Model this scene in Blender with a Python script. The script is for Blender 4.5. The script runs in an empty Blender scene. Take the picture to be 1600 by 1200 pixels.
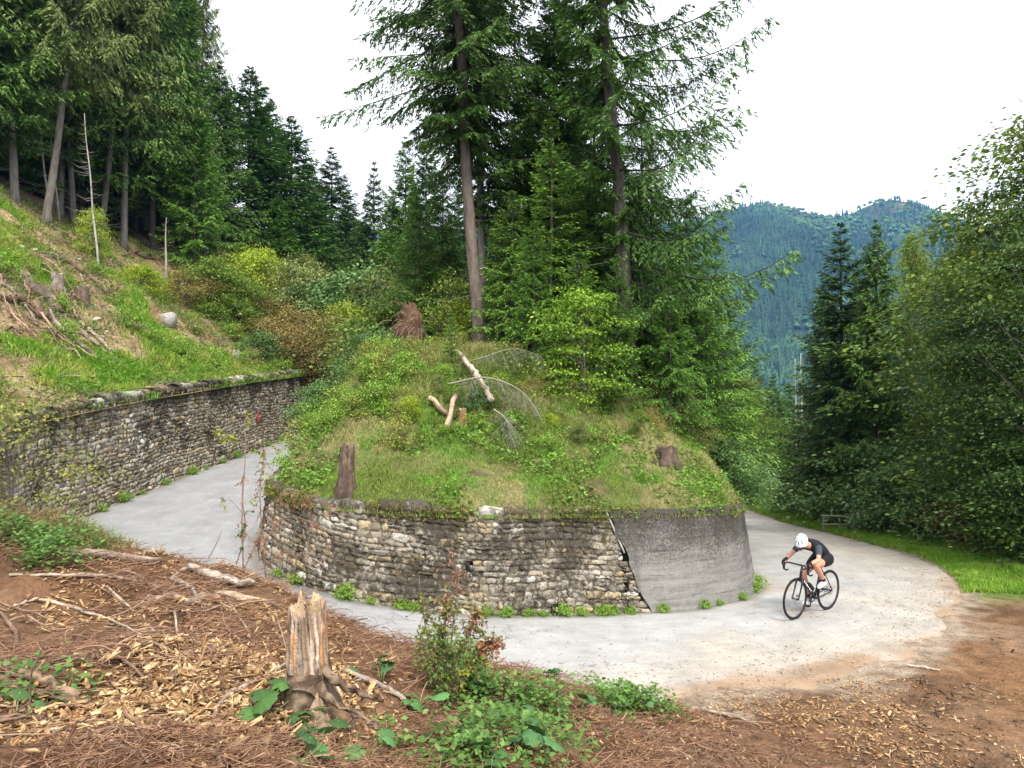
import bpy, math, random
import numpy as np
from mathutils import Vector, Matrix

sc = bpy.context.scene
COL = sc.collection
R_ = math.radians

# ------------------------------------------------------------------ camera, world, sun, exposure
F, CX, CY, HY = 1155.0, 800.0, 600.0, 633.0
CAMZ = 3.4
cam = bpy.data.cameras.new('camera'); camo = bpy.data.objects.new('camera', cam); COL.objects.link(camo)
cam.sensor_width = 36.0; cam.lens = F / 1600 * 36.0; cam.clip_start = 0.05; cam.clip_end = 9000
camo.location = (0, 0, CAMZ); camo.rotation_euler = (R_(90) + math.atan((HY - CY) / F), 0, 0)
sc.camera = camo

SUN_EL, SUN_AZ = R_(50), R_(162)          # azimuth measured clockwise from +Y
w = bpy.data.worlds.new('World'); sc.world = w; w.use_nodes = True
nt = w.node_tree; nt.nodes.clear()
out = nt.nodes.new('ShaderNodeOutputWorld'); bg = nt.nodes.new('ShaderNodeBackground')
sky = nt.nodes.new('ShaderNodeTexSky'); sky.sky_type = 'NISHITA'; sky.sun_disc = False
sky.sun_elevation = SUN_EL; sky.sun_rotation = SUN_AZ; sky.dust_density = 4.0; sky.air_density = 1.0
hs = nt.nodes.new('ShaderNodeHueSaturation'); hs.inputs['Saturation'].default_value = 0.12
mxc = nt.nodes.new('ShaderNodeMix'); mxc.data_type = 'RGBA'; mxc.inputs['Factor'].default_value = 0.72
tc = nt.nodes.new('ShaderNodeTexCoord'); ns = nt.nodes.new('ShaderNodeTexNoise'); ns.inputs['Scale'].default_value = 2.2
ns.inputs['Detail'].default_value = 5
cr_ = nt.nodes.new('ShaderNodeValToRGB')
cr_.color_ramp.elements[0].color = (9.2, 9.3, 9.5, 1); cr_.color_ramp.elements[1].color = (11.5, 11.5, 11.5, 1)
cr_.color_ramp.elements[0].position = .35; cr_.color_ramp.elements[1].position = .65
nt.links.new(tc.outputs['Generated'], ns.inputs['Vector']); nt.links.new(ns.outputs['Fac'], cr_.inputs['Fac'])
nt.links.new(sky.outputs[0], hs.inputs['Color']); nt.links.new(hs.outputs[0], mxc.inputs[6])
nt.links.new(cr_.outputs[0], mxc.inputs[7]); nt.links.new(mxc.outputs[2], bg.inputs['Color'])
bg.inputs['Strength'].default_value = 0.12
nt.links.new(bg.outputs[0], out.inputs['Surface'])

sl = bpy.data.lights.new('sun', 'SUN'); sl.energy = 2.6; sl.angle = R_(14); sl.color = (1, .96, .88)
so = bpy.data.objects.new('sun', sl); COL.objects.link(so)
sd = Vector((math.sin(SUN_AZ) * math.cos(SUN_EL), math.cos(SUN_AZ) * math.cos(SUN_EL), math.sin(SUN_EL)))
so.rotation_euler = sd.to_track_quat('Z', 'Y').to_euler(); so.location = sd * 60
sc.view_settings.view_transform = 'Standard'; sc.view_settings.look = 'None'
sc.view_settings.exposure = 1.0; sc.view_settings.gamma = 1.0
sc.cycles.max_bounces = 5; sc.cycles.diffuse_bounces = 3; sc.cycles.glossy_bounces = 2
sc.cycles.transmission_bounces = 3; sc.cycles.transparent_max_bounces = 4
sc.cycles.use_adaptive_sampling = True

# ------------------------------------------------------------------ maths helpers
def rg(s): return np.random.default_rng(s)

def _h(ix, iy, s):
    n = (ix.astype(np.int64) * 374761393 + iy.astype(np.int64) * 668265263 + s * 1442695041) & 0x7fffffff
    n = ((n ^ (n >> 13)) * 1274126177) & 0x7fffffff
    return ((n ^ (n >> 16)) & 0xffff) / 65535.0

def vnoise(x, y, s=0):
    x = np.asarray(x, float); y = np.asarray(y, float)
    ix = np.floor(x); iy = np.floor(y); fx = x - ix; fy = y - iy
    fx = fx * fx * (3 - 2 * fx); fy = fy * fy * (3 - 2 * fy)
    a = _h(ix, iy, s); b = _h(ix + 1, iy, s); c = _h(ix, iy + 1, s); d = _h(ix + 1, iy + 1, s)
    return (a * (1 - fx) + b * fx) * (1 - fy) + (c * (1 - fx) + d * fx) * fy

def fbm(x, y, s=0, o=4):
    v = 0; a = .5
    for i in range(o):
        v = v + a * (vnoise(np.asarray(x) * 2 ** i, np.asarray(y) * 2 ** i, s + i * 17) - .5); a *= .5
    return v * 2

def sstep(a, b, x):
    t = np.clip((np.asarray(x, float) - a) / (b - a), 0, 1); return t * t * (3 - 2 * t)

def nrm(v): return v / np.maximum(np.linalg.norm(v, axis=-1, keepdims=True), 1e-9)

def mix(a, b, t):
    t = np.asarray(t)[..., None]; return np.asarray(a) * (1 - t) + np.asarray(b) * t

def crom(pts, n=10):
    p = np.asarray(pts, float); p = np.vstack([2 * p[0] - p[1], p, 2 * p[-1] - p[-2]]); o = []
    for i in range(1, len(p) - 2):
        for k in range(n):
            t = k / n
            o.append(.5 * (2 * p[i] + (p[i + 1] - p[i - 1]) * t + (2 * p[i - 1] - 5 * p[i] + 4 * p[i + 1] - p[i + 2]) * t * t
                           + (3 * p[i] - p[i - 1] - 3 * p[i + 1] + p[i + 2]) * t ** 3))
    o.append(p[-2]); return np.array(o)

def pol(pts, x, y):
    """inside polygon"""
    ins = np.zeros(np.shape(x), bool); n = len(pts); j = n - 1
    for i in range(n):
        xi, yi = pts[i][:2]; xj, yj = pts[j][:2]
        if yi != yj:
            ins ^= ((yi > y) != (yj > y)) & (x < (xj - xi) * (y - yi) / (yj - yi) + xi)
        j = i
    return ins

def near(curve, x, y):
    """distance to polyline, index parameter"""
    x = np.asarray(x, float).ravel(); y = np.asarray(y, float).ravel()
    best = np.full(x.shape, 1e18); par = np.zeros(x.shape)
    A = curve[:-1, :2]; B = curve[1:, :2] - A; BB = (B * B).sum(1) + 1e-12
    for i in range(len(A)):
        t = np.clip(((x - A[i, 0]) * B[i, 0] + (y - A[i, 1]) * B[i, 1]) / BB[i], 0, 1)
        d = (x - A[i, 0] - t * B[i, 0]) ** 2 + (y - A[i, 1] - t * B[i, 1]) ** 2
        m = d < best; best[m] = d[m]; par[m] = i + t[m]
    return np.sqrt(best), par

# ------------------------------------------------------------------ mesh helpers
def tag(o, label=None, cat=None, group=None, kind=None):
    if label: o['label'] = label
    if cat: o['category'] = cat
    if group: o['group'] = group
    if kind: o['kind'] = kind
    return o

def empty(name, loc=(0, 0, 0), rz=0, label=None, cat=None, group=None):
    o = bpy.data.objects.new(name, None); o.location = loc; o.rotation_euler = (0, 0, rz); o.empty_display_size = .2
    COL.objects.link(o); return tag(o, label, cat, group)

def link(name, me, mat, parent=None):
    if mat is not None and not me.materials: me.materials.append(mat)
    o = bpy.data.objects.new(name, me); COL.objects.link(o)
    if parent is not None: o.parent = parent
    return o

def mesh(name, V, faces, col=None, smooth=False, uv=None):
    """V (N,3); faces list of int arrays (M,k); col (N,3) albedo"""
    V = np.asarray(V, np.float32).reshape(-1, 3)
    faces = [np.asarray(f, np.int32) for f in (faces if isinstance(faces, (list, tuple)) else [faces]) if len(f)]
    me = bpy.data.meshes.new(name); me.vertices.add(len(V)); me.vertices.foreach_set('co', V.ravel())
    nl = sum(f.size for f in faces); npoly = sum(len(f) for f in faces)
    me.loops.add(nl); me.polygons.add(npoly)
    me.loops.foreach_set('vertex_index', np.concatenate([f.ravel() for f in faces]))
    tot = np.concatenate([np.full(len(f), f.shape[1], np.int32) for f in faces])
    st = np.concatenate([[0], np.cumsum(tot)[:-1]]).astype(np.int32)
    me.polygons.foreach_set('loop_start', st); me.polygons.foreach_set('loop_total', tot)
    if smooth: me.polygons.foreach_set('use_smooth', np.ones(npoly, bool))
    me.update(calc_edges=True)
    if col is not None:
        c = np.ones((len(V), 4), np.float32); c[:, :3] = col
        a = me.color_attributes.new('Col', 'FLOAT_COLOR', 'POINT'); a.data.foreach_set('color', c.ravel())
    if uv is not None:
        a = me.attributes.new('st', 'FLOAT2', 'POINT'); a.data.foreach_set('vector', np.asarray(uv, np.float32).ravel())
    return me

class MB:
    """collects pieces of ONE mesh"""
    def __init__(s): s.V = []; s.F = []; s.C = []; s.n = 0
    def add(s, V, Fs, col=(.5, .5, .5)):
        V = np.asarray(V, float).reshape(-1, 3)
        for f in (Fs if isinstance(Fs, (list, tuple)) else [Fs]):
            if len(f): s.F.append(np.asarray(f, np.int64) + s.n)
        c = np.asarray(col, float)
        s.C.append(np.broadcast_to(c, (len(V), 3)) if c.ndim == 1 else c); s.V.append(V); s.n += len(V); return s
    def build(s, name, mat, parent=None, smooth=False):
        tri = [f for f in s.F if f.shape[1] == 3]; qd = [f for f in s.F if f.shape[1] == 4]
        fs = ([np.vstack(tri)] if tri else []) + ([np.vstack(qd)] if qd else [])
        return link(name, mesh(name, np.vstack(s.V), fs, np.vstack(s.C), smooth), mat, parent)

def grid_faces(nu, nv, loop=False):
    """index [i*nv+j]"""
    i = np.arange(nu - 1)[:, None]; j = np.arange(nv if loop else nv - 1)[None, :]; j2 = (j + 1) % nv
    return np.stack([i * nv + j, i * nv + j2, (i + 1) * nv + j2, (i + 1) * nv + j], -1).reshape(-1, 4)

def tubes(P, Rr, m=5, cap=True):
    """P (N,K,3), Rr (N,K)"""
    P = np.asarray(P, float); 
    if P.ndim == 2: P = P[None]
    N, K, _ = P.shape
    Rr = np.broadcast_to(np.asarray(Rr, float), (N, K))
    T = np.empty_like(P); T[:, 1:-1] = P[:, 2:] - P[:, :-2]; T[:, 0] = P[:, 1] - P[:, 0]; T[:, -1] = P[:, -1] - P[:, -2]
    T = nrm(T); m0 = nrm(P[:, -1] - P[:, 0])
    ref = np.where(np.abs(m0[:, 2:3]) > .8, np.array([[1., 0.1, 0]]), np.array([[0., 0.1, 1.]]))[:, None, :]
    U = nrm(np.cross(T, np.broadcast_to(ref, T.shape))); W = np.cross(T, U)
    a = np.arange(m) * 2 * np.pi / m
    V = P[:, :, None] + Rr[:, :, None, None] * (np.cos(a)[None, None, :, None] * U[:, :, None] + np.sin(a)[None, None, :, None] * W[:, :, None])
    V = V.reshape(-1, 3); f = grid_faces(K, m, True)
    Fq = (f[None] + (np.arange(N) * K * m)[:, None, None]).reshape(-1, 4)
    fs = [Fq]
    if cap:
        c0 = P[:, 0]; c1 = P[:, -1]; base = len(V); V = np.vstack([V, c0, c1])
        k = np.arange(N)[:, None]; j = np.arange(m)[None]; j2 = (j + 1) % m
        t0 = np.stack([k * K * m + j2, k * K * m + j, base + k + 0 * j], -1).reshape(-1, 3)
        o = k * K * m + (K - 1) * m
        t1 = np.stack([o + j, o + j2, base + N + k + 0 * j], -1).reshape(-1, 3); fs.append(np.vstack([t0, t1]))
    return V, fs

def tube(pts, r, m=8, n=6):
    p = crom(pts, n) if len(pts) > 2 else np.linspace(pts[0], pts[-1], 4)
    if np.ndim(r): r = np.interp(np.linspace(0, 1, len(p)), np.linspace(0, 1, len(r)), r)
    else: r = np.full(len(p), r)
    return tubes(p[None], r[None], m)

def rhombi(c, d, n, L, W):
    """leaf quads: base c, direction d, normal n"""
    s = nrm(np.cross(d, n)); L = np.asarray(L)[:, None]; W = np.asarray(W)[:, None]; n2 = nrm(np.cross(s, d))
    V = np.stack([c, c + d * L * .45 + s * W * .5 + n2 * W * .12, c + d * L, c + d * L * .45 - s * W * .5 + n2 * W * .12], 1)
    return V.reshape(-1, 3), np.arange(len(c) * 4).reshape(-1, 4)

def rep4(c): return np.repeat(c, 4, axis=0)

def box(cx, cy, cz, sx, sy, sz, M=None, bev=0):
    v = np.array([[x, y, z] for z in (-.5, .5) for y in (-.5, .5) for x in (-.5, .5)]) * [sx, sy, sz] + [cx, cy, cz]
    f = np.array([[0, 2, 3, 1], [4, 5, 7, 6], [0, 1, 5, 4], [2, 6, 7, 3], [0, 4, 6, 2], [1, 3, 7, 5]])
    return v, [f]

# ------------------------------------------------------------------ materials
def newmat(name):
    m = bpy.data.materials.new(name); m.use_nodes = True; t = m.node_tree; t.nodes.clear()
    o = t.nodes.new('ShaderNodeOutputMaterial'); return m, t, o

def N(t, k, **kw):
    n = t.nodes.new(k)
    for a, b in kw.items():
        if a in n.inputs: n.inputs[a].default_value = b
        else: setattr(n, a, b)
    return n

def attr_mat(name, rough=.8, spec=.2, transl=0, ns=8, amt=.35, bump=.3, bscale=None, stretch=None, dist=.02):
    m, t, o = newmat(name)
    a = N(t, 'ShaderNodeAttribute', attribute_name='Col')
    tc = N(t, 'ShaderNodeTexCoord'); mp = N(t, 'ShaderNodeMapping')
    if stretch: mp.inputs['Scale'].default_value = stretch
    t.links.new(tc.outputs['Object'], mp.inputs['Vector'])
    n1 = N(t, 'ShaderNodeTexNoise'); n1.inputs['Scale'].default_value = ns; n1.inputs['Detail'].default_value = 6; n1.inputs['Roughness'].default_value = .65
    t.links.new(mp.outputs[0], n1.inputs['Vector'])
    mr = N(t, 'ShaderNodeMapRange'); mr.inputs[1].default_value = .3; mr.inputs[2].default_value = .7
    mr.inputs[3].default_value = 1 - amt; mr.inputs[4].default_value = 1 + amt
    t.links.new(n1.outputs['Fac'], mr.inputs[0])
    mu = N(t, 'ShaderNodeVectorMath', operation='SCALE'); t.links.new(a.outputs['Color'], mu.inputs[0]); t.links.new(mr.outputs[0], mu.inputs['Scale'])
    p = N(t, 'ShaderNodeBsdfPrincipled'); p.inputs['Roughness'].default_value = rough; p.inputs['Specular IOR Level'].default_value = spec
    t.links.new(mu.outputs[0], p.inputs['Base Color']); last = p.outputs[0]
    if bump:
        n2 = N(t, 'ShaderNodeTexNoise'); n2.inputs['Scale'].default_value = bscale or ns * 4; n2.inputs['Detail'].default_value = 5
        t.links.new(mp.outputs[0], n2.inputs['Vector'])
        b = N(t, 'ShaderNodeBump'); b.inputs['Strength'].default_value = bump; b.inputs['Distance'].default_value = dist
        t.links.new(n2.outputs['Fac'], b.inputs['Height']); t.links.new(b.outputs[0], p.inputs['Normal'])
    if transl:
        tr = N(t, 'ShaderNodeBsdfTranslucent'); t.links.new(mu.outputs[0], tr.inputs['Color'])
        ms = N(t, 'ShaderNodeMixShader'); ms.inputs[0].default_value = transl
        t.links.new(last, ms.inputs[1]); t.links.new(tr.outputs[0], ms.inputs[2]); last = ms.outputs[0]
    t.links.new(last, o.inputs['Surface']); return m

def flat_mat(name, col, rough=.5, spec=.5, metal=0, ns=30, amt=.1, bump=0):
    m, t, o = newmat(name)
    p = N(t, 'ShaderNodeBsdfPrincipled'); p.inputs['Roughness'].default_value = rough
    p.inputs['Specular IOR Level'].default_value = spec; p.inputs['Metallic'].default_value = metal
    tc = N(t, 'ShaderNodeTexCoord'); n1 = N(t, 'ShaderNodeTexNoise'); n1.inputs['Scale'].default_value = ns
    t.links.new(tc.outputs['Object'], n1.inputs['Vector'])
    mx = N(t, 'ShaderNodeMix', data_type='RGBA'); mx.inputs[6].default_value = tuple(c * (1 - amt) for c in col) + (1,)
    mx.inputs[7].default_value = tuple(min(1, c * (1 + amt)) for c in col) + (1,)
    t.links.new(n1.outputs['Fac'], mx.inputs[0]); t.links.new(mx.outputs[2], p.inputs['Base Color'])
    if bump:
        b = N(t, 'ShaderNodeBump'); b.inputs['Strength'].default_value = bump; b.inputs['Distance'].default_value = .01
        t.links.new(n1.outputs['Fac'], b.inputs['Height']); t.links.new(b.outputs[0], p.inputs['Normal'])
    t.links.new(p.outputs[0], o.inputs['Surface']); return m

M_leaf = attr_mat('leaf', .5, .35, .28, ns=3, amt=.2, bump=0)
M_needle = attr_mat('needle', .6, .25, .12, ns=1.2, amt=.22, bump=0)
M_bark = attr_mat('bark', .9, .15, 0, ns=9, amt=.45, bump=.9, stretch=(1, 1, .25), dist=.03)
M_wood = attr_mat('weathered_wood', .8, .2, 0, ns=14, amt=.4, bump=.8, dist=.012)
M_twig = attr_mat('twig', .85, .15, 0, ns=20, amt=.3, bump=0)
M_ground = attr_mat('ground', .95, .1, 0, ns=5, amt=.42, bump=1.0, bscale=28, dist=.05)
M_far = attr_mat('far_forest', .9, .1, 0, ns=.02, amt=.25, bump=0)
M_grass = attr_mat('grass', .6, .25, .3, ns=1.5, amt=.2, bump=0)

# ------------------------------------------------------------------ the hairpin: paired inner and outer road edges
PAIR = [((9.0, 48), (13.2, 48), -2.6), ((6.9, 30), (10.6, 30), -1.2), ((5.6, 21), (9.9, 22), -.5), ((4.95, 17), (9.75, 18), -.25),
        ((4.74, 14.8), (8.95, 15.2), -.08), ((4.2, 13.3), (7.75, 12.9), 0), ((3.1, 12.5), (6.15, 11.0), 0), ((2.0, 12.15), (4.5, 9.65), .02),
        ((1.0, 11.9), (3, 8.9), .05), ((-.3, 11.6), (1.0, 8.45), .12), ((-1.5, 11.4), (-1.2, 8.3), .27), ((-2.6, 11.4), (-3.4, 8.3), .47),
        ((-3.7, 11.9), (-5.5, 9.0), .66), ((-4.4, 12.9), (-7.2, 10.3), .86), ((-4.65, 14.5), (-8.2, 12.5), 1.02), ((-4.7, 17), (-8.5, 15.2), 1.22),
        ((-4.75, 20), (-8.5, 18.5), 1.5), ((-4.8, 25), (-8.5, 24.5), 1.92), ((-5, 30), (-8.5, 30), 2.33), ((-5, 34.5), (-8.6, 34.5), 2.68),
        ((-4, 47), (-8, 47), 3.6)]
ZT = [-1.2, .2, .95, 1.25, 1.5, 1.55, 1.6, 1.63, 1.66, 1.7, 1.78, 1.85, 1.93, 2.0, 2.1, 2.2, 2.3, 2.5, 2.8, 3.1, 3.8]   # island wall top
NS = 12
INN = crom([(a[0], a[1], z) for a, b, z in PAIR], NS)
OUT = crom([(b[0], b[1], z) for a, b, z in PAIR], NS)
ZTOP = crom([(z, 0) for z in ZT], NS)[:, 0]
OPOL = np.vstack([OUT[:, :2]]); IPOL = INN[:, :2]

# control points of the near bank, (image ray u, v at depth d) -> world
def W(px, py, d): return ((px - CX) / F * d, d, CAMZ + (HY - py) / F * d)
bc = [W(*a) for a in [(430, 908, 7.4), (560, 974, 7.4), (700, 1028, 7.4), (860, 1050, 7.5), (950, 1080, 7.8), (1040, 1090, 8.4), (380, 885, 7.5),
     (300, 868, 7.6), (200, 850, 7.6), (100, 820, 8), (300, 1000, 5.1), (300, 1200, 3.1), (0, 1200, 2.9), (500, 1120, 4.5), (600, 1050, 5.5),
     (700, 1100, 5.2), (800, 1150, 5), (800, 1200, 4.3), (900, 1130, 5.8), (1000, 1200, 5.2), (1100, 1130, 7), (1200, 1200, 6.2),
     (1400, 1200, 6.7), (1600, 1200, 6.9), (1400, 1100, 8.4), (1600, 1100, 8.4), (100, 1000, 5.2), (450, 1000, 5.6), (0, 800, 7.8), (-80, 750, 7.5)]]
bc += [(0, 0, 1.8), (-4, 0, 2.2), (4, 0, 1.3), (8, 0, .7), (8, 4, .1), (12, 4, .05), (12, 10, .02), (16, 8, -.1), (-9, 2, 3), (-10, 7, 3.2), (-5, 4, 2.15), (11, 13, 0.02)]
bc = np.array(bc)
def _tps(r): return np.where(r > 1e-6, r * r * np.log(np.maximum(r, 1e-6)), 0)
_A = _tps(np.linalg.norm(bc[:, None, :2] - bc[None, :, :2], axis=2)) + np.eye(len(bc)) * .02
_P = np.hstack([np.ones((len(bc), 1)), bc[:, :2]])
_S = np.linalg.solve(np.block([[_A, _P], [_P.T, np.zeros((3, 3))]]), np.concatenate([bc[:, 2], np.zeros(3)]))
def bank_rbf(x, y):
    r = 0
    for i, b in enumerate(bc): r = r + _S[i] * _tps(np.hypot(x - b[0], y - b[1]))
    return r + _S[-3] + _S[-2] * x + _S[-1] * y

def G(x, y):
    """ground outside the road: foreground bank, dirt pull-out, right verge falling to the valley"""
    x = np.asarray(x, float); y = np.asarray(y, float); sh = x.shape
    x = x.ravel(); y = y.ravel()
    D, par = near(OUT, x, y); e = np.interp(par, np.arange(len(OUT)), OUT[:, 2]); ins = pol(OPOL, x, y)
    Fz = bank_rbf(x, np.clip(y, -2, 14))
    lump = fbm(x * 1.3, y * 1.3, 5, 4) * .16 + fbm(x * 6, y * 6, 9, 3) * .05
    flat = sstep(3.5, 6, x)
    front = e - .03 + (Fz - e + .03) * sstep(0.05, .95, D) + lump * (1 - .75 * flat) * sstep(.1, .8, D)
    Dr = np.maximum(D - 1.8, 0)
    right = e + .04 * sstep(0, .4, D) - .42 * Dr + .003 * Dr ** 2 * (Dr < 60) + fbm(x * .8, y * .8, 3, 3) * .12 * sstep(.5, 2, D)
    right = np.maximum(right, -40 - .05 * Dr)
    wgt = sstep(12.2, 14.2, y + .25 * (x - 9)) * (x > 0)
    z = front * (1 - wgt) + right * wgt
    z = np.where(ins, e - .03 - .25 * sstep(.25, .8, D), z)
    return z.reshape(sh)

def wall_top_left(y): return np.interp(y, [8, 10, 13, 18, 24.5, 31.7, 47, 90], [2.7, 2.95, 3.2, 3.72, 4.3, 4.85, 6.2, 9])
def left_edge(y): return np.interp(y, OUT[::-1, 1][:96], OUT[::-1, 0][:96])[()] if False else np.interp(y, LE[:, 1], LE[:, 0])
_k = 13 * NS + 4
LE = OUT[_k:]                                    # the line of the left wall, from the bend to the far end
def HL(x, y):
    """hillside above the left wall"""
    xe = np.interp(y, LE[:, 1], LE[:, 0]); D = np.maximum(xe - .35 - x, 0)
    z = wall_top_left(y) - .04 - .13 * sstep(.55, .1, D) + .10 * np.minimum(D, 1.2) + .60 * np.maximum(D - 1.2, 0) + .0035 * np.maximum(D - 4, 0) ** 2
    z = np.minimum(z, 70 + 0 * z)
    return z + fbm(x * .35, y * .35, 21, 4) * .8 * sstep(.6, 4, D) + fbm(x * 2.2, y * 2.2, 25, 3) * .16 * sstep(.2, 2, D)

def MD(x, y):
    """mound inside the hairpin"""
    x = np.asarray(x, float); y = np.asarray(y, float); sh = x.shape; x = x.ravel(); y = y.ravel()
    kk = 9 * NS; DA, pA_ = near(INN[:kk + 1], x, y); DB, pB_ = near(INN[kk:], x, y)
    eA = np.interp(pA_, np.arange(kk + 1), ZTOP[:kk + 1]); eB = np.interp(pB_, np.arange(len(INN) - kk), ZTOP[kk:])
    D = np.minimum(DA, DB); e = (eA * (DB + .01) + eB * (DA + .01)) / (DA + DB + .02)
    xl = -4.7; fx = np.interp(x, [-4.4, -2.6, 0, 3, 4.5], [12.9, 11.5, 11.6, 12.5, 14.2])
    Dy = np.maximum(y - fx, 0)
    cap = .42 * Dy + .15
    a = 1.9 * np.maximum(D - .2, 0); b = np.minimum(cap, 3.3 + .0 * cap); k = .35
    h = np.clip(.5 + .5 * (b - a) / k, 0, 1); r = b * (1 - h) + a * h - k * h * (1 - h)
    r = np.maximum(r, 0)
    top = 4.5 - .03 * np.maximum(y - 24, 0)
    z = np.minimum(e + r, top + .1 * fbm(x, y, 4, 2))
    z = z - .03 - .06 * sstep(.6, .3, D) + (fbm(x * 1.1, y * 1.1, 31, 4) * .48 + fbm(x * 5, y * 5, 35, 2) * .13) * sstep(.3, 1.4, D)
    return z.reshape(sh)

def hit(px, py, surf, d0=2.5, d1=60):
    """where the view ray meets a surface (used to measure positions off the photograph)"""
    d = np.linspace(d0, d1, 2600); x = (px - CX) / F * d; z = CAMZ + (HY - py) / F * d
    s = surf(x, d); k = np.nonzero(z < s)[0]
    i = k[0] if len(k) else len(d) - 1
    return np.array([x[i], d[i], s[i]])

# ------------------------------------------------------------------ ground sheets
def sheet(name, xs, ys, fn, colfn, mat=M_ground, keep=None):
    X, Y = np.meshgrid(xs, ys, indexing='ij'); Z = fn(X, Y)
    V = np.stack([X, Y, Z], -1).reshape(-1, 3); f = grid_faces(len(xs), len(ys))
    f = f[:, ::-1] if False else f
    if keep is not None:
        k = keep(X.ravel(), Y.ravel()); f = f[k[f].any(1)]
    o = link(name, mesh(name, V, [f[:, [0, 3, 2, 1]]], colfn(V[:, 0], V[:, 1], V[:, 2]), True), mat)
    o['kind'] = 'structure'; return o

SOIL = np.array([.15, .08, .042]); STRAW = np.array([.24, .175, .10]); GREEN = np.array([.085, .13, .028]); OCH = np.array([.26, .155, .07]); DARKS = np.array([.045, .03, .02])
def col_bank(x, y, z):
    n = fbm(x * .9, y * .9, 41, 4); n2 = fbm(x * 4, y * 4, 44, 3)
    c = mix(SOIL, [.20, .12, .07], sstep(-.3, .5, n)); c = mix(c, DARKS, sstep(.15, .6, n2) * .7)
    dirt = sstep(2.2, 6.5, x + .15 * (y - 8)) * sstep(13.8, 12.5, y)
    dc = mix([.175, .095, .05], [.25, .16, .10], sstep(-.2, .4, fbm(x * .5, y * .9, 47, 3)))
    dc = mix(dc, [.10, .06, .035], sstep(-.15, .35, fbm(x * .8 + 3, y * 1.3, 49, 4)) * .75)
    dc = mix(dc, [.235, .125, .055], sstep(4.2, 6.5, x) * sstep(11.5, 8.5, y) * .65)
    c = mix(c, dc, dirt)
    D, _ = near(OUT, x, y)
    dust = np.array([.37, .30, .225])
    c = mix(c, dust, sstep(.75, 0, D + .9 * n + .5 * n2) * .75 * sstep(.5, 2.5, x))
    c = mix(c, dust * .85, sstep(.12, .3, fbm(x * .45 + 1, y * 1.1, 48, 4)) * sstep(7.5, 9, x) * sstep(8, 10, y) * sstep(13.5, 12, y) * .8)
    g = mix([.10, .16, .03], [.19, .19, .07], sstep(-.3, .4, n))
    right = sstep(12.2, 13.6, y + .22 * (x - 9)) * (x > 2)
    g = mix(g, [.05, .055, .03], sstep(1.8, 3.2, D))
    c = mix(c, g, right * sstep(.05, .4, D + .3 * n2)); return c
print('ground')
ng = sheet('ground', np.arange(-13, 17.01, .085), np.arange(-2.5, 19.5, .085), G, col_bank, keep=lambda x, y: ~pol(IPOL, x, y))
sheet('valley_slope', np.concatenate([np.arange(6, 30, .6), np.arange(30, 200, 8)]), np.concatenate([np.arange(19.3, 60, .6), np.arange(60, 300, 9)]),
      lambda x, y: G(x, y) - .03, col_bank, keep=lambda x, y: x > 6)

def col_hill(x, y, z):
    n = fbm(x * .45, y * .45, 51, 4); n2 = fbm(x * 1.7, y * 1.7, 54, 4)
    xe = np.interp(y, LE[:, 1], LE[:, 0]); D = xe - x
    c = mix([.26, .16, .085], [.38, .28, .16], sstep(-.4, .4, n2)); c = mix(c, [.09, .055, .035], sstep(.15, .5, fbm(x * 3, y * 3, 57, 3)) * .6)
    g = mix([.075, .15, .02], [.19, .21, .06], sstep(-.3, .35, n2))
    gm = hill_green(x, y)
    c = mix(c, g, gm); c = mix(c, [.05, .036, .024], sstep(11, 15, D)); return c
def hill_green(x, y):
    n = fbm(x * .45, y * .45, 51, 4); xe = np.interp(y, LE[:, 1], LE[:, 0]); D = xe - x
    return np.clip(sstep(-.02, .22, n * 1.6 - .30 + .38 * sstep(3.4, .6, D) + .16 * sstep(18, 24, y)), 0, 1) * sstep(16, 11, D)
print('hillside')
xs = -np.concatenate([np.arange(4, 24, .16), np.arange(24, 110, 2)])[::-1]
ys = np.concatenate([np.arange(7.5, 44, .16), np.arange(44, 150, 2.2)])
def keep_h(x, y): return x < np.interp(y, LE[:, 1], LE[:, 0]) - .02
def HLc(x, y): return HL(np.minimum(x, np.interp(y, LE[:, 1], LE[:, 0]) - .3), y)
X, Y = np.meshgrid(xs, ys, indexing='ij')
# hillside as a parametric sheet: t away from the wall
tt = np.concatenate([np.arange(.05, 16, .14), np.arange(16, 100, 2)])
XE = np.interp(ys, LE[:, 1], LE[:, 0]); X = XE[:, None] - .12 - tt[None]; Y = ys[:, None] + 0 * X
V = np.stack([X, Y, HL(X, Y)], -1).reshape(-1, 3)
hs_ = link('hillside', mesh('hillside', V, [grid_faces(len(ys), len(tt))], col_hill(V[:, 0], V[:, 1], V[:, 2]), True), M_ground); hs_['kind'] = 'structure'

def mound_cols(x, y, z):
    n = fbm(x * .8, y * .8, 61, 4); n2 = fbm(x * 3.1, y * 3.1, 64, 4)
    c = mix([.095, .115, .03], [.21, .185, .085], sstep(-.3, .4, n)); c = mix(c, [.085, .15, .025], sstep(.0, .5, n2) * .8)
    c = mix(c, [.10, .065, .04], sstep(.2, .5, fbm(x * 1.6 + 7, y * 1.6, 67, 4)) * .75)
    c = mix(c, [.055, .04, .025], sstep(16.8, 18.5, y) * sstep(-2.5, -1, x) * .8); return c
print('mound')
# mound: rows follow the wall, running inwards; a plain grid with a mask closes on the wall top
xs = np.arange(-5.6, 9.6, .11); ys = np.arange(11, 47, .11)
def keep_m(x, y):
    D, _ = near(INN, x, y); return pol(IPOL, x, y) & (D > .30)
sheet('mound', xs, ys, MD, mound_cols, keep=keep_m)

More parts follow.
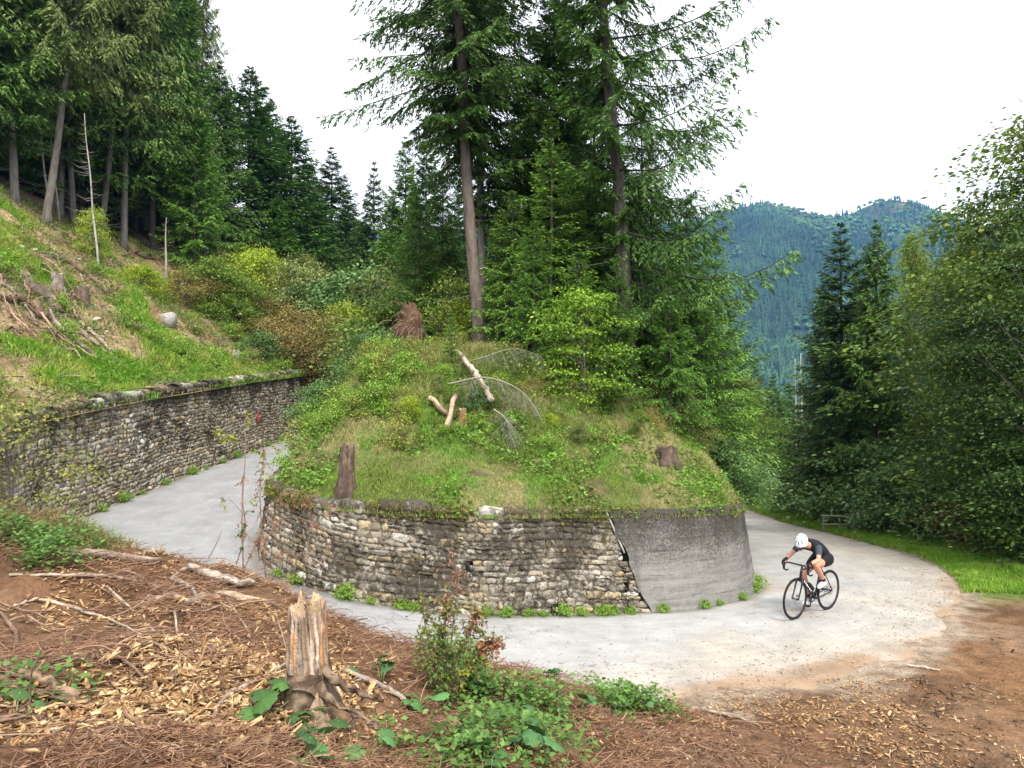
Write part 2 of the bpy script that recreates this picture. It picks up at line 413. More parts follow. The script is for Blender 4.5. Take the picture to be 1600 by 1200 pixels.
# far land: one sheet out to the horizon
M_land = attr_mat('land', .95, .1, 0, ns=.05, amt=.3, bump=0)
g = np.linspace(-3000, 3000, 41)
o = sheet('terrain', g, g, lambda x, y: -128 + 0 * x, lambda x, y, z: np.broadcast_to([.05, .07, .03], (len(x), 3)), M_land)

# ------------------------------------------------------------------ road
print('road')
def road_mat():
    m, t, o = newmat('asphalt')
    a = N(t, 'ShaderNodeAttribute', attribute_name='Col'); st = N(t, 'ShaderNodeAttribute', attribute_name='st')
    tc = N(t, 'ShaderNodeTexCoord')
    def noise(scale, det, vec, rough=.6, mp=None):
        n = N(t, 'ShaderNodeTexNoise'); n.inputs['Scale'].default_value = scale; n.inputs['Detail'].default_value = det; n.inputs['Roughness'].default_value = rough
        if mp:
            q = N(t, 'ShaderNodeMapping'); q.inputs['Scale'].default_value = mp; t.links.new(vec, q.inputs['Vector']); vec = q.outputs[0]
        t.links.new(vec, n.inputs['Vector']); return n.outputs['Fac']
    def rng(f, a_, b_, c_, d_):
        r = N(t, 'ShaderNodeMapRange'); r.inputs[1].default_value = a_; r.inputs[2].default_value = b_; r.inputs[3].default_value = c_; r.inputs[4].default_value = d_
        t.links.new(f, r.inputs[0]); return r.outputs[0]
    def mul(x, y):
        q = N(t, 'ShaderNodeMath', operation='MULTIPLY'); t.links.new(x, q.inputs[0]); t.links.new(y, q.inputs[1]); return q.outputs[0]
    fine = rng(noise(160, 3, tc.outputs['Object'], .8), .3, .7, .78, 1.2)
    streak = rng(noise(1.0, 8, st.outputs['Vector'], .75, (.8, 5, 1)), .35, .65, .91, 1.06)
    blot = rng(noise(1.6, 6, tc.outputs['Object'], .7), .35, .65, .84, 1.12)
    crk = mul(rng(noise(7, 8, tc.outputs['Object'], .8), .6, .72, 1, .75), rng(noise(34, 4, tc.outputs['Object'], .9), .3, .7, .84, 1.14))
    vo = N(t, 'ShaderNodeTexVoronoi', feature='DISTANCE_TO_EDGE'); vo.inputs['Scale'].default_value = .55
    dn = N(t, 'ShaderNodeTexNoise'); dn.inputs['Scale'].default_value = 3; dn.inputs['Detail'].default_value = 6; t.links.new(tc.outputs['Object'], dn.inputs['Vector'])
    vm = N(t, 'ShaderNodeVectorMath', operation='MULTIPLY_ADD'); vm.inputs[1].default_value = (.7, .7, .7); t.links.new(dn.outputs['Color'], vm.inputs[0]); t.links.new(tc.outputs['Object'], vm.inputs[2]); t.links.new(vm.outputs[0], vo.inputs['Vector'])
    line = rng(vo.outputs['Distance'], .003, .010, .68, 1.0); msk = rng(noise(.6, 2, tc.outputs['Object']), .48, .6, 0, 1)
    q_ = N(t, 'ShaderNodeMix', data_type='FLOAT'); t.links.new(msk, q_.inputs[0]); q_.inputs[2].default_value = 1.0; t.links.new(line, q_.inputs[3])
    k = mul(mul(mul(mul(fine, streak), blot), crk), q_.outputs[0])
    mu = N(t, 'ShaderNodeVectorMath', operation='SCALE'); t.links.new(a.outputs['Color'], mu.inputs[0]); t.links.new(k, mu.inputs['Scale'])
    p = N(t, 'ShaderNodeBsdfPrincipled'); p.inputs['Roughness'].default_value = .85; p.inputs['Specular IOR Level'].default_value = .25
    t.links.new(mu.outputs[0], p.inputs['Base Color'])
    b = N(t, 'ShaderNodeBump'); b.inputs['Strength'].default_value = .5; b.inputs['Distance'].default_value = .01
    t.links.new(fine, b.inputs['Height']); t.links.new(b.outputs[0], p.inputs['Normal']); t.links.new(p.outputs[0], o.inputs['Surface']); return m
nu, nv = len(INN), 41
SUB = 4
ii = np.linspace(0, nu - 1, (nu - 1) * SUB + 1)
inn = np.stack([np.interp(ii, np.arange(nu), INN[:, k]) for k in range(3)], 1); ou = np.stack([np.interp(ii, np.arange(nu), OUT[:, k]) for k in range(3)], 1)
tv = np.linspace(-.03, 1.03, nv)
RV = inn[:, None] * (1 - tv[None, :, None]) + ou[:, None] * tv[None, :, None]
RV[..., 2] += .05 * np.sin(np.pi * np.clip(tv, 0, 1))[None] - .09 * sstep(.985, 1.03, tv)[None] + .012 * fbm(RV[..., 0] * .8, RV[..., 1] * .8, 71, 3)
ragged = (.12 + .38 * sstep(.5, 2.5, RV[..., 0]) * sstep(15, 12.5, RV[..., 1])) * fbm(RV[..., 0] * 1.7, RV[..., 1] * 1.7, 73, 5); wgt = sstep(.88, 1.0, tv)[None]
RV[..., :2] += (ragged * wgt)[..., None] * nrm(ou - inn)[:, None, :2]
slen = np.concatenate([[0], np.cumsum(np.linalg.norm(np.diff((inn + ou) / 2, axis=0), axis=1))])
uvr = np.stack([np.broadcast_to(slen[:, None], RV.shape[:2]), np.broadcast_to(tv[None] * 4, RV.shape[:2])], -1)
x, y = RV[..., 0], RV[..., 1]
base = mix([.29, .288, .285], [.385, .375, .355], sstep(-4.5, 1.5, x))
sand = np.array([.41, .355, .285]); T = np.broadcast_to(tv[None], x.shape)
n = fbm(x * .7, y * .7, 75, 4); n2 = fbm(x * 2.2, y * 2.2, 77, 4)
sandm = sstep(.35, .95, T + .35 * n) * sstep(-.5, 3.0, x) * .8
c = mix(base, sand, sandm)
c = mix(c, [.30, .205, .13], sstep(.88, 1.02, T + .12 * n + .08 * n2) * sstep(.3, 2.5, x) * sstep(17, 14, y))
c = mix(c, [.40, .30, .22], sstep(.12, .38, n2) * sstep(3.2, 4.4, x) * sstep(16.5, 13, y) * sstep(.75, .3, T) * .75)   # rust-coloured dust by the wall
c = mix(c, [.16, .145, .12], sstep(.10, .02, T + .03 * n2) * .75)                                                     # gutter at the wall foot: the wall's shade painted into the road colour
edge = sstep(.93, 1.0, T + .08 * n2) * sstep(17, 19, y) * (x > 0)
c = mix(c, [.22, .2, .12], edge)
c = mix(c, [.22, .19, .14], sstep(.93, 1.0, T + .06 * n2) * (x < -5) * .8)
me = mesh('road', RV.reshape(-1, 3), [grid_faces(len(ii), nv)[:, ::-1]], c.reshape(-1, 3), True, uvr.reshape(-1, 2))
ro = link('road', me, road_mat()); ro['kind'] = 'structure'

# ------------------------------------------------------------------ stone walls
print('walls')
def stone_mat(nm='rough_stone', l0=1.20, l1=1.36):
    m, t, o = newmat(nm)
    a = N(t, 'ShaderNodeAttribute', attribute_name='Col'); st = N(t, 'ShaderNodeAttribute', attribute_name='st'); tc = N(t, 'ShaderNodeTexCoord')
    sep = N(t, 'ShaderNodeSeparateXYZ'); t.links.new(st.outputs['Vector'], sep.inputs[0])
    def noise(scale, det, rough, mp=None):
        n = N(t, 'ShaderNodeTexNoise'); n.inputs['Scale'].default_value = scale; n.inputs['Detail'].default_value = det; n.inputs['Roughness'].default_value = rough
        v = tc.outputs['Object']
        if mp: q = N(t, 'ShaderNodeMapping'); q.inputs['Scale'].default_value = mp; t.links.new(v, q.inputs['Vector']); v = q.outputs[0]
        t.links.new(v, n.inputs['Vector']); return n.outputs['Fac']
    def rng(f, a_, b_, c_, d_):
        r = N(t, 'ShaderNodeMapRange'); r.inputs[1].default_value = a_; r.inputs[2].default_value = b_; r.inputs[3].default_value = c_; r.inputs[4].default_value = d_
        t.links.new(f, r.inputs[0]); return r.outputs[0]
    def math_(op, x, y):
        q = N(t, 'ShaderNodeMath', operation=op)
        for k, v in enumerate((x, y)):
            if isinstance(v, (int, float)): q.inputs[k].default_value = v
            else: t.links.new(v, q.inputs[k])
        return q.outputs[0]
    grain = rng(noise(30, 6, .8), .3, .7, .55, 1.4)
    mu = N(t, 'ShaderNodeVectorMath', operation='SCALE'); t.links.new(a.outputs['Color'], mu.inputs[0]); t.links.new(grain, mu.inputs['Scale'])
    # black lichen and dry moss, thicker towards the top of the wall
    big = noise(1.1, 4, .6); fine = noise(11, 6, .8)
    s = math_('ADD', math_('MULTIPLY', big, 1.2), math_('ADD', math_('MULTIPLY', fine, 1.25), math_('MULTIPLY', sep.outputs['Y'], .17)))
    lich = rng(s, l0, l1, 0, .86)
    m1 = N(t, 'ShaderNodeMix', data_type='RGBA'); t.links.new(lich, m1.inputs[0]); t.links.new(mu.outputs[0], m1.inputs[6]); m1.inputs[7].default_value = (.042, .035, .025, 1)
    ms = math_('ADD', math_('MULTIPLY', noise(.9, 3, .5, (1, 1, .5)), 1), math_('ADD', math_('MULTIPLY', fine, .35), math_('MULTIPLY', sep.outputs['Y'], .2)))
    moss = rng(ms, .92, 1.0, 0, .75)
    m2 = N(t, 'ShaderNodeMix', data_type='RGBA'); t.links.new(moss, m2.inputs[0]); t.links.new(m1.outputs[2], m2.inputs[6]); m2.inputs[7].default_value = (.075, .065, .018, 1)
    p = N(t, 'ShaderNodeBsdfPrincipled'); p.inputs['Roughness'].default_value = .95; p.inputs['Specular IOR Level'].default_value = .15
    t.links.new(m2.outputs[2], p.inputs['Base Color'])
    b = N(t, 'ShaderNodeBump'); b.inputs['Strength'].default_value = 1; b.inputs['Distance'].default_value = .025
    t.links.new(noise(22, 7, .75), b.inputs['Height']); t.links.new(b.outputs[0], p.inputs['Normal']); t.links.new(p.outputs[0], o.inputs['Surface']); return m
M_stone = stone_mat(); M_stone_left = stone_mat('rough_pale_stone', 1.30, 1.46)

class WallFrame:
    def __init__(s, P, top, sign, batter=.14):
        s.P = P; s.S = np.concatenate([[0], np.cumsum(np.linalg.norm(np.diff(P[:, :2], axis=0), axis=1))]); s.top = top; s.sign = sign; s.bat = batter
        T = np.gradient(P[:, :2], axis=0); T = nrm(T); s.T = T; s.Nn = np.stack([T[:, 1], -T[:, 0]], 1) * sign   # towards the road
    def at(s, a, h, dep):
        """a arclength, h metres above the foot, dep metres out of the face"""
        g = lambda q: np.interp(a, s.S, q)
        nx, ny = g(s.Nn[:, 0]), g(s.Nn[:, 1]); bx, by, bz = g(s.P[:, 0]), g(s.P[:, 1]), g(s.P[:, 2])
        k = dep - s.bat * h
        return np.stack([bx + nx * k, by + ny * k, bz + h], -1)
    def H(s, a): return np.interp(a, s.S, s.top - s.P[:, 2])

def stone_face(wf, s0, s1, seed, cols, name, parent, clip=None, course=.105):
    r = rg(seed); cells = []
    hmax = max(wf.H(np.linspace(s0, s1, 50))) ; h = -.1
    while h < hmax - .02:
        ch = course * r.uniform(.7, 1.35); s = s0 - r.uniform(0, .3)
        while s < s1:
            wd = r.choice([.09, .14, .2, .28, .4], p=[.2, .28, .26, .18, .08]) * r.uniform(.8, 1.2)
            if r.random() < .25 and ch > .09:
                k = r.uniform(.4, .6); cells += [(s, wd, h, ch * k), (s, wd, h + ch * k, ch * (1 - k))]
            else: cells.append((s, wd, h, ch))
            s += wd
        h += ch
    c = np.array(cells); 
    # courses sway gently; stones above the crest are dropped
    cs = c[:, 0] + c[:, 1] / 2; ctop = c[:, 2] + c[:, 3] * .6
    k = (cs > s0) & (cs < s1) & (ctop < wf.H(cs) - .02)
    if clip is not None: k &= clip(cs, c[:, 2] + c[:, 3] / 2)
    c = c[k]; n = len(c); nu_, nv_ = 6, 5
    u = np.linspace(0, 1, nu_)[None, :, None]; v = np.linspace(0, 1, nv_)[None, None, :]
    gap = .006
    a = c[:, 0, None, None] + gap * .5 + u * (c[:, 1, None, None] - gap) + 0 * v
    hh = c[:, 2, None, None] + gap * .5 + v * (c[:, 3, None, None] - gap) + 0 * u
    eu = np.minimum(u, 1 - u) * 0 + np.where((u == 0) | (u == 1), 1., 0.); ev = np.where((v == 0) | (v == 1), 1., 0.)
    border = np.clip(eu + ev, 0, 1) + 0 * a; corner = (eu * ev) + 0 * a
    jit = r.normal(0, .009, (n, nu_, nv_)); a = a + jit; hh = hh + r.normal(0, .008, a.shape) + r.normal(0, .012, (n, 1, 1)) * (u - .5) * 2
    a += corner * np.where(u < .5, .012, -.012); hh += corner * np.where(v < .5, .009, -.009)
    face = r.uniform(.0, .034, (n, 1, 1)); tiltu = r.normal(0, .012, (n, 1, 1)) * (u - .5) * 2
    dep = face + tiltu + r.normal(0, .007, a.shape); dep = np.where(border > .5, np.minimum(dep, face) - .016, dep)
    sway = .03 * np.sin(a * 1.1 + seed) + .02 * np.sin(a * 2.7)
    V = wf.at(a.ravel(), (hh + sway).ravel(), dep.ravel())
    f = grid_faces(nu_, nv_); Fq = (f[None] + (np.arange(n) * nu_ * nv_)[:, None, None]).reshape(-1, 4)
    if wf.sign > 0: Fq = Fq[:, ::-1]
    ci = r.choice(len(cols), n, p=[q[1] for q in cols]); cc = np.array([q[0] for q in cols])[ci] * r.uniform(.7, 1.25, (n, 1))
    cc = np.repeat(cc, nu_ * nv_, axis=0)
    hrel = (hh / np.maximum(wf.H(a), .1)).ravel()
    me = mesh(name, V, [Fq], cc, False, np.stack([a.ravel(), hrel], 1)); MS = M_stone_left if parent.name.startswith('stone_ret') else M_stone
    o = link(name, me, MS, parent)
    # mortar and earth behind the stones, closed over the top as a crest
    ss = np.arange(s0, s1, .12); hs2 = np.array([-.2, .3, .7, 1.1, 1.5, 1.9, 2.3, 2.7])[None] ; Hs = wf.H(ss)[:, None]
    hgrid = np.minimum(hs2, Hs - .02); rows = np.concatenate([hgrid, Hs - .02, Hs + .0, Hs - .05], 1); deps = np.concatenate([hgrid * 0 - .008, Hs * 0 - .02, Hs * 0 - .12, Hs * 0 - .5], 1)
    if clip is not None:
        rows = np.where(clip(np.broadcast_to(ss[:, None], rows.shape), rows), rows, -.3)
    A = np.broadcast_to(ss[:, None], rows.shape); V = wf.at(A.ravel(), rows.ravel(), deps.ravel() + .012 * fbm(A.ravel() * 9, rows.ravel() * 9, 3, 2))
    f = grid_faces(len(ss), rows.shape[1]); 
    if wf.sign > 0: f = f[:, ::-1]
    me = mesh('mortar', V, [f], np.broadcast_to([.17, .14, .10], (len(V), 3)), True, np.stack([A.ravel(), (rows / np.maximum(Hs, .1)).ravel()], 1))
    link('mortar', me, MS, parent); return o

def coping(wf, s0, s1, seed, parent, cols, clip=None, name='coping'):
    r = rg(seed); s = s0; mb = MB(); uvs = []
    while s < s1:
        wd = r.uniform(.18, .5); th = r.uniform(.07, .15); H = float(wf.H(s + wd / 2)); d0, d1 = r.uniform(.0, .05), -r.uniform(.25, .4)
        if r.random() < .9 and (clip is None or clip(np.array([s + wd / 2]), np.array([H]))[0]):
            a = np.linspace(s + .01, s + wd - .01, 5); prof = np.array([[d0 - .03, -.03], [d0, .02], [d0 - .01, th - .02], [d0 - .06, th], [(d0 + d1) / 2, th + r.uniform(-.02, .03)], [d1, th - .02], [d1, -.05]])
            A = np.repeat(a, len(prof)); pr = np.tile(prof, (5, 1)) + r.normal(0, .008, (5 * len(prof), 2))
            endk = np.isin(np.repeat(np.arange(5), len(prof)), [0, 4]); pr[endk, 1] -= .02
            V = wf.at(A, H + pr[:, 1] - .03, pr[:, 0]); f = grid_faces(5, len(prof)); f = f[:, ::-1] if wf.sign > 0 else f
            n = len(prof); caps = np.array([[0, k, k + 1] for k in range(1, n - 1)])
            mb.add(V, [f, caps, caps[:, ::-1] + 4 * n], cols[r.integers(len(cols))][0] * r.uniform(.75, 1.2)); uvs.append(np.stack([A, np.full(len(A), 1.02)], 1))
        s += wd
    o = mb.build(name, M_stone_left if parent.name.startswith('stone_ret') else M_stone, parent)
    a = o.data.attributes.new('st', 'FLOAT2', 'POINT'); a.data.foreach_set('vector', np.vstack(uvs).astype(np.float32).ravel()); return o

C_STONE = [(np.array([.36, .31, .23]), .34), (np.array([.33, .295, .235]), .28), (np.array([.42, .33, .20]), .14), (np.array([.23, .19, .14]), .12), (np.array([.50, .46, .39]), .12)]
lw = empty('stone_retaining_wall', (0, 0, 0), 0, 'long dry stone retaining wall below the grassy hillside, beside the climbing left road', 'wall'); lw['kind'] = 'thing'
LWP = LE.copy(); LWP[:, 2] -= .0
wl = WallFrame(LWP, wall_top_left(LWP[:, 1]), -1, .12)
# sign: normal must point to +x (the road)
if wl.Nn[len(wl.Nn) // 2, 0] < 0: wl.Nn *= -1
wl.sign = -1
stone_face(wl, .1, wl.S[-1] - 8, 5, C_STONE, 'stone_facing', lw); coping(wl, .1, wl.S[-1] - 8, 6, lw, C_STONE)

WI = INN[::-1].copy(); ZTr = ZTOP[::-1]
wi = WallFrame(WI, ZTr, 1, .15)
mid = np.argmin(np.abs(WI[:, 0]) + 9 * (WI[:, 1] > 13))
if wi.Nn[mid, 1] > 0: wi.Nn *= -1
def s_at(x, y):
    d, p = near(WI, [x], [y]); return float(np.interp(p[0], np.arange(len(WI)), wi.S))
SJ = s_at(2.28, 12.2)                      # foot of the slanting joint between masonry and concrete
slant = .42
iw = empty('curved_retaining_wall', (0, 0, 0), 0, 'curved retaining wall round the mound inside the hairpin, mossy stone then grey concrete', 'wall')
iw['kind'] = 'thing'
S_start = s_at(-4.9, 28)
clipm = lambda s, h: s < SJ - slant * h + .10
stone_face(wi, S_start, SJ + .1, 8, C_STONE, 'stone_facing', iw, clipm)
coping(wi, S_start, SJ - .75, 9, iw, C_STONE)

def concrete_mat():
    m, t, o = newmat('board_marked_concrete')
    st = N(t, 'ShaderNodeAttribute', attribute_name='st'); tc = N(t, 'ShaderNodeTexCoord'); sep = N(t, 'ShaderNodeSeparateXYZ'); t.links.new(st.outputs['Vector'], sep.inputs[0])
    def noise(vec, scale, det, rough, mp=None):
        n = N(t, 'ShaderNodeTexNoise'); n.inputs['Scale'].default_value = scale; n.inputs['Detail'].default_value = det; n.inputs['Roughness'].default_value = rough
        if mp: q = N(t, 'ShaderNodeMapping'); q.inputs['Scale'].default_value = mp; t.links.new(vec, q.inputs['Vector']); vec = q.outputs[0]
        t.links.new(vec, n.inputs['Vector']); return n.outputs['Fac']
    def rng(f, a_, b_, c_, d_):
        r = N(t, 'ShaderNodeMapRange'); r.inputs[1].default_value = a_; r.inputs[2].default_value = b_; r.inputs[3].default_value = c_; r.inputs[4].default_value = d_
        t.links.new(f, r.inputs[0]); return r.outputs[0]
    def math_(op, x, y):
        q = N(t, 'ShaderNodeMath', operation=op)
        for k, v in enumerate((x, y)):
            if isinstance(v, (int, float)): q.inputs[k].default_value = v
            else: t.links.new(v, q.inputs[k])
        return q.outputs[0]
    ob = tc.outputs['Object']
    board = noise(st.outputs['Vector'], 1, 6, .7, (.9, 13, 1))
    cr = N(t, 'ShaderNodeValToRGB'); cr.color_ramp.elements[0].color = (.095, .09, .08, 1); cr.color_ramp.elements[1].color = (.33, .315, .285, 1)
    cr.color_ramp.elements[0].position = .3; cr.color_ramp.elements[1].position = .68
    seam = math_('FRACT', math_('MULTIPLY', sep.outputs['Y'], 8.3), 0); seam = math_('MULTIPLY', rng(math_('ABSOLUTE', math_('SUBTRACT', seam, .5), 0), .43, .49, 0, .3), rng(noise(ob, 2.2, 4, .7), .42, .62, 0, .6))
    t.links.new(math_('SUBTRACT', math_('ADD', math_('MULTIPLY', board, .6), math_('MULTIPLY', noise(ob, 14, 6, .8), .4)), seam), cr.inputs[0])
    s = math_('ADD', math_('MULTIPLY', noise(ob, 24, 6, .9), .9), math_('ADD', math_('MULTIPLY', sep.outputs['Y'], .42), math_('MULTIPLY', noise(ob, 1.5, 3, .5), .35)))
    k = rng(s, .80, .98, 0, .9)
    m1 = N(t, 'ShaderNodeMix', data_type='RGBA'); t.links.new(k, m1.inputs[0]); t.links.new(cr.outputs[0], m1.inputs[6]); m1.inputs[7].default_value = (.04, .034, .026, 1)
    drip = rng(noise(st.outputs['Vector'], 1, 3, .6, (3.2, .25, 1)), .58, .72, 0, .6)
    m2 = N(t, 'ShaderNodeMix', data_type='RGBA'); t.links.new(drip, m2.inputs[0]); t.links.new(m1.outputs[2], m2.inputs[6]); m2.inputs[7].default_value = (.09, .08, .065, 1)
    p = N(t, 'ShaderNodeBsdfPrincipled'); p.inputs['Roughness'].default_value = .93; p.inputs['Specular IOR Level'].default_value = .15
    t.links.new(m2.outputs[2], p.inputs['Base Color'])
    b = N(t, 'ShaderNodeBump'); b.inputs['Strength'].default_value = .8; b.inputs['Distance'].default_value = .02
    t.links.new(math_('ADD', board, noise(ob, 40, 4, .7)), b.inputs['Height']); t.links.new(b.outputs[0], p.inputs['Normal']); t.links.new(p.outputs[0], o.inputs['Surface']); return m
M_conc = concrete_mat()
S_end = s_at(6.9, 30) + 6
aa = np.concatenate([np.linspace(SJ, S_end, 230)]); hv = np.linspace(0, 1, 22)
A = np.broadcast_to(aa[:, None], (230, 22)).copy(); Hh = -.15 + hv[None] * (wi.H(A) + .15 + .02)
A = A - slant * Hh * sstep(1.5, 0, A - SJ) + .10 * fbm(Hh * 3.2, 0 * Hh, 97, 4) * sstep(.3, 0, A - SJ)            # the left end leans with the joint
boards = (np.floor(Hh / .17) % 2) * .004 + .006 * fbm(A * 3, Hh * 5, 91, 3)
rows = np.concatenate([Hh, wi.H(A[:, -1:]) + .03, wi.H(A[:, -1:]) + .02], 1); A2 = np.concatenate([A, A[:, -1:], A[:, -1:]], 1)
dep = np.concatenate([boards + .055, boards[:, -1:] - .05, boards[:, -1:] - .45], 1)
V = wi.at(A2.ravel(), rows.ravel(), dep.ravel()); nH = rows / np.maximum(wi.H(A2), .1)
link('concrete_facing', mesh('concrete_facing', V, [grid_faces(230, 24)[:, ::-1]], None, True, np.stack([A2.ravel(), nH.ravel()], 1)), M_conc, iw)
# pale strip over the upper part of the joint, and a shallow pilaster lower right
M_pale = flat_mat('pale_mortar', (.36, .35, .32), .9, .2, ns=25, amt=.3)
h_ = np.linspace(.95, 1.62, 8); mb = MB(); V, f = tubes(wi.at(SJ - slant * h_ - .015, h_, .035 + 0 * h_)[None], np.full((1, 8), .017), 6); mb.add(V, f); mb.build('joint_strip', M_pale, iw, True)
a0 = s_at(3.05, 12.5); hq = np.linspace(-.1, .62, 8); mb = MB()
V = np.concatenate([wi.at(np.full(8, a), hq, np.full(8, dd)) for a, dd in ((a0, .005), (a0, .05), (a0 + .13, .05), (a0 + .13, .005))]); f = grid_faces(4, 8)
mb.add(V, [f[:, ::-1]]); mb.build('pilaster', flat_mat('worn_concrete', (.30, .29, .265), .95, .1, ns=22, amt=.5, bump=.8), iw)
# weep holes: dark recessed openings framed by stones
for (px, py) in ((734, 884), (862, 948)):
    u_ = (px - CX) / F; 
    s_c = min((abs(wi.at(np.array([s]), np.array([.5]), np.array([0]))[0, 0] / wi.at(np.array([s]), np.array([.5]), np.array([0]))[0, 1] - u_), s) for s in np.arange(S_start + 12, SJ, .05))[1]
    p0 = wi.at(np.array([s_c]), np.array([0.]), np.array([0.]))[0]; h0 = CAMZ + (HY - py) / F * p0[1] - p0[2]
    mb = MB(); ring = [(-.05, -.07), (.05, -.07), (.05, .07), (-.05, .07)]
    V = np.concatenate([wi.at(s_c + np.array([q[0] for q in ring]), h0 + np.array([q[1] for q in ring]), np.full(4, dd)) for dd in (.064, -.0)])
    mb.add(V, [np.array([[0, 1, 5, 4], [1, 2, 6, 5], [2, 3, 7, 6], [3, 0, 4, 7], [4, 5, 6, 7]])], (.012, .01, .008)); mb.build('drain_hole', M_wood, iw)
# moss cushions and grass overhanging the crest
r = rg(77); n = 16000; s = r.uniform(S_start + 4, SJ + 3.5, n); dn = fbm(s * 1.2, s * 0, 93, 3) > .03; s = s[dn]; n = len(s)
hh = wi.H(s) + r.uniform(-.22, .10, n) * (r.random(n) ** .5); c0 = wi.at(s, hh, r.uniform(-.2, .07, n))
d = nrm(np.stack([r.normal(0, .5, n), -np.abs(r.normal(.6, .4, n)), r.normal(-.2, .6, n)], 1)); V, f = rhombi(c0, d, nrm(r.normal(0, 1, (n, 3))), r.uniform(.03, .07, n), r.uniform(.02, .045, n))
cc = mix([.09, .075, .02], [.26, .23, .04], r.random(n)); mb = MB(); mb.add(V, f, rep4(cc)); o = mb.build('moss', M_grass, iw); o['kind'] = 'stuff'
# red paint dab on the left wall
sr = float(np.interp(24.9, LE[:, 1], wl.S)); q = np.array([(-.12, -.12), (.0, -.15), (.13, -.1), (.1, .12), (-.02, .16), (-.1, .1)])
V = wl.at(sr + q[:, 0], 1.05 + q[:, 1], np.full(6, .075)); V = np.vstack([V, wl.at(np.array([sr]), np.array([1.05]), np.array([.08]))])
mb = MB(); mb.add(V, np.array([[k, (k + 1) % 6, 6] for k in range(6)]), (.55, .06, .06)); mb.build('paint_mark', M_wood, lw)

# ------------------------------------------------------------------ trees
print('trees')
def crown_twigs(P, L, az, r, nt, ns, spl, spw, hang, side_len=.42, minl=.22):
    """P (nb,K,3) branch polylines -> needle sprays; returns c,d,n,L,W,tip"""
    nb, K, _ = P.shape
    t = (np.arange(nt) + .6) / nt * .93 + .07; t = np.broadcast_to(t, (nb, nt)) + r.normal(0, .012, (nb, nt)); t = np.clip(t, .06, 1)
    ki = t * (K - 1); k0 = np.clip(np.floor(ki).astype(int), 0, K - 2); fr = (ki - k0)[..., None]
    b = np.arange(nb)[:, None]; base = P[b, k0] * (1 - fr) + P[b, k0 + 1] * fr; fwd = nrm(P[b, k0 + 1] - P[b, k0])
    sgn = np.where(np.arange(nt) % 2 == 0, 1., -1.)[None, :, None] * np.ones((nb, 1, 1))
    side = nrm(np.cross(fwd, [0, 0, 1.])) * sgn
    lt = np.clip(side_len * L[:, None] * (1 - t) ** .8 + minl * np.clip(.25 + .6 * L[:, None], 0, 1), 0, .95) * r.uniform(.65, 1.15, (nb, nt))
    dn = (.12 + hang * r.uniform(.3, 1.2, (nb, nt)))[..., None] * np.array([0, 0, -1.])
    d = nrm(fwd * r.uniform(.45, .9, (nb, nt, 1)) + side * r.uniform(.4, 1.0, (nb, nt, 1)) + dn)
    s = (np.arange(ns) + .5) / ns; s = np.broadcast_to(s, (nb, nt, ns)) + r.uniform(-.5, .5, (nb, nt, ns)) / ns
    pos = base[:, :, None] + d[:, :, None] * (lt[..., None] * s)[..., None]
    pos[..., 2] -= hang * .35 * lt[..., None] * s * s
    dd = nrm(d[:, :, None] + .55 * np.where(np.arange(ns) % 2 == 0, 1., -1.)[None, None, :, None] * nrm(np.cross(d, [0, 0, 1.]))[:, :, None] + r.normal(0, .22, (nb, nt, ns, 3)) + np.array([0, 0, -.25 * hang]))
    keep = r.random((nb, nt, ns)) < np.clip(lt[..., None] / .55, .25, 1)
    tip = np.clip(.55 * t[..., None] + .6 * s, 0, 1)
    sz = np.broadcast_to(np.clip(.45 + .5 * L, 0, 1)[:, None, None], keep.shape)[keep]; return pos[keep], dd[keep], tip[keep], sz

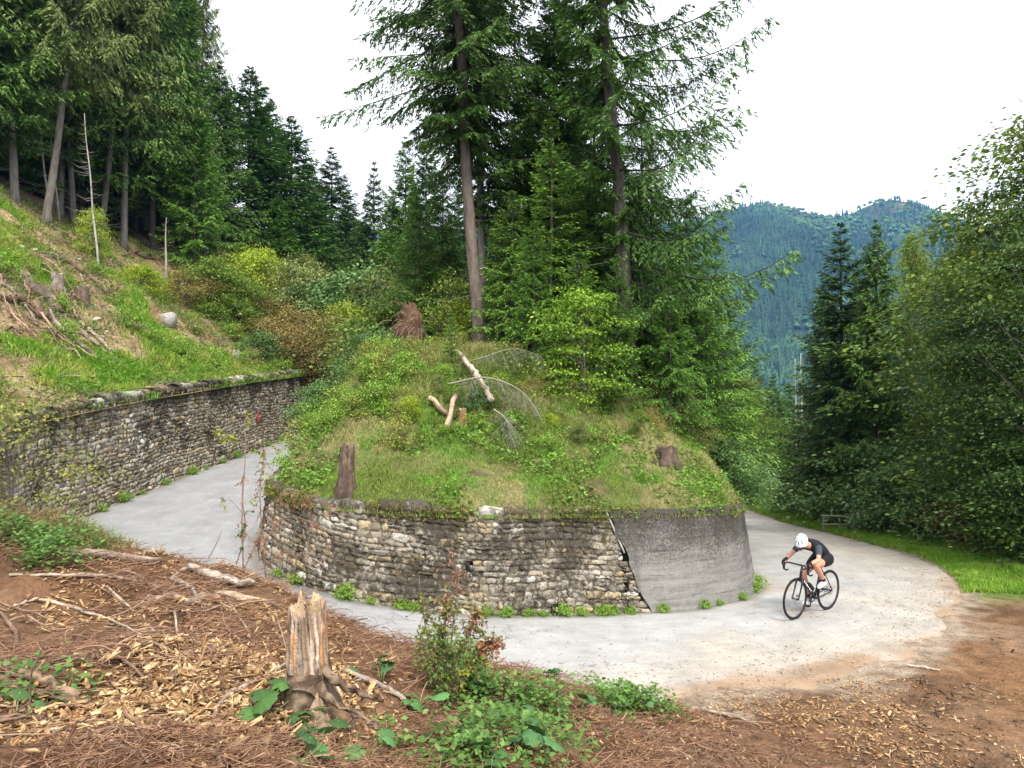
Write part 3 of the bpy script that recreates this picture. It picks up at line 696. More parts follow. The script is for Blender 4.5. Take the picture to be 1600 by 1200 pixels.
def spruce_mesh(seed, H, R, cb, nb=110, nt=22, ns=8, spl=.17, spw=.055, hang=.6, colA=(.02, .05, .014), colB=(.06, .13, .025),
                tr=.2, prof=.75, droop=.35, up=.3, side=None, dead=25, bark=(.13, .105, .085), lean=(0, 0), gap=0., tipc=.8, side_len=.42, minl=.22, whorl=0.):
    r = rg(seed); u = (np.arange(nb) + r.uniform(0, 1, nb)) / nb; u = u ** .95
    z = cb + (H - cb) * u
    if whorl: z = np.round(z / whorl) * whorl + r.normal(0, whorl * .1, nb)
    frac = np.clip((H - z) / (H - cb), 0, 1)
    L = R * frac ** prof * r.uniform(.62, 1.15, nb) * np.clip(.55 + u * 5, .55, 1) + .05
    az = np.arange(nb) * 2.39996 + r.normal(0, .3, nb)
    if side is not None: L = L * side(az, z)
    if gap: L = L * np.where(r.random(nb) < gap, .35, 1)
    K = 8; t = np.linspace(0, 1, K)[None]
    e = (-.25 + .95 * u ** 1.5)[:, None]
    dz = L[:, None] * (e * t - droop * (1 - u[:, None]) * t ** 1.3 + up * t ** 2.6) + 0
    azc = az[:, None] + r.normal(0, .12, (nb, 1)) * t ** 1.5
    ln = np.array(lean)
    P = np.stack([np.cos(azc) * L[:, None] * t, np.sin(azc) * L[:, None] * t, z[:, None] + dz], -1)
    P[..., :2] += ln * (P[..., 2:3] / H)
    rad = (.010 + .0065 * L)[:, None] * (1 - .85 * t)
    mb = MB(); kz = np.linspace(-.35, H, 26); tw = np.stack([ln[0] * kz / H + .03 * np.sin(kz * .9 + seed), ln[1] * kz / H, kz], 1)
    trr = tr * np.clip(1 - kz / H, .03, 1) ** .8; trr = trr * (1 + .55 * np.exp(-np.maximum(kz, 0) / .22)); V, f = tubes(tw[None], trr[None], 10)
    V = V + r.normal(0, .006, V.shape); mb.add(V, f, np.array(bark) * (1 + .0 * V[:, :1]) * (.85 + .3 * fbm(V[:, 2] * 1.5, V[:, 0] * 8, seed, 2)[:, None]))
    V, f = tubes(P, rad, 3, False); mb.add(V, f, np.array(bark) * .6)
    if dead:
        zz = r.uniform(.8, max(cb + (H - cb) * .25, 1.5), dead); a = r.uniform(0, 6.28, dead); Ld = r.uniform(.3, 1.3, dead) * R / 2.6
        q = np.linspace(0, 1, 5)[None]; D_ = np.stack([np.cos(a)[:, None] * Ld[:, None] * q, np.sin(a)[:, None] * Ld[:, None] * q, zz[:, None] - .25 * Ld[:, None] * q + .1 * q * q + r.normal(0, .02, (dead, 5))], -1)
        D_[..., :2] += ln * (D_[..., 2:3] / H); V, f = tubes(D_, .011 * (1 - .8 * q) + 0 * D_[..., 0], 3, False); mb.add(V, f, np.array(bark) * .9)
    fs = mb.F; tri = [x for x in fs if x.shape[1] == 3]; qd = [x for x in fs if x.shape[1] == 4]
    tm = mesh('trunk', np.vstack(mb.V), [np.vstack(tri), np.vstack(qd)], np.vstack(mb.C), True); tm.materials.append(M_bark)
    c, d, tip, sz = crown_twigs(P, L, az, r, nt, ns, spl, spw, hang, side_len, minl)
    n = len(c); nn = nrm(r.normal(0, .6, (n, 3)) + [0, 0, 1]); V, f = rhombi(c, d, nn, sz * spl * r.uniform(.6, 1.3, n), sz * spw * r.uniform(.7, 1.3, n))
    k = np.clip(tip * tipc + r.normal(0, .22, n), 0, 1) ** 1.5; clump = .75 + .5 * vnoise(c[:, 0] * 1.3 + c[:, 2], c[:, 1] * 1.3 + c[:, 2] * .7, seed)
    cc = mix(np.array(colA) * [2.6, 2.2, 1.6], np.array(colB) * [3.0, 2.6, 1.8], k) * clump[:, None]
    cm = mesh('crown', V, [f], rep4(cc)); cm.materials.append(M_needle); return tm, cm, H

def put_tree(name, meshes, loc, rz, scale, label, cat, group=None, zs=1.0, tilt=(0, 0)):
    tm, cm = meshes[0], meshes[1]
    e = empty(name, loc, rz, label, cat, group); e.scale = (scale, scale, scale * zs); e.rotation_euler = (tilt[0], tilt[1], rz)
    if tm is not None: link('trunk', tm, None, e)
    if cm is not None: link('crown', cm, None, e)
    return e

def broad_mesh(seed, H, R, cb, ncl=90, nl=110, lsize=.08, colA=(.03, .07, .012), colB=(.10, .17, .03), flat=.35, tr=.1, rc=.5, yellow=0., yc=(.30, .26, .03), bark=(.16, .14, .12), shape=1., stems=1, lasp=.6, droop=.3, shell=.45):
    r = rg(seed); q = r.uniform(0, 1, ncl); z = cb + (H - cb) * q
    rr = R * np.sin(np.pi * np.clip(.12 + .86 * q, 0, 1)) ** (.7 * shape) * r.uniform(0, 1, ncl) ** shell; a = r.uniform(0, 6.283, ncl)
    C_ = np.stack([np.cos(a) * rr, np.sin(a) * rr, z], 1) + r.normal(0, .08 * R, (ncl, 3)); C_[:, 2] = np.maximum(C_[:, 2], .1)
    mb = MB(); K = 7; t = np.linspace(0, 1, K)
    if stems == 1:
        kz = np.linspace(-.3, H * .9, 14); V, f = tubes(np.stack([.04 * H / 4 * np.sin(kz * 1.3 + seed), .03 * H / 4 * np.cos(kz * 1.1), kz], 1)[None], (tr * np.clip(1 - kz / H, .08, 1))[None], 8); mb.add(V, f, bark)
        st = np.stack([0 * z, 0 * z, np.clip(z - rr * .75 - .2, cb * .5, None)], 1)
    else:
        k = r.integers(0, stems, ncl); sa = k * 2.4; st = np.stack([np.cos(sa) * .12 * R, np.sin(sa) * .12 * R, 0 * z - .1], 1)
    P = st[:, None] * (1 - t[None, :, None]) + C_[:, None] * t[None, :, None]; P[..., 2] += (np.sin(np.pi * t) * .12)[None] * np.linalg.norm(C_ - st, axis=1)[:, None] * (-.6 if stems == 1 else 1)
    P[:, 1:-1] += r.normal(0, .03 * R, (ncl, K - 2, 3))
    V, f = tubes(P, (tr * .28 + .003) * (1 - .85 * t)[None] * r.uniform(.6, 1.2, (ncl, 1)), 3, False); mb.add(V, f, bark)
    tm = mb; fs = tm.F; tri = [x for x in fs if x.shape[1] == 3]; qd = [x for x in fs if x.shape[1] == 4]
    tmesh = mesh('trunk', np.vstack(mb.V), ([np.vstack(tri)] if tri else []) + [np.vstack(qd)], np.vstack(mb.C), True); tmesh.materials.append(M_bark)
    n = ncl * nl; ci = np.repeat(np.arange(ncl), nl); rcs = rc * r.uniform(.55, 1.3, ncl)[ci]
    off = r.normal(0, 1, (n, 3)) * np.array([1, 1, flat]) * rcs[:, None] * .6
    out = nrm(np.concatenate([C_[:, :2], 0 * C_[:, :1]], 1) + 1e-4)[ci]
    c = C_[ci] + off + out * (off * out).sum(1, keepdims=True) * .5; c[:, 2] -= droop * (off[:, :2] ** 2).sum(1) / np.maximum(rcs, .05)
    d = nrm(off * [1, 1, .3] + out * .25 + r.normal(0, .25, (n, 3)) + [0, 0, -.15]); nn = nrm(r.normal(0, .38, (n, 3)) + [0, 0, 1])
    s = lsize * r.uniform(.6, 1.3, n); V, f = rhombi(c, d, nn, s, s * lasp)
    k = np.clip(r.normal(.4, .25, n) + .35 * (off[:, 2] / (rcs * flat + .01)) * .3 + .25 * (r.random(ncl)[ci] - .5), 0, 1)
    cc = mix(np.array(colA) * [2.3, 1.9, 1.4], np.array(colB) * [2.1, 1.8, 1.4], k)
    if yellow:
        m = (r.random(ncl)[ci] * .7 + .3 * r.random(n)) < yellow; cc[m] = mix(cc[m], np.array(yc), r.uniform(.3, 1, m.sum()))
    cm = mesh('crown', V, [f], rep4(cc)); cm.materials.append(M_leaf); return tmesh, cm, H

def at(px, d, surf, dz=-.05):
    x = (px - CX) / F * d; return (x, d, float(surf(np.array([x]), np.array([d]))[0]) + dz)
def ztop(py, d): return CAMZ + (HY - py) / F * d
def onhill(px, py): p = hit(px, py, HL, 12, 90); return (p[0], p[1], p[2] - .05)

# --- the tall spruces on the mound
gm = 'tall spruces on the mound'
pA = at(750, 19.6, MD); ln = lambda dx: (dx, 0)
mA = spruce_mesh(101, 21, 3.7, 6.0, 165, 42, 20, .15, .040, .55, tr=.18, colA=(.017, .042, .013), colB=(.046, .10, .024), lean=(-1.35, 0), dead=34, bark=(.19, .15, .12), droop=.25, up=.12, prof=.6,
                 side=lambda az, z: np.where(z < 7.6, .45, 1.) * (1 + .12 * np.cos(az - 3.14)), side_len=.28, minl=.2, whorl=.5)
put_tree('spruce_tree', mA, pA, 0, 1, 'tall spruce with a long bare pale trunk rising just behind the leaning log', 'spruce tree', gm)
pB = at(764, 21.2, MD)
mB = spruce_mesh(102, 19, 2.9, 4.2, 170, 38, 20, .15, .042, .5, tr=.14, colA=(.016, .04, .012), colB=(.042, .095, .022), lean=(-.9, 0), dead=30, bark=(.24, .22, .19), side=lambda az, z: 1 + .35 * np.cos(az) - .55 * (z < 6), side_len=.3, minl=.2, whorl=.45)
put_tree('spruce_tree', mB, pB, 0, 1, 'slimmer grey spruce standing close behind the bare pale trunk', 'spruce tree', gm)
pC = at(868, 21.5, MD)
mC = spruce_mesh(103, 11.8, 2.7, .8, 180, 36, 20, .15, .044, .3, tr=.13, dead=14, colA=(.016, .04, .012), colB=(.045, .11, .02), prof=.8, side_len=.34, whorl=.4)
put_tree('spruce_tree', mC, pC, 0, 1, 'dense dark spruce filling the middle between the two tallest trunks', 'spruce tree', gm)
pD = at(990, 17.8, MD)
mD = spruce_mesh(104, 19, 4.1, 1.6, 150, 54, 22, .15, .036, .8, tr=.19, lean=(-1.35, .2), dead=24, bark=(.13, .11, .09), droop=.42, up=.55, prof=.42,
                 colA=(.018, .045, .013), colB=(.048, .105, .024), side=lambda az, z: np.clip(.72 + .42 * np.cos(az - .2), .3, 1.12) * np.where((z < 5.2) & (np.cos(az) < .2), .3, 1.), side_len=.2, minl=.26, whorl=.55)
put_tree('spruce_tree', mD, pD, 0, 1, 'big spruce with long drooping limbs reaching out to the right of the mound', 'spruce tree', gm)
# young spruces in between, lower foliage
mY1 = spruce_mesh(111, 6, 1.25, .9, 90, 22, 16, .11, .03, .2, tr=.05, dead=8, colA=(.03, .075, .016), colB=(.10, .19, .035), up=.1, droop=.1, whorl=.33)
mY2 = spruce_mesh(112, 5, 1.5, .5, 90, 22, 16, .115, .032, .3, tr=.06, dead=6, colA=(.025, .065, .015), colB=(.09, .17, .035), up=.2, whorl=.33)
mY3 = spruce_mesh(113, 7.5, 1.9, .9, 110, 26, 16, .12, .034, .4, tr=.08, dead=10, colA=(.02, .055, .013), colB=(.062, .14, .024), whorl=.4)
for px, d, py, m_, lab in [
    (862, 18.4, 185, mY1, 'slender young spruce in front of the dense dark one on the mound'),
    (690, 23.5, 262, mY3, 'young spruce left of the bare pale trunk with layered boughs'),
    (800, 19.2, 300, mY2, 'short bushy spruce just right of the bare pale trunk'),
    (905, 17.6, 395, mY2, 'low bright spruce behind the leafy beech sapling'),
    (945, 19.5, 300, mY3, 'middle sized spruce left of the trunk with long drooping limbs'),
    (1062, 18.8, 360, mY3, 'green spruce at the right shoulder of the mound'),
    (1108, 19.8, 410, mY2, 'small spruce at the right rim of the mound above the yellow green tree'),
    (648, 27, 330, mY2, 'small spruce at the left rim of the mound above the root plate'),
    (1020, 21.5, 250, mY3, 'darker spruce behind the right trunk on the mound'),
    (760, 24.5, 330, mY3, 'spruce standing behind the two close trunks'),
    (835, 17.3, 340, mY3, 'green spruce with low boughs left of the beech sapling'), (965, 16.6, 400, mY3, 'bright spruce whose boughs touch the beech sapling from the right'), (1048, 16.3, 430, mY3, 'spruce with wide low boughs under the long drooping limbs'), (1005, 20.5, 170, mY3, 'tall mid green spruce right behind the trunk with drooping limbs'),
    (930, 21.5, 90, mY3, 'tall mid green spruce left behind the trunk with drooping limbs'), (790, 22.5, 230, mY3, 'mid green spruce between the two close trunks and the dense one'), (1075, 17.8, 300, mY3, 'spruce filling the space under the right hand limbs'), (895, 18.8, 270, mY3, 'mid green spruce right of the slender young one'), (655, 22.5, 300, mY3, 'green spruce left behind the root plate'), (1120, 21, 380, mY3, 'rightmost spruce on the mound'),
    (782, 20.5, 345, mY2, 'bushy low spruce right against the grey spruce trunk'), (848, 18.8, 395, mY2, 'low dense spruce beneath the slender young one'), (980, 18.6, 360, mY2, 'bushy spruce right of the beech sapling trunk'), (1030, 18.2, 470, mY2, 'lowest bushy spruce under the drooping limbs'),
    (705, 15.9, 485, mY1, 'tiny pale green spruce sapling beside the upper end of the leaning log')]:
    p = at(px, d, MD); s = (ztop(py, d) - p[2]) / m_[2]
    if m_[2] * s < 2: s *= 1
    put_tree('young_spruce', m_, p, px * .37, s, lab, 'spruce tree', 'young spruces on the mound')

# --- forest spruces: six shapes, each tree a copy
V1 = spruce_mesh(201, 20, 4.14, 3.5, 140, 24, 13, 0.26, 0.074, .8, tr=.18, dead=30, gap=.1, colB=(.05, .105, .024), whorl=.5, prof=.9)
V2 = spruce_mesh(202, 18, 4.14, 1.2, 150, 24, 13, 0.24, 0.074, .4, tr=.18, dead=10, colA=(.017, .043, .013), colB=(.045, .105, .022), whorl=.5, prof=.9)
V3 = spruce_mesh(203, 22, 4.14, 8.0, 120, 24, 13, 0.24, 0.065, 1.2, tr=.17, dead=46, bark=(.16, .14, .115), colA=(.03, .055, .02), colB=(.085, .12, .045), gap=.15, whorl=.5, prof=.9)
V4 = spruce_mesh(204, 16, 4.14, .8, 150, 24, 13, 0.23, 0.070, .35, tr=.16, dead=8, colA=(.022, .06, .014), colB=(.07, .15, .025), whorl=.5, prof=.9)
V5 = spruce_mesh(205, 17, 3.25, 2.2, 130, 24, 13, 0.24, 0.074, .5, tr=.15, dead=16, colA=(.016, .038, .014), colB=(.04, .085, .024), whorl=.5, prof=.9)
V6 = spruce_mesh(206, 21, 4.03, 5.5, 125, 24, 13, 0.24, 0.070, .9, tr=.17, dead=36, bark=(.2, .18, .15), colA=(.022, .05, .015), colB=(.055, .11, .025), gap=.12, whorl=.5, prof=.9)
def forest(px, d, py, m_, lab, group='spruces of the hillside forest', tilt=0, cat='spruce tree', surf=HL, w_=1.):
    p = at(px, d, surf, -.15); h = ztop(py, d) - p[2]; s = h / m_[2]
    e = put_tree('spruce_tree', m_, p, (px * 1.7 + d) % 6.28, s, lab, cat, group, tilt=(0, tilt)); e.scale = (s * w_, s * w_, s); return e
def fb(px, py, H, m_, lab, tilt=0., name='spruce_tree', cat='spruce tree', group='spruces of the hillside forest'):
    p = onhill(px, py); s = H / m_[2]; return put_tree(name, m_, p, (px * 1.3) % 6.28, s, lab, cat, group, tilt=(0, tilt))
fb(66, 352, 21, V3, 'spruce with a bare grey trunk leaning left at the top of the cleared slope', -.11)
fb(152, 372, 20, V3, 'spruce with pale knotty trunk and hanging grey green boughs behind the white snag', -.12)
fb(190, 385, 21, V6, 'dark thick trunked spruce above the brush pile at the forest edge', -.04)
fb(235, 392, 20, V1, 'spruce between the thick dark trunk and the short dead trunk')
fb(20, 318, 20, V6, 'spruce at the upper left corner of the cleared slope', -.08)
fb(112, 350, 18, V6, 'slim spruce between two pale leaning trunks at the forest edge', -.1)
forest(300, 40, 118, V4, 'bright green spruce with boughs nearly to the ground at the corner of the forest', w_=1.0)
forest(262, 44, -120, V2, 'tall dark spruce directly behind the short dead trunk')
forest(338, 47, 90, V1, 'spruce whose crown edge meets the white sky above the bright green spruce', w_=1.25)
forest(386, 51, 98, V2, 'tall spruce standing against the sky right of the forest corner', w_=1.65)
forest(418, 57, 150, V2, 'spruce with rounded top second from the forest corner', w_=1.5)
forest(452, 54, 178, V2, 'very dark full spruce above the hillside bushes', w_=1.75)
forest(486, 57, 262, V5, 'narrow dark spruce beside the very dark full one', w_=1.7)
forest(516, 61, 228, V5, 'pointed spruce with a yellow tuft at its top, right end of the left forest', w_=1.6)
forest(541, 64, 295, V5, 'small pointed spruce at the right end of the left forest', w_=1.6)
forest(432, 50, 300, V4, 'lower mid green spruce in front of the dark hillside spruces', w_=1.4)
forest(505, 58, 330, V2, 'low dark spruce closing the gap above the hillside bushes', w_=1.5)
r = rg(5)
# crowd of spruces behind, no way to tell them apart
k = 0
for i in range(110):
    d = r.uniform(28, 68); px = r.uniform(-60, 330) - (d - 28) * .6; x = (px - CX) / F * d; xe = float(np.interp(d, LE[:, 1], LE[:, 0])); D = xe - x
    if D < 13.2: continue
    if k > 66: break
    k += 1; m_ = [V1, V2, V3, V6, V5, V1][r.integers(6)]; p = at(px, d, HL, -.2); s = r.uniform(.85, 1.15)
    zt = p[2] + m_[2] * s; pyt = HY - (zt - CAMZ) / d * F
    lim = 0 if px < 300 else 110
    if pyt > -40 and px > 250: continue
    put_tree('spruce_tree', m_, p, r.uniform(0, 6.28), s, 'dark spruce deep inside the hillside forest, one of the crowd behind', 'spruce tree', 'spruces deep inside the hillside forest', tilt=(0, r.normal(-.03, .03)))
# spruces behind the mound and beyond
def base_far(x, y): return np.full(np.shape(x), 3.2) + .05 * (np.asarray(y) - 36)
for px, d, py, m_, lab, w_ in [(583, 52, 252, V5, 'dark narrow spruce left of the mound top against the sky', 1.1), (632, 43, 212, V4, 'tall layered spruce behind the uprooted root plate', .9),
    (612, 47, 300, V2, 'spruce half hidden between two taller ones behind the mound', 1), (665, 40, 200, V2, 'spruce just left of the bare pale trunk behind the mound', .9), (600, 46, 360, V4, 'low spruce behind the leafy bushes by the left road', 1.1),
    (560, 66, 345, V5, 'small distant spruce in the notch between forest and mound', 1.3), (725, 44, 240, V2, 'spruce crown seen behind the pale trunk', 1), (820, 40, 120, V2, 'tall spruce far behind the dense middle one', 1), (900, 42, 160, V5, 'narrow spruce far behind the mound', 1.3),
    (640, 42, 380, V2, 'dark low spruce filling the space behind the root plate', 1.2), (545, 56, 395, V4, 'low green spruce above the end of the left wall', 1.2), (700, 36, 330, V2, 'dark low spruce behind the pale trunk', 1.1)]:
    forest(px, d, py, m_, lab, 'spruces behind the mound', 0, 'spruce tree', base_far, w_)

# back land behind the mound
X_, Y_ = np.arange(-10, 14, .6), np.arange(33, 75, .8)
sheet('back_slope', np.arange(-12, 12, .6), np.arange(44, 120, 1.2), lambda x, y: 3.2 + .05 * (y - 36) + .4 * fbm(x * .4, y * .4, 5, 3) - 3.5 * sstep(3, 9, x), lambda x, y, z: mix([.06, .07, .03], [.1, .12, .04], vnoise(x, y, 3)))

# right side: spruces, snags, broadleaves below the verge
def GR(x, y): return G(x, y)
for px, d, py, m_, lab, w_ in [(1316, 28, 350, V5, 'tall spruce below the road with a pointed top, left of the pair', 1.35), (1372, 26, 342, V1, 'tall spruce below the road with ragged hanging boughs, right of the pair', 1.0),
    (1290, 31, 455, V2, 'spruce with wide low boughs leaning on the tall pair', 1.0), (1400, 27, 560, V5, 'dark low spruce at the foot of the tall pair', 1.4), (1345, 30, 440, V5, 'spruce hidden between the tall pair', 1.3)]:
    forest(px, d, py, m_, lab, 'spruces below the right verge', 0, 'spruce tree', GR, w_)
for px, d, py, m_, lab in [(1208, 46, 585, V2, 'bluish spruce down the road beside the pale snag'), (1232, 52, 600, V4, 'small green spruce down the road right of the bluish one'), (1180, 50, 560, V5, 'spruce down the road behind the yellow green tree'), (1262, 42, 610, V4, 'low spruce down the road below the bare snags'), (1247, 33, 640, V4, 'spruce hiding the feet of the bare snags'), (1226, 36, 650, V2, 'dark spruce at the far end of the verge')]:
    p = ((px - CX) / F * d, d, -3.5); s = (ztop(py, d) - p[2]) / m_[2]; put_tree('spruce_tree', m_, p, px, s, lab, 'spruce tree', 'spruces further down the road').scale = (s * 1.25, s * 1.25, s)

def snag(px, d, surf, py, seed, lab, tr=.09, nb=40, bl=.9, col=(.42, .38, .33), base=None, grp=None, lean=0.):
    p = at(px, d, surf) if base is None else base; H = ztop(py, p[1]) - p[2]; r = rg(seed); mb = MB()
    kz = np.linspace(-.2, H, 14); V, f = tubes(np.stack([lean * kz / H + .02 * np.sin(kz * 2), 0 * kz, kz], 1)[None], (tr * (1 - .75 * np.clip(kz / H, 0, 1)))[None], 7); mb.add(V, f, col); mb.build('trunk', M_bark, None, True)
    t_ = bpy.context.scene.collection.objects[-1]
    e = empty('dead_tree', p, 0, lab, 'dead tree', grp); t_.parent = e
    z = H * r.uniform(.12, .98, nb); a = r.uniform(0, 6.28, nb); L = bl * r.uniform(.25, 1, nb) * (1.15 - z / H) + .1; q = np.linspace(0, 1, 6)[None]
    P = np.stack([lean * z[:, None] / H + np.cos(a)[:, None] * L[:, None] * q, np.sin(a)[:, None] * L[:, None] * q, z[:, None] - L[:, None] * (.35 * q - .45 * q * q) + r.normal(0, .015, (nb, 6))], -1)
    mb = MB(); V, f = tubes(P, .012 * max(tr / .09, .9) * (1 - .8 * q) + 0 * P[..., 0], 3, False); mb.add(V, f, np.array(col) * .8); o = mb.build('dead_branches', M_twig, e); return e
snag(1252, 36, lambda x, y: 0 * x - 3.5, 552, 1, 'bare pale snag with thin twigs beyond the road bend, beside the bluish spruce', .07, 60, 1.5, grp='dead standing trees')
snag(1243, 40, lambda x, y: 0 * x - 3.5, 560, 2, 'second bare snag, half hidden behind the first one beyond the road bend', .06, 50, 1.2, grp='dead standing trees')
snag(150, 0, HL, 172, 3, 'slim white dead trunk with short bare twigs standing on the cleared slope', .05, 60, 1.2, (.36, .33, .29), onhill(151, 420), 'dead standing trees', -.7)
snag(255, 0, HL, 338, 4, 'short dead trunk with one drooping bare branch at the forest edge', .07, 14, .8, (.36, .30, .24), onhill(256, 441), 'dead standing trees')
snag(318, 0, HL, 330, 5, 'bare slim trunk at the forest edge in front of the bright green spruce', .09, 10, .6, (.24, .2, .17), onhill(318, 443), 'dead standing trees')
snag(303, 0, HL, 340, 6, 'thinner dead pole just left of the bare slim trunk at the forest edge', .05, 8, .5, (.26, .23, .2), onhill(302, 432), 'dead standing trees')
snag(352, 0, HL, 350, 7, 'thin pole behind the yellow green bush at the forest edge', .05, 8, .5, (.26, .23, .2), onhill(350, 432), 'dead standing trees')
snag(75, 0, HL, 120, 8, 'thin bare stem beside the leaning grey trunk', .06, 20, .7, (.25, .22, .18), onhill(75, 345), 'dead standing trees', -.9)
snag(86, 0, HL, 150, 9, 'thin bare stem with pale bark left of the slim white dead trunk', .055, 20, .6, (.3, .27, .22), onhill(88, 345), 'dead standing trees', -.7)
snag(797, 18.8, MD, 480, 10, 'short black dead stem on the mound right of the pale trunk', .06, 6, .3, (.05, .04, .035), grp='dead standing trees')

B1 = broad_mesh(301, 9.5, 3.1, .8, 260, 340, .08, (.019, .05, .014), (.065, .13, .035), .17, .13, .8)
B2 = broad_mesh(302, 8, 2.6, .6, 240, 230, .095, (.03, .075, .012), (.12, .19, .03), .3, .1, .55, yellow=.25, yc=(.26, .24, .03))
B3 = broad_mesh(303, 6, 2.3, .4, 220, 210, .085, (.021, .056, .016), (.075, .15, .042), .2, .08, .62)
def push(p, need):
    """stand clear of the grass verge"""
    p = list(p)
    for _ in range(60):
        if near(OUT, [p[0]], [p[1]])[0][0] >= need: break
        p[0] += .12
    p[2] = float(G(np.array([p[0]]), np.array([p[1]]))[0]) - .06; return tuple(p)
def bl(px, d, py, m_, lab, surf=GR, w_=1., grp='broadleaf trees along the right verge', name='beech_tree', cat='beech tree', dz=-.1):
    p = at(px, d, surf, dz)
    if surf is GR: p = push(p, 1.7 + .8 * w_ * (2.6 if m_[2] > 7 else 2.2))
    s = (ztop(py, d) - p[2]) / m_[2]; e = put_tree(name, m_, p, (px * 2.1) % 6.28, s, lab, cat, grp); e.scale = (s * w_, s * w_, s); return e
bl(1700, 15.6, 205, B1, 'tall dark beech at the right edge whose sparse twigs reach into the sky', w_=.85)
bl(1640, 19.5, 290, B1, 'broad dark beech right of the tall spruce pair', w_=.72)
bl(1505, 24, 372, B2, 'yellowish beech leaning over the tall spruce pair', w_=.52)
bl(1560, 21.5, 385, B1, 'deep green beech between the yellowish one and the verge', w_=.62)
bl(1700, 19, 150, B2, 'yellow tinged beech behind the right edge beech', w_=1)
bl(1610, 16.5, 470, B3, 'low spreading beech over the grass verge at the right edge', w_=1.1)
bl(1545, 17.6, 600, B3, 'bushy beech thicket above the verge, left of the low spreading one', w_=.95)
bl(1455, 19.5, 640, B3, 'dark bushy thicket between the verge and the tall beeches', w_=1.1)
bl(1400, 21.5, 690, B3, 'small dark thicket at the foot of the ragged spruce', w_=1.3)
bl(1432, 27, 372, B2, 'slim yellow green birch like tree rising behind the ragged spruce', w_=.26)
bl(1145, 25, 580, B2, 'yellow green round tree at the foot of the mound beside the descending road', lambda x, y: np.full(np.shape(x), .0), .95, 'broadleaf trees round the mound')
bl(1090, 20.6, 570, B2, 'leafy tree on the right rim of the mound under the drooping limbs', MD, .8, 'broadleaf trees round the mound')
bl(1166, 40, 715, B3, 'small round tree on the grass beyond the end of the road', lambda x, y: np.full(np.shape(x), -2.2), .9, 'broadleaf trees round the mound')

# shrubs
Sh1 = broad_mesh(311, 1.8, 1.2, .1, 110, 110, .075, (.035, .08, .015), (.13, .21, .04), .5, .03, .28, stems=5, yellow=.12)
Sh2 = broad_mesh(312, 2.2, 1.1, .1, 100, 100, .07, (.05, .085, .025), (.17, .22, .08), .55, .03, .28, stems=5, yellow=.12)
Sh3 = broad_mesh(313, 1.5, 1.3, .05, 90, 90, .06, (.09, .085, .035), (.2, .19, .07), .6, .02, .3, stems=6, yellow=.3, yc=(.22, .12, .05))
Sh4 = broad_mesh(314, 2.0, 1.4, .1, 130, 110, .09, (.03, .075, .025), (.10, .19, .07), .45, .03, .33, stems=5)
Sh5 = broad_mesh(315, 1.6, 1.1, .05, 100, 100, .075, (.07, .14, .012), (.26, .34, .04), .5, .03, .28, stems=5)
def sh(px, d, py, m_, lab, surf, w_=1., grp='shrubs'):
    p = at(px, d, surf, -.06); s = (ztop(py, d) - p[2]) / m_[2]; s = max(s, .25); e = put_tree('shrub', m_, p, (px * 2.7) % 6.28, s, lab, 'shrub', grp); e.scale = (s * w_, s * w_, s); return e
def shh(px, py, H, m_, lab, w_=1., grp='shrubs on the left hillside'):
    p = onhill(px, py); s = H / m_[2]; e = put_tree('shrub', m_, (p[0], p[1], p[2] - .05), (px * 2.7) % 6.28, s, lab, 'shrub', grp); e.scale = (s * w_, s * w_, s)
shh(395, 470, 3.0, Sh5, 'bright yellow green bush at the foot of the dark spruces', .8); shh(330, 490, 2.6, Sh1, 'round green bush left of the bright yellow green one', 1.0); shh(370, 505, 2.2, Sh1, 'low green bush in front of the bright yellow green one', 1.2)
shh(222, 458, 1.2, Sh5, 'small lone bush on the cleared slope below the dead trunk'); shh(430, 505, 2.6, Sh3, 'brownish dry bush above the grass strip', 1.1); shh(470, 490, 4.2, Sh2, 'tall pale bush in front of the very dark spruce', .9)
shh(495, 500, 3.2, Sh2, 'pale bush next to the end of the left wall', 1.0); shh(540, 490, 4.2, Sh4, 'large mid green bush above the end of the left wall', .7); shh(440, 520, 1.9, Sh3, 'dry red tinted bush over the left wall', 1.3); shh(390, 528, 1.3, Sh4, 'dark small bush beside the short stump', 1.2)
shh(288, 478, 1.6, Sh3, 'dry bush right of the concrete block on the slope', 1.2); shh(500, 535, 1.5, Sh3, 'yellowing bush above the far end of the left wall', 1.0); shh(345, 462, 2.6, Sh2, 'greyish bush at the forest edge poles', .9)
shh(140, 398, 2.0, Sh5, 'leafy green sapling clump round the white dead trunk', .5)
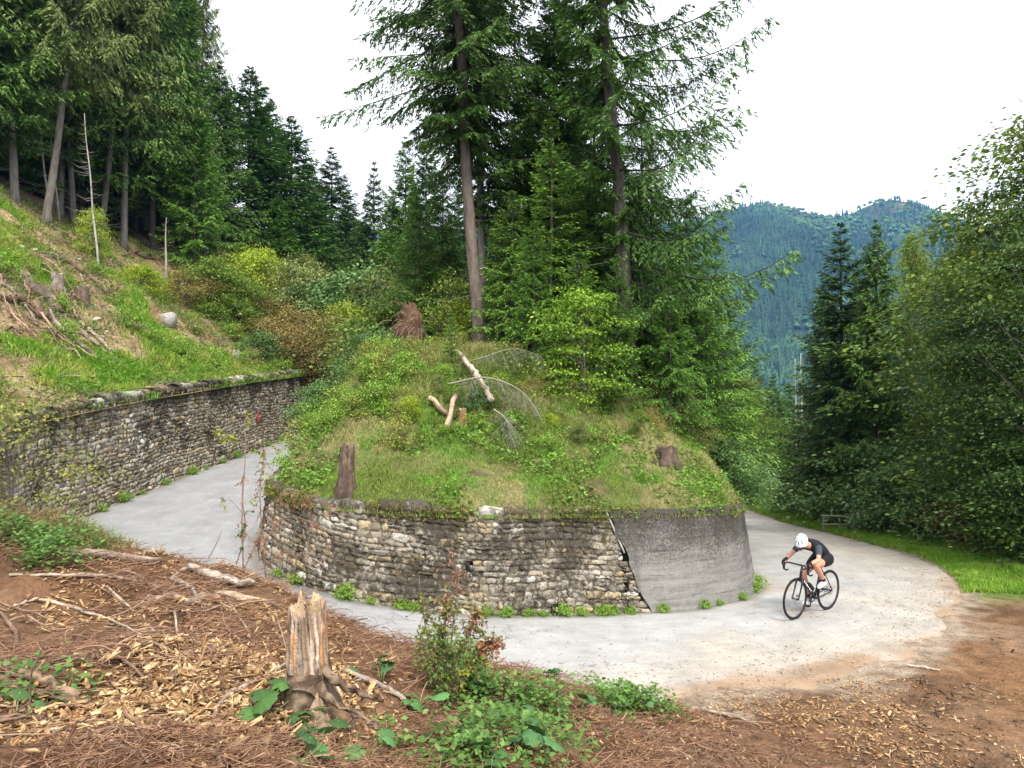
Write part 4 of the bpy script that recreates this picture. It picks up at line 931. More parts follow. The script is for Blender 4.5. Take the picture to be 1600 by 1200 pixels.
for px, d, py, m_, w_, lab in [(290, 36, 450, Sh1, 1.0, 'green bush under the bright spruce at the forest corner'), (330, 37, 445, Sh5, 1.0, 'light green bush right of the bright corner spruce'), (398, 40, 395, Sh5, .8, 'tallest yellow green bush above the left wall'), (362, 34, 470, Sh1, 1.1, 'mid green bush in front of the tallest yellow green one'),
    (425, 36, 470, Sh3, 1.0, 'brown tinged bush between yellow green and pale bushes'), (452, 38, 408, Sh2, .9, 'pale tall bush before the very dark spruce'), (490, 40, 415, Sh2, .95, 'second pale tall bush before the very dark spruce'), (470, 33, 490, Sh3, 1.1, 'dry yellow bush above the wall middle'), (528, 38, 440, Sh4, 1.0, 'mid green bush above the far wall end'),
    (565, 38, 428, Sh4, 1.0, 'rounded light bush right of the far wall end'), (505, 32, 500, Sh3, 1.0, 'reddish dry bush just above the far wall end'), (408, 31, 520, Sh4, 1.0, 'deep green low bush behind the pale slim stump'), (548, 34, 480, Sh5, .9, 'bright bush tucked between wall end and mound')]:
    p = at(px, d, HL, -.06); s = (ztop(py, d) - p[2]) / m_[2]; e = put_tree('shrub', m_, p, (px * 2.7) % 6.28, s, lab, 'shrub', 'shrubs on the left hillside'); e.scale = (s * w_, s * w_, s)
for px, d, py, m_, w_, lab in [(610, 30, 425, Sh2, .8, 'tall pale green bush at the left rim of the mound'), (620, 24, 470, Sh1, 1.1, 'green bush left of the root plate'), (690, 24, 390, Sh2, .8, 'silvery leafy bush behind the root plate'),
    (590, 21, 520, Sh4, .9, 'low leafy bush on the left shoulder of the mound'), (560, 17.2, 560, Sh1, .75, 'dense low bush at the left end of the mound'), (600, 18, 560, Sh4, .9, 'nettle green bush in front of the root plate'),
    (720, 22, 470, Sh5, .7, 'yellow green bush between root plate and pale trunk'), (820, 22, 470, Sh5, 1.2, 'yellow green bush behind the black dead stem'), (880, 22, 490, Sh1, 1.2, 'bush in the shade under the middle spruces'), (650, 16, 590, Sh4, .9, 'leafy clump left of the leaning log'),
    (745, 15.0, 640, Sh4, .8, 'round leafy clump at the lower end of the leaning log'), (1040, 16.8, 585, Sh2, 1.2, 'pale bush right of the ivy covered trunk'), (1085, 16.9, 650, Sh2, 1.2, 'pale bush on the right edge of the mound'), (1125, 18.2, 690, Sh4, 1.1, 'green bush hanging over the right side of the mound'),
    (1015, 15.6, 640, Sh3, .8, 'dry yellowish bush under the drooping limbs'), (640, 14.2, 620, Sh5, .8, 'yellow green low bush on the slope of the mound'), (960, 20, 470, Sh4, 1.1, 'dark bush behind the beech sapling'),
    (600, 15.6, 598, Sh1, .9, 'leafy clump above the rotten leaning stump'), (683, 15.0, 612, Sh2, .8, 'pale leafy clump beside the short log stubs'), (832, 15.4, 600, Sh3, .8, 'dry grey green clump right of the leaning log'), (556, 15.2, 612, Sh2, .8, 'pale low bush on the left slope of the mound'), (812, 17.2, 560, Sh1, .8, 'small green bush under the black dead stem'), (862, 14.6, 650, Sh5, .7, 'bright low clump in front of the beech sapling'), (905, 14.2, 668, Sh2, .9, 'straggly pale clump on the right front of the mound'), (500, 15.6, 600, Sh4, .8, 'leafy clump at the left rim above the road'), (1000, 14.8, 665, Sh1, .8, 'round clump in front of the ivy trunk')]:
    sh(px, d, py, m_, lab, MD, w_, 'shrubs on the mound')
for px, d, py, m_, w_, lab in [(1265, 25, 690, Sh4, 1.1, 'round dark green bush above the fence rail'), (1300, 22.5, 715, Sh4, 1.0, 'broad green bush behind the fence rail'), (1350, 21, 740, Sh4, 1.2, 'bush right of the fence rail above the verge'), (1235, 30, 705, Sh1, 1.2, 'bush where the road disappears'),
    (1400, 18.9, 775, Sh3, 1.2, 'dry brown bush at the edge of the verge'), (1460, 17.6, 795, Sh1, 1.2, 'dark low bush along the verge in front of the thicket'), (1530, 16.4, 800, Sh4, 1.3, 'low bush by the verge under the spreading beech'), (1590, 15.4, 790, Sh1, 1.3, 'low bush by the verge at the right edge'), (1370, 20, 770, Sh3, 1.1, 'faded bush behind the verge grass'), (1500, 17.5, 770, Sh1, 1.4, 'dark bush under the beeches')]:
    p = push(at(px, d, G, -.06), 2.0 + .8 * w_)
    s = (ztop(py, d) - p[2]) / m_[2]; e = put_tree('shrub', m_, p, (px * 2.7) % 6.28, s, lab, 'shrub', 'shrubs along the right verge'); e.scale = (s * w_, s * w_, s)
# the bright beech sapling on the mound
mS = broad_mesh(321, 3.3, 1.2, .4, 75, 95, .085, (.05, .125, .015), (.17, .29, .035), .12, .035, .38, lasp=.62, droop=.15)
p = at(912, 15.9, MD); put_tree('beech_sapling', mS, p, .4, .86, 'bright green layered beech sapling on the mound left of the ivy covered trunk', 'sapling')
mS2 = broad_mesh(322, 2.6, .8, .5, 60, 50, .06, (.06, .12, .02), (.2, .28, .06), .3, .025, .3, lasp=.6)
p = at(700, 21.0, MD); put_tree('beech_sapling', mS2, p, .4, 1.1, 'thin pale sapling between the root plate and the pale trunk', 'sapling')
# bush hanging at the left picture edge over the wall
p = (-7.05, 10.3, 1.3); e = put_tree('shrub', broad_mesh(331, 2.2, 1.1, .1, 60, 70, .06, (.05, .08, .015), (.17, .2, .04), .4, .03, .3, stems=4, yellow=.2), p, 0, 1, 'olive green shrub at the left picture edge in front of the stone wall', 'shrub', 'shrubs')

# ------------------------------------------------------------------ far mountain under forest
print('mountain')
_rp = np.array([(-400, 420), (0, 400), (500, 352), (560, 344), (600, 365), (1000, 345), (1100, 335), (1150, 318), (1195, 308), (1240, 318), (1290, 331), (1335, 325), (1370, 309), (1398, 301), (1425, 308), (1460, 328), (1500, 348), (1600, 375), (1800, 400), (2300, 440)], float)
def MT(x, y):
    """height of the mountain: crest line at y=1500"""
    px = CX + x / 1500 * F; zr = CAMZ + (HY - np.interp(px, _rp[:, 0], _rp[:, 1])) / F * 1500 - 6
    t = np.clip((y - 560) / 940, 0, 1.0); z = -128 + (zr + 128) * (t ** .93) 
    z = np.where(y > 1500, zr - (y - 1500) * .35, z)
    gul = (fbm(x / 170 + y / 900, y / 500, 81, 4)) * 85 * np.sin(np.pi * np.clip(t, 0, 1))
    return z + gul + fbm(x / 40, y / 40, 83, 3) * 5
xs = np.arange(-1100, 2300, 16.); ys = np.arange(500, 2100, 16.)
def mcol(x, y, z):
    hgt = sstep(365, 450, z + 60 * fbm(x / 60, y / 60, 85, 3))
    return mix([.03, .055, .02], [.12, .11, .05], hgt * .8)
sheet('mountain', xs, ys, MT, mcol, M_far)
def mtn_forest():
    r = rg(900); n = 26000; y = r.uniform(640, 1497, n) ; u = r.uniform(-.32, .74, n); x = u * y
    z = MT(x, y); hi = sstep(365, 450, z + 60 * fbm(x / 60, y / 60, 85, 3)); k = (z > -70) & (r.random(n) > hi * .8); x, y, z = x[k], y[k], z[k]; n = len(x)
    dec = (fbm(x / 90, y / 120, 87, 3) + r.normal(0, .12, n)) > .1
    patch = .65 + .8 * vnoise(x / 70, y / 110, 191) ** 1.3
    mb = MB(); i = np.nonzero(~dec)[0]; m = len(i); h = r.uniform(9, 18, m); rad = h * r.uniform(.16, .24, m); P = np.stack([x[i], y[i], z[i] - 2], 1)
    a = np.arange(8) * np.pi / 4
    lv = [(0.0, 1.0), (.30, .80), (.30, .45), (.6, .55), (.6, .25)]
    cc = mix([.018, .045, .02], [.05, .10, .035], r.random(m)) * patch[i][:, None]
    for lo, hi_, rr0 in ((.05, .55, 1.0), (.35, .8, .72), (.62, 1.0, .45)):
        rj = rad[:, None] * rr0 * r.uniform(.65, 1.25, (m, 8)); V = np.stack([P[:, None, 0] + np.cos(a) * rj, P[:, None, 1] + np.sin(a) * rj, P[:, None, 2] + h[:, None] * (lo + r.uniform(-.05, .05, (m, 8)))], -1)
        top = P + np.stack([0 * h, 0 * h, h * hi_], 1); V = np.concatenate([V, top[:, None]], 1)
        f = np.array([[q, (q + 1) % 8, 8] for q in range(8)]); Fz = (f[None] + (np.arange(m) * 9)[:, None, None]).reshape(-1, 3); mb.add(V.reshape(-1, 3), Fz, np.repeat(cc, 9, 0))
    i = np.nonzero(dec)[0]; m = len(i); P = np.stack([x[i], y[i], z[i]], 1); cc = mix([.03, .075, .02], [.075, .14, .04], r.random(m)) * patch[i][:, None]; s = r.uniform(2.5, 5., m)
    th = np.array([.0, .45, .95, 1.5]); ring = 8; V = []
    g_, p_ = np.meshgrid(th, np.arange(ring) * 2 * np.pi / ring, indexing='ij')
    base = np.stack([np.sin(g_) * np.cos(p_), np.sin(g_) * np.sin(p_), np.cos(g_) * 1.15], -1).reshape(-1, 3)
    V = P[:, None] + [0, 0, 3] + base[None] * (s[:, None, None] * r.uniform(.7, 1.2, (m, len(base), 1)))
    f = grid_faces(4, ring, True); mb.add(V.reshape(-1, 3), (f[None] + (np.arange(m) * len(base))[:, None, None]).reshape(-1, 4), np.repeat(cc, len(base), 0))
    o = mb.build('forest', M_far); tag(o, kind='stuff')
mtn_forest()

# ------------------------------------------------------------------ haze
def haze(dens=.00017):
    mb = MB(); v, f = box(0, 0, 0, 2, 2, 2); lo = np.array([-3150., -3150, -140]); hi = np.array([3150., 3150, 560]); v = np.where(v > 0, hi, lo); mb.add(v, f)
    m, t, o = newmat('haze'); p = N(t, 'ShaderNodeVolumePrincipled'); p.inputs['Density'].default_value = dens; p.inputs['Color'].default_value = (.17, .40, 1.0, 1); p.inputs['Anisotropy'].default_value = .2
    t.links.new(p.outputs[0], o.inputs['Volume']); ob = mb.build('haze', m); ob['kind'] = 'stuff'
haze()

# ------------------------------------------------------------------ bicycle and rider
print('bike')
M_black = flat_mat('black_paint', (.012, .012, .014), .35, .5); M_rub = flat_mat('rubber', (.02, .02, .02), .85, .2); M_metal = flat_mat('steel', (.45, .45, .46), .35, .5, .9)
M_white = flat_mat('white_plastic', (.78, .80, .82), .4, .5, amt=.03); M_decal = flat_mat('decal', (.8, .8, .8), .5)
M_skin = flat_mat('skin', (.56, .27, .17), .55, .35, ns=9, amt=.12); M_jersey = flat_mat('jersey', (.014, .015, .02), .8, .25, ns=60, amt=.4, bump=.4); M_grey = flat_mat('sleeve_grey', (.05, .055, .068), .8, .25, ns=60, amt=.3)
M_short = flat_mat('bib_black', (.008, .008, .009), .7, .3); M_shoe = flat_mat('shoe_white', (.72, .74, .76), .45, .5, amt=.05); M_glass = flat_mat('dark_lens', (.02, .015, .02), .1, .8); M_hair = flat_mat('hair_brown', (.05, .03, .02), .9)
BX, BY = 5.18, 12.22; HDG = math.atan2(-.60, -.80)
bike = empty('road_bicycle', (BX, BY, .05), HDG, 'black road bicycle ridden round the bend, with disc brakes and drop handlebars', 'bicycle')
bike.rotation_euler = (R_(-2), 0, HDG); bike.scale = (.96,) * 3
def torus(cx, cy, cz, R, r_, m=56, k=8):
    a = np.arange(m) * 2 * np.pi / m; b = np.arange(k) * 2 * np.pi / k; r2 = r_ if np.ndim(r_) else (r_, r_)
    V = np.stack([cx + (R + r2[0] * np.cos(b))[None] * np.cos(a)[:, None], cy + 0 * a[:, None] + r2[1] * np.sin(b)[None], cz + (R + r2[0] * np.cos(b))[None] * np.sin(a)[:, None]], -1).reshape(-1, 3)
    i = np.arange(m)[:, None]; j = np.arange(k)[None]; f = np.stack([i * k + j, i * k + (j + 1) % k, ((i + 1) % m) * k + (j + 1) % k, ((i + 1) % m) * k + j], -1).reshape(-1, 4)
    return V, f
def T(mb, pts, r_, col=(.5, .5, .5), m=8, n=5): V, f = tube(pts, r_, m, n); mb.add(V, f, col)
def wheel(cx):
    mb = MB(); mb.add(*torus(cx, 0, .338, .326, (.0145, .0135))); w_ = mb.build('wheel', M_rub, bike, True)
    mb = MB(); mb.add(*torus(cx, 0, .338, .303, (.014, .010))); mb.build('rim', M_black, w_, True)
    mb = MB(); P = []
    for k in range(24):
        a = k * 2 * math.pi / 24; b = a + (.5 if k % 2 else -.5); s_ = .025 if k % 4 < 2 else -.025
        P.append([[cx + .02 * math.cos(b), s_, .338 + .02 * math.sin(b)], [cx + .295 * math.cos(a), 0, .338 + .295 * math.sin(a)]])
    V, f = tubes(np.array(P), .0013, 4, False); mb.add(V, f); mb.build('spokes', M_metal, w_)
    mb = MB(); T(mb, [(cx, -.055, .338), (cx, 0, .338), (cx, .055, .338)], [.018, .014, .018], m=12); mb.build('hub', M_black, w_, True)
    mb = MB(); mb.add(*torus(cx, .035, .338, .062, (.018, .0015), 30, 6)); mb.build('disc_rotor', M_metal, w_, True)
wheel(0.); wheel(.995)
mb = MB(); bbx = (.415, 0, .27); hb = (.855, 0, .665); ht = (.82, 0, .80); sc_ = (.245, 0, .76)
T(mb, [bbx, hb], [.027, .024], n=4); T(mb, [sc_, ht], .017, n=4); T(mb, [bbx, sc_], .018, n=4); T(mb, [hb, ht], .023, n=4); T(mb, [(bbx[0], -.035, .27), (bbx[0], .035, .27)], .026)
for s_ in (-1, 1):
    T(mb, [(.40, s_ * .03, .27), (.2, s_ * .055, .30), (0, s_ * .065, .338)], [.012, .010, .010]); T(mb, [(.25, s_ * .02, .72), (.12, s_ * .05, .54), (0, s_ * .065, .345)], [.009, .008, .008])
fr = mb.build('frame', M_black, bike, True)
mb = MB()   # pale lettering along the down tube: short strokes
d_ = nrm(np.array(hb) - np.array(bbx)); nrm_ = np.array([-d_[2], 0, d_[0]])
for q, (a, hgt) in enumerate([(.22, .02), (.27, .028), (.33, .02), (.38, .028), (.43, .02), (.48, .028)]):
    c_ = np.array(bbx) + d_ * a
    for s_ in (-1, 1):
        v, f = box(0, 0, 0, .030, .003, hgt); v = c_ + v[:, :1] * d_ + v[:, 1:2] * np.array([0, 1, 0]) + v[:, 2:3] * nrm_ + np.array([0, s_ * .0262, 0]); mb.add(v, f)
mb.build('lettering', M_decal, fr)
mb = MB(); T(mb, [hb, (.87, 0, .63)], .024)
for s_ in (-1, 1): T(mb, [(.868, s_ * .02, .655), (.885, s_ * .052, .60), (.94, s_ * .055, .45), (.995, s_ * .056, .338)], [.018, .017, .013, .010])
mb.build('fork', M_black, bike, True)
mb = MB(); T(mb, [ht, (.808, 0, .862)], .016); T(mb, [(.808, 0, .855), (.90, 0, .88)], .015)
for s_ in (-1, 1): T(mb, [(.90, 0, .88), (.895, s_ * .12, .88), (.90, s_ * .2, .88), (.955, s_ * .212, .88), (.985, s_ * .214, .835), (.975, s_ * .216, .78), (.93, s_ * .218, .755), (.87, s_ * .22, .755)], .0135)
hbr = mb.build('handlebar', M_black, bike, True)
for s_ in (-1, 1):
    mb = MB(); T(mb, [(.93, s_ * .212, .885), (.975, s_ * .213, .90), (1.0, s_ * .213, .935), (1.012, s_ * .213, .95)], [.018, .02, .017, .008]); hd = mb.build('brake_hood', M_rub, hbr, True)
    mb = MB(); T(mb, [(1.0, s_ * .213, .905), (1.02, s_ * .215, .84), (1.005, s_ * .218, .78)], [.009, .008, .006]); mb.build('brake_lever', M_black, hbr, True)
mb = MB(); T(mb, [sc_, (.21, 0, .87)], .013); mb.build('seatpost', M_black, bike, True)
mb = MB(); x_ = np.linspace(-.14, .14, 12); wd = np.interp(x_, [-.14, -.08, .02, .14], [.055, .07, .03, .018]); V = []
for a, b in zip(x_, wd):
    for k in range(10): an = k * 2 * math.pi / 10; V.append([.20 + a, b * math.cos(an), .885 + .022 * math.sin(an) * (1.2 if math.sin(an) > 0 else 1) + .012 * (abs(a) / .14) ** 2])
n = 10; mb.add(V, [grid_faces(12, 10, True), np.array([[0, k + 1, k] for k in range(1, 9)] + [[110, 110 + k, 111 + k] for k in range(1, 9)])]); mb.build('saddle', M_rub, bike, True)
mb = MB(); mb.add(*torus(.415, -.05, .27, .085, (.012, .002), 40, 6)); th = R_(98)
PL = (.415 + .17 * math.cos(th), .27 + .17 * math.sin(th)); PR = (.415 - .17 * math.cos(th), .27 - .17 * math.sin(th))
T(mb, [(.415, .06, .27), (PL[0], .07, PL[1])], [.013, .010]); T(mb, [(.415, -.06, .27), (PR[0], -.07, PR[1])], [.013, .010]); T(mb, [(.415, -.065, .27), (.415, .065, .27)], .015)
for k in range(5): a = k * 1.2566; T(mb, [(.415, -.05, .27), (.415 + .08 * math.cos(a), -.05, .27 + .08 * math.sin(a))], .008)
cs = mb.build('crankset', M_black, bike, True)
for (px_, pz_), s_ in ((PL, 1), (PR, -1)):
    mb = MB(); v, f = box(px_, s_ * .115, pz_, .085, .075, .016); mb.add(v, f); mb.build('pedal', M_rub, cs)
mb = MB(); mb.add(*torus(0, -.045, .338, .045, (.012, .008), 24, 6)); T(mb, [(.40, -.05, .355), (.2, -.05, .37), (0, -.05, .395)], .005, m=5); T(mb, [(.40, -.05, .188), (.2, -.05, .21), (.03, -.05, .22)], .005, m=5); T(mb, [(.03, -.05, .29), (.04, -.055, .22)], .009)
mb.build('chain', M_metal, bike, True)
mb = MB(); c0 = np.array(bbx) + d_ * .16 + nrm_ * .065; T(mb, [tuple(c0), tuple(c0 + d_ * .13), tuple(c0 + d_ * .16), tuple(c0 + d_ * .185)], [.036, .036, .026, .014], m=12); mb.build('water_bottle', M_rub, bike, True)

def skin_obj(name, verts, edges, radii, mat, parent, lv=2, root=0):
    me = bpy.data.meshes.new(name); me.from_pydata([tuple(v) for v in verts], edges, [])
    o = bpy.data.objects.new(name, me); COL.objects.link(o); md = o.modifiers.new('skin', 'SKIN'); md.use_smooth_shade = True; md.branch_smoothing = .3
    sv = me.skin_vertices[0].data if len(me.skin_vertices) else None
    if sv is None:
        import bmesh
        bm = bmesh.new(); bm.from_mesh(me); bm.verts.layers.skin.verify(); bm.to_mesh(me); bm.free(); sv = me.skin_vertices[0].data
    for i, rr in enumerate(radii): sv[i].radius = (rr, rr) if np.ndim(rr) == 0 else rr; sv[i].use_root = (i == root)
    ss = o.modifiers.new('sub', 'SUBSURF'); ss.levels = lv; ss.render_levels = lv
    dg = bpy.context.evaluated_depsgraph_get(); dg.update(); m2 = bpy.data.meshes.new_from_object(o.evaluated_get(dg)); o.modifiers.clear(); o.data = m2; m2.name = name
    m2.polygons.foreach_set('use_smooth', np.ones(len(m2.polygons), bool)); m2.materials.clear(); m2.materials.append(mat); o.parent = parent; return o
class SK:
    def __init__(s): s.v = []; s.e = []; s.r = []
    def chain(s, pts, rad, start=None):
        last = start
        for p, q in zip(pts, rad):
            s.v.append(p); s.r.append(q)
            if last is not None: s.e.append((last, len(s.v) - 1))
            last = len(s.v) - 1
        return last
rider = empty('person', (BX, BY, .05), HDG, 'cyclist in black kit and white helmet, leaning low over the handlebars in the bend', 'person'); rider.rotation_euler = (R_(-2), 0, HDG); rider.scale = (.96,) * 3
hipL, kneeL, ankL = (.20, .09, .905), (.65, .145, .865), (PL[0] - .03, .125, PL[1] + .13)
hipR, kneeR, ankR = (.20, -.09, .905), (.55, -.135, .64), (PR[0] - .05, -.125, PR[1] + .14)
def lerp3(a, b, t): return tuple(a[i] * (1 - t) + b[i] * t for i in range(3))
spine = [(.18, 0, .925), (.27, 0, 1.03), (.40, 0, 1.115), (.54, 0, 1.165), (.65, 0, 1.185), (.725, 0, 1.19), (.79, 0, 1.19)]
sr_ = [(.11, .09), (.11, .09), (.105, .095), (.10, .085), (.062, .058), (.05, .05), (.05, .055)]
b = SK(); pel = b.chain([spine[0]], [sr_[0]]); last = b.chain(spine[1:4], sr_[1:4], pel); chest = last; last = b.chain(spine[4:], sr_[4:], last)
ARM = {}
for s_ in (1, -1):
    sh_ = (.60, s_ * .165, 1.155); el = (.755, s_ * .25, .985); wr = (.915, s_ * .218, .945); palm = (.965, s_ * .213, .935)
    i = b.chain([sh_, lerp3(sh_, el, .5), el, lerp3(el, wr, .35), wr, palm], [.046, .043, .037, .04, .026, (.034, .022)], chest)
    for k, (dy, ln_) in enumerate(((.03, .9), (.011, 1.05), (-.009, 1.), (-.028, .8))):      # four fingers curling round the hood
        b.chain([(.985 + .004 * k, s_ * .213 + s_ * .028, .928 - .014 * k), (1.005, s_ * .213 + s_ * .034 * ln_, .908 - .016 * k), (1.012, s_ * .213 + s_ * .008, .892 - .016 * k)], [.0095, .0085, .0075], i)
    b.chain([(.965, s_ * .213 - s_ * .026, .935), (.99, s_ * .213 - s_ * .032, .915), (1.005, s_ * .213 - s_ * .02, .90)], [.0105, .0095, .0085], i)
    ARM[s_] = (sh_, el, wr, palm)
for hp, kn, an in ((hipL, kneeL, ankL), (hipR, kneeR, ankR)):
    toe = (an[0] + .15, an[1], an[2] - .095)
    b.chain([hp, lerp3(hp, kn, .35), lerp3(hp, kn, .7), kn, lerp3(kn, an, .3), lerp3(kn, an, .7), an, lerp3(an, toe, .5), toe], [.098, .09, .068, .056, .058, .04, .032, .036, .028], pel)
skin_obj('body', b.v, b.e, b.r, M_skin, rider)
j = SK(); i0 = j.chain([(.15, 0, .89)] + spine[:5], [(.142, .12), (.142, .12), (.142, .118), (.142, .13), (.158, .137), (.118, .10)]); 
j.r[5] = (.118, .10)
for s_ in (1, -1): j.chain([(.60, s_ * .09, 1.178), (.60, s_ * .165, 1.16)], [.105, .08], 4)
for s_ in (1, -1):
    sh_, el, wr, palm = ARM[s_]
    g_ = SK(); g_.chain([(.57, s_ * .11, 1.155), sh_, lerp3(sh_, el, .4), lerp3(sh_, el, .74)], [.06, .07, .058, .051]); skin_obj('sleeve', g_.v, g_.e, g_.r, M_grey, rider)
    g_ = SK(); i = g_.chain([lerp3(wr, palm, -.4), wr, palm], [.030, .032, (.038, .027)])
    for k, ln_ in enumerate((.9, 1.05, 1., .8)):
        g_.chain([(.985 + .004 * k, s_ * .241, .928 - .014 * k), (1.005, s_ * (.213 + .034 * ln_), .908 - .016 * k), (1.012, s_ * .221, .892 - .016 * k)], [.0115, .0105, .0095], i)
    g_.chain([(.965, s_ * .187, .935), (.99, s_ * .181, .915)], [.0125, .011], i); skin_obj('glove', g_.v, g_.e, g_.r, M_short, rider)
skin_obj('jersey', j.v, j.e, j.r, M_jersey, rider)
g_ = SK(); g_.chain([(.23, 0, 1.085), (.32, 0, 1.165)], [(.07, .05), (.06, .045)]); skin_obj('back_pocket', g_.v, g_.e, g_.r, M_jersey, rider)
for hp, kn, an, sd_ in ((hipL, kneeL, ankL, 1), (hipR, kneeR, ankR, -1)):
    g_ = SK(); g_.chain([(.16, hp[1] * .45, .90), hp, lerp3(hp, kn, .35), lerp3(hp, kn, .68)], [.135, .125, .106, .078]); skin_obj('bib_short', g_.v, g_.e, g_.r, M_short, rider)
    g_ = SK(); g_.chain([lerp3(kn, an, .78), an], [.04, .041]); skin_obj('sock', g_.v, g_.e, g_.r, M_short, rider)
    toe = (an[0] + .17, an[1], an[2] - .10)
    g_ = SK(); g_.chain([(an[0] - .045, an[1], an[2] - .055), (an[0] + .005, an[1], an[2] - .035), lerp3(an, toe, .55), toe], [.036, .047, .045, (.036, .024)]); skin_obj('shoe', g_.v, g_.e, g_.r, M_shoe, rider)
# logo mark on the thigh, head, helmet, glasses
HC = np.array([.855, 0, 1.225]); pitch = R_(38); yaw = R_(14)
RM = np.array(Matrix.Rotation(yaw, 3, 'Z') @ Matrix.Rotation(pitch, 3, 'Y'))
def head_pts(P): return HC + np.asarray(P) @ RM.T
nu_, nv_ = 28, 20; ph = np.linspace(0, 2 * np.pi, nu_, endpoint=False)[None]; th_ = np.linspace(.02, np.pi - .02, nv_)[:, None]
X_ = np.cos(ph) * np.sin(th_); Y_ = np.sin(ph) * np.sin(th_); Z_ = np.cos(th_) + 0 * ph
x_ = .098 * X_; y_ = .075 * Y_ * (1 - .22 * np.clip(-Z_, 0, 1)); z_ = .118 * Z_
fr_ = np.clip(X_, 0, 1); x_ = x_ + .026 * np.exp(-((Y_ / .16) ** 2 + ((Z_ + .18) / .16) ** 2)) * fr_ + .012 * np.exp(-((Y_ / .25) ** 2 + ((Z_ + .72) / .16) ** 2)) * fr_
x_ = x_ - .012 * (np.exp(-(((Y_ - .36) / .16) ** 2 + ((Z_ - .04) / .12) ** 2)) + np.exp(-(((Y_ + .36) / .16) ** 2 + ((Z_ - .04) / .12) ** 2))) * fr_ + .007 * np.exp(-((Y_ / .22) ** 2 + ((Z_ + .45) / .06) ** 2)) * fr_ 
V = head_pts(np.stack([x_, y_, z_], -1).reshape(-1, 3)); mb = MB(); mb.add(V, grid_faces(nv_, nu_, True)[:, ::-1])
for s_ in (1, -1): mb.add(*[head_pts(q) if k == 0 else q for k, q in enumerate((lambda v_, f_: (v_ * [.6, .4, 1] + [-.005, s_ * .077, -.02], f_))(*torus(0, 0, 0, .022, .010, 16, 6)))])
hd_ = mb.build('head', M_skin, rider, True)
mb = MB(); T(mb, [tuple(head_pts([.105, 0, -.058])), tuple(head_pts([.098, .02, -.06]))], .005); T(mb, [tuple(head_pts([.105, 0, -.058])), tuple(head_pts([.098, -.02, -.06]))], .005); mb.build('mouth', flat_mat('lips', (.4, .12, .1), .5), hd_, True)
mb = MB(); yy = np.linspace(-.08, .08, 15); V = []
for zz, o_ in ((.028, .0), (.012, .012), (-.012, .010), (-.028, .0)):
    for y0 in yy: V.append([.072 + .048 * (1 - (y0 / .085) ** 2) + o_ * .6, y0, zz])
mb.add(head_pts(V), grid_faces(4, 15)); mb.build('sunglasses', M_glass, hd_, True)
# helmet: elongated shell with vent openings between ribs
mb = MB(); A_ = np.linspace(-.1, 1.0, 14); n_ = 36; V = []; 
for q in A_:
    for k in range(n_):
        a = k * 2 * math.pi / n_; el = math.pi / 2 * q; c_, s2 = math.cos(el), math.sin(el)
        groove = .010 * max(0, math.cos(a * 9)) * math.sin(min(1, max(q, 0)) * math.pi) ** .5
        V.append([(.132 - groove) * c_ * math.cos(a) - .014 - .02 * c_ * max(0, -math.cos(a)), (.101 - groove) * c_ * math.sin(a), .015 + (.133 - groove) * s2 * (1 - .08 * math.cos(a))])
mb.add(head_pts(V), grid_faces(14, n_, True)); hm = mb.build('helmet', M_white, rider, True)
mb = MB()
for k in range(9):
    a = (k + 0) * 2 * math.pi / 9
    P = []
    for q in np.linspace(.28, .78, 7):
        el = math.pi / 2 * q; c_, s2 = math.cos(el), math.sin(el); P.append(head_pts([(.127) * c_ * math.cos(a) - .014 - .02 * c_ * max(0, -math.cos(a)), .096 * c_ * math.sin(a), .015 + .129 * s2 * (1 - .08 * math.cos(a))]))
    V, f = tubes(np.array(P)[None], np.array([.002, .009, .011, .011, .009, .006, .002])[None], 6); mb.add(V, f)
mb.build('vents', flat_mat('vent_dark', (.12, .15, .19), .8), hm, True)
mb = MB()
for s_ in (1, -1): T(mb, [tuple(head_pts([.03, s_ * .085, .02])), tuple(head_pts([.02, s_ * .072, -.06])), tuple(head_pts([.035, s_ * .03, -.118]))], .004, m=5)
mb.build('chin_strap', M_rub, hm, True)

# ------------------------------------------------------------------ ground cover
print('cover')
def blades(name, x, y, z, h, w_, cols, seed, lean=.35, mat=M_grass):
    r = rg(seed); n = len(x); a = r.uniform(0, 6.283, n); s = np.stack([np.cos(a), np.sin(a), 0 * a], 1) * np.asarray(w_)[:, None] * .5
    c = np.stack([x, y, z - .01], 1); ln_ = r.normal(0, lean, (n, 2)) * np.asarray(h)[:, None]
    mid = c + np.concatenate([ln_ * .35, (h * .6)[:, None]], 1); tip = c + np.concatenate([ln_, (h * r.uniform(.8, 1, n))[:, None]], 1)
    V = np.stack([c - s, c + s, mid + s * .8, tip, mid - s * .8], 1).reshape(-1, 3); b_ = np.arange(n)[:, None] * 5
    q = np.concatenate([b_, b_ + 1, b_ + 2, b_ + 4], 1); t = np.concatenate([b_ + 4, b_ + 2, b_ + 3], 1)
    o = link(name, mesh(name, V, [t, q], np.repeat(cols, 5, 0)), mat); return tag(o, kind='stuff')
def leaves_on(name, x, y, z, size, cols, seed, hmax=.08, asp=.65, mat=M_leaf, kind='stuff'):
    r = rg(seed); n = len(x); a = r.uniform(0, 6.283, n); d = nrm(np.stack([np.cos(a), np.sin(a), r.uniform(-.2, .7, n)], 1)); c = np.stack([x, y, z + r.uniform(0, 1, n) ** 1.5 * hmax], 1)
    V, f = rhombi(c, d, nrm(r.normal(0, .35, (n, 3)) + [0, 0, 1]), size, size * asp); o = link(name, mesh(name, V, [f], rep4(cols)), mat); return tag(o, kind=kind) if kind else o
r = rg(11)
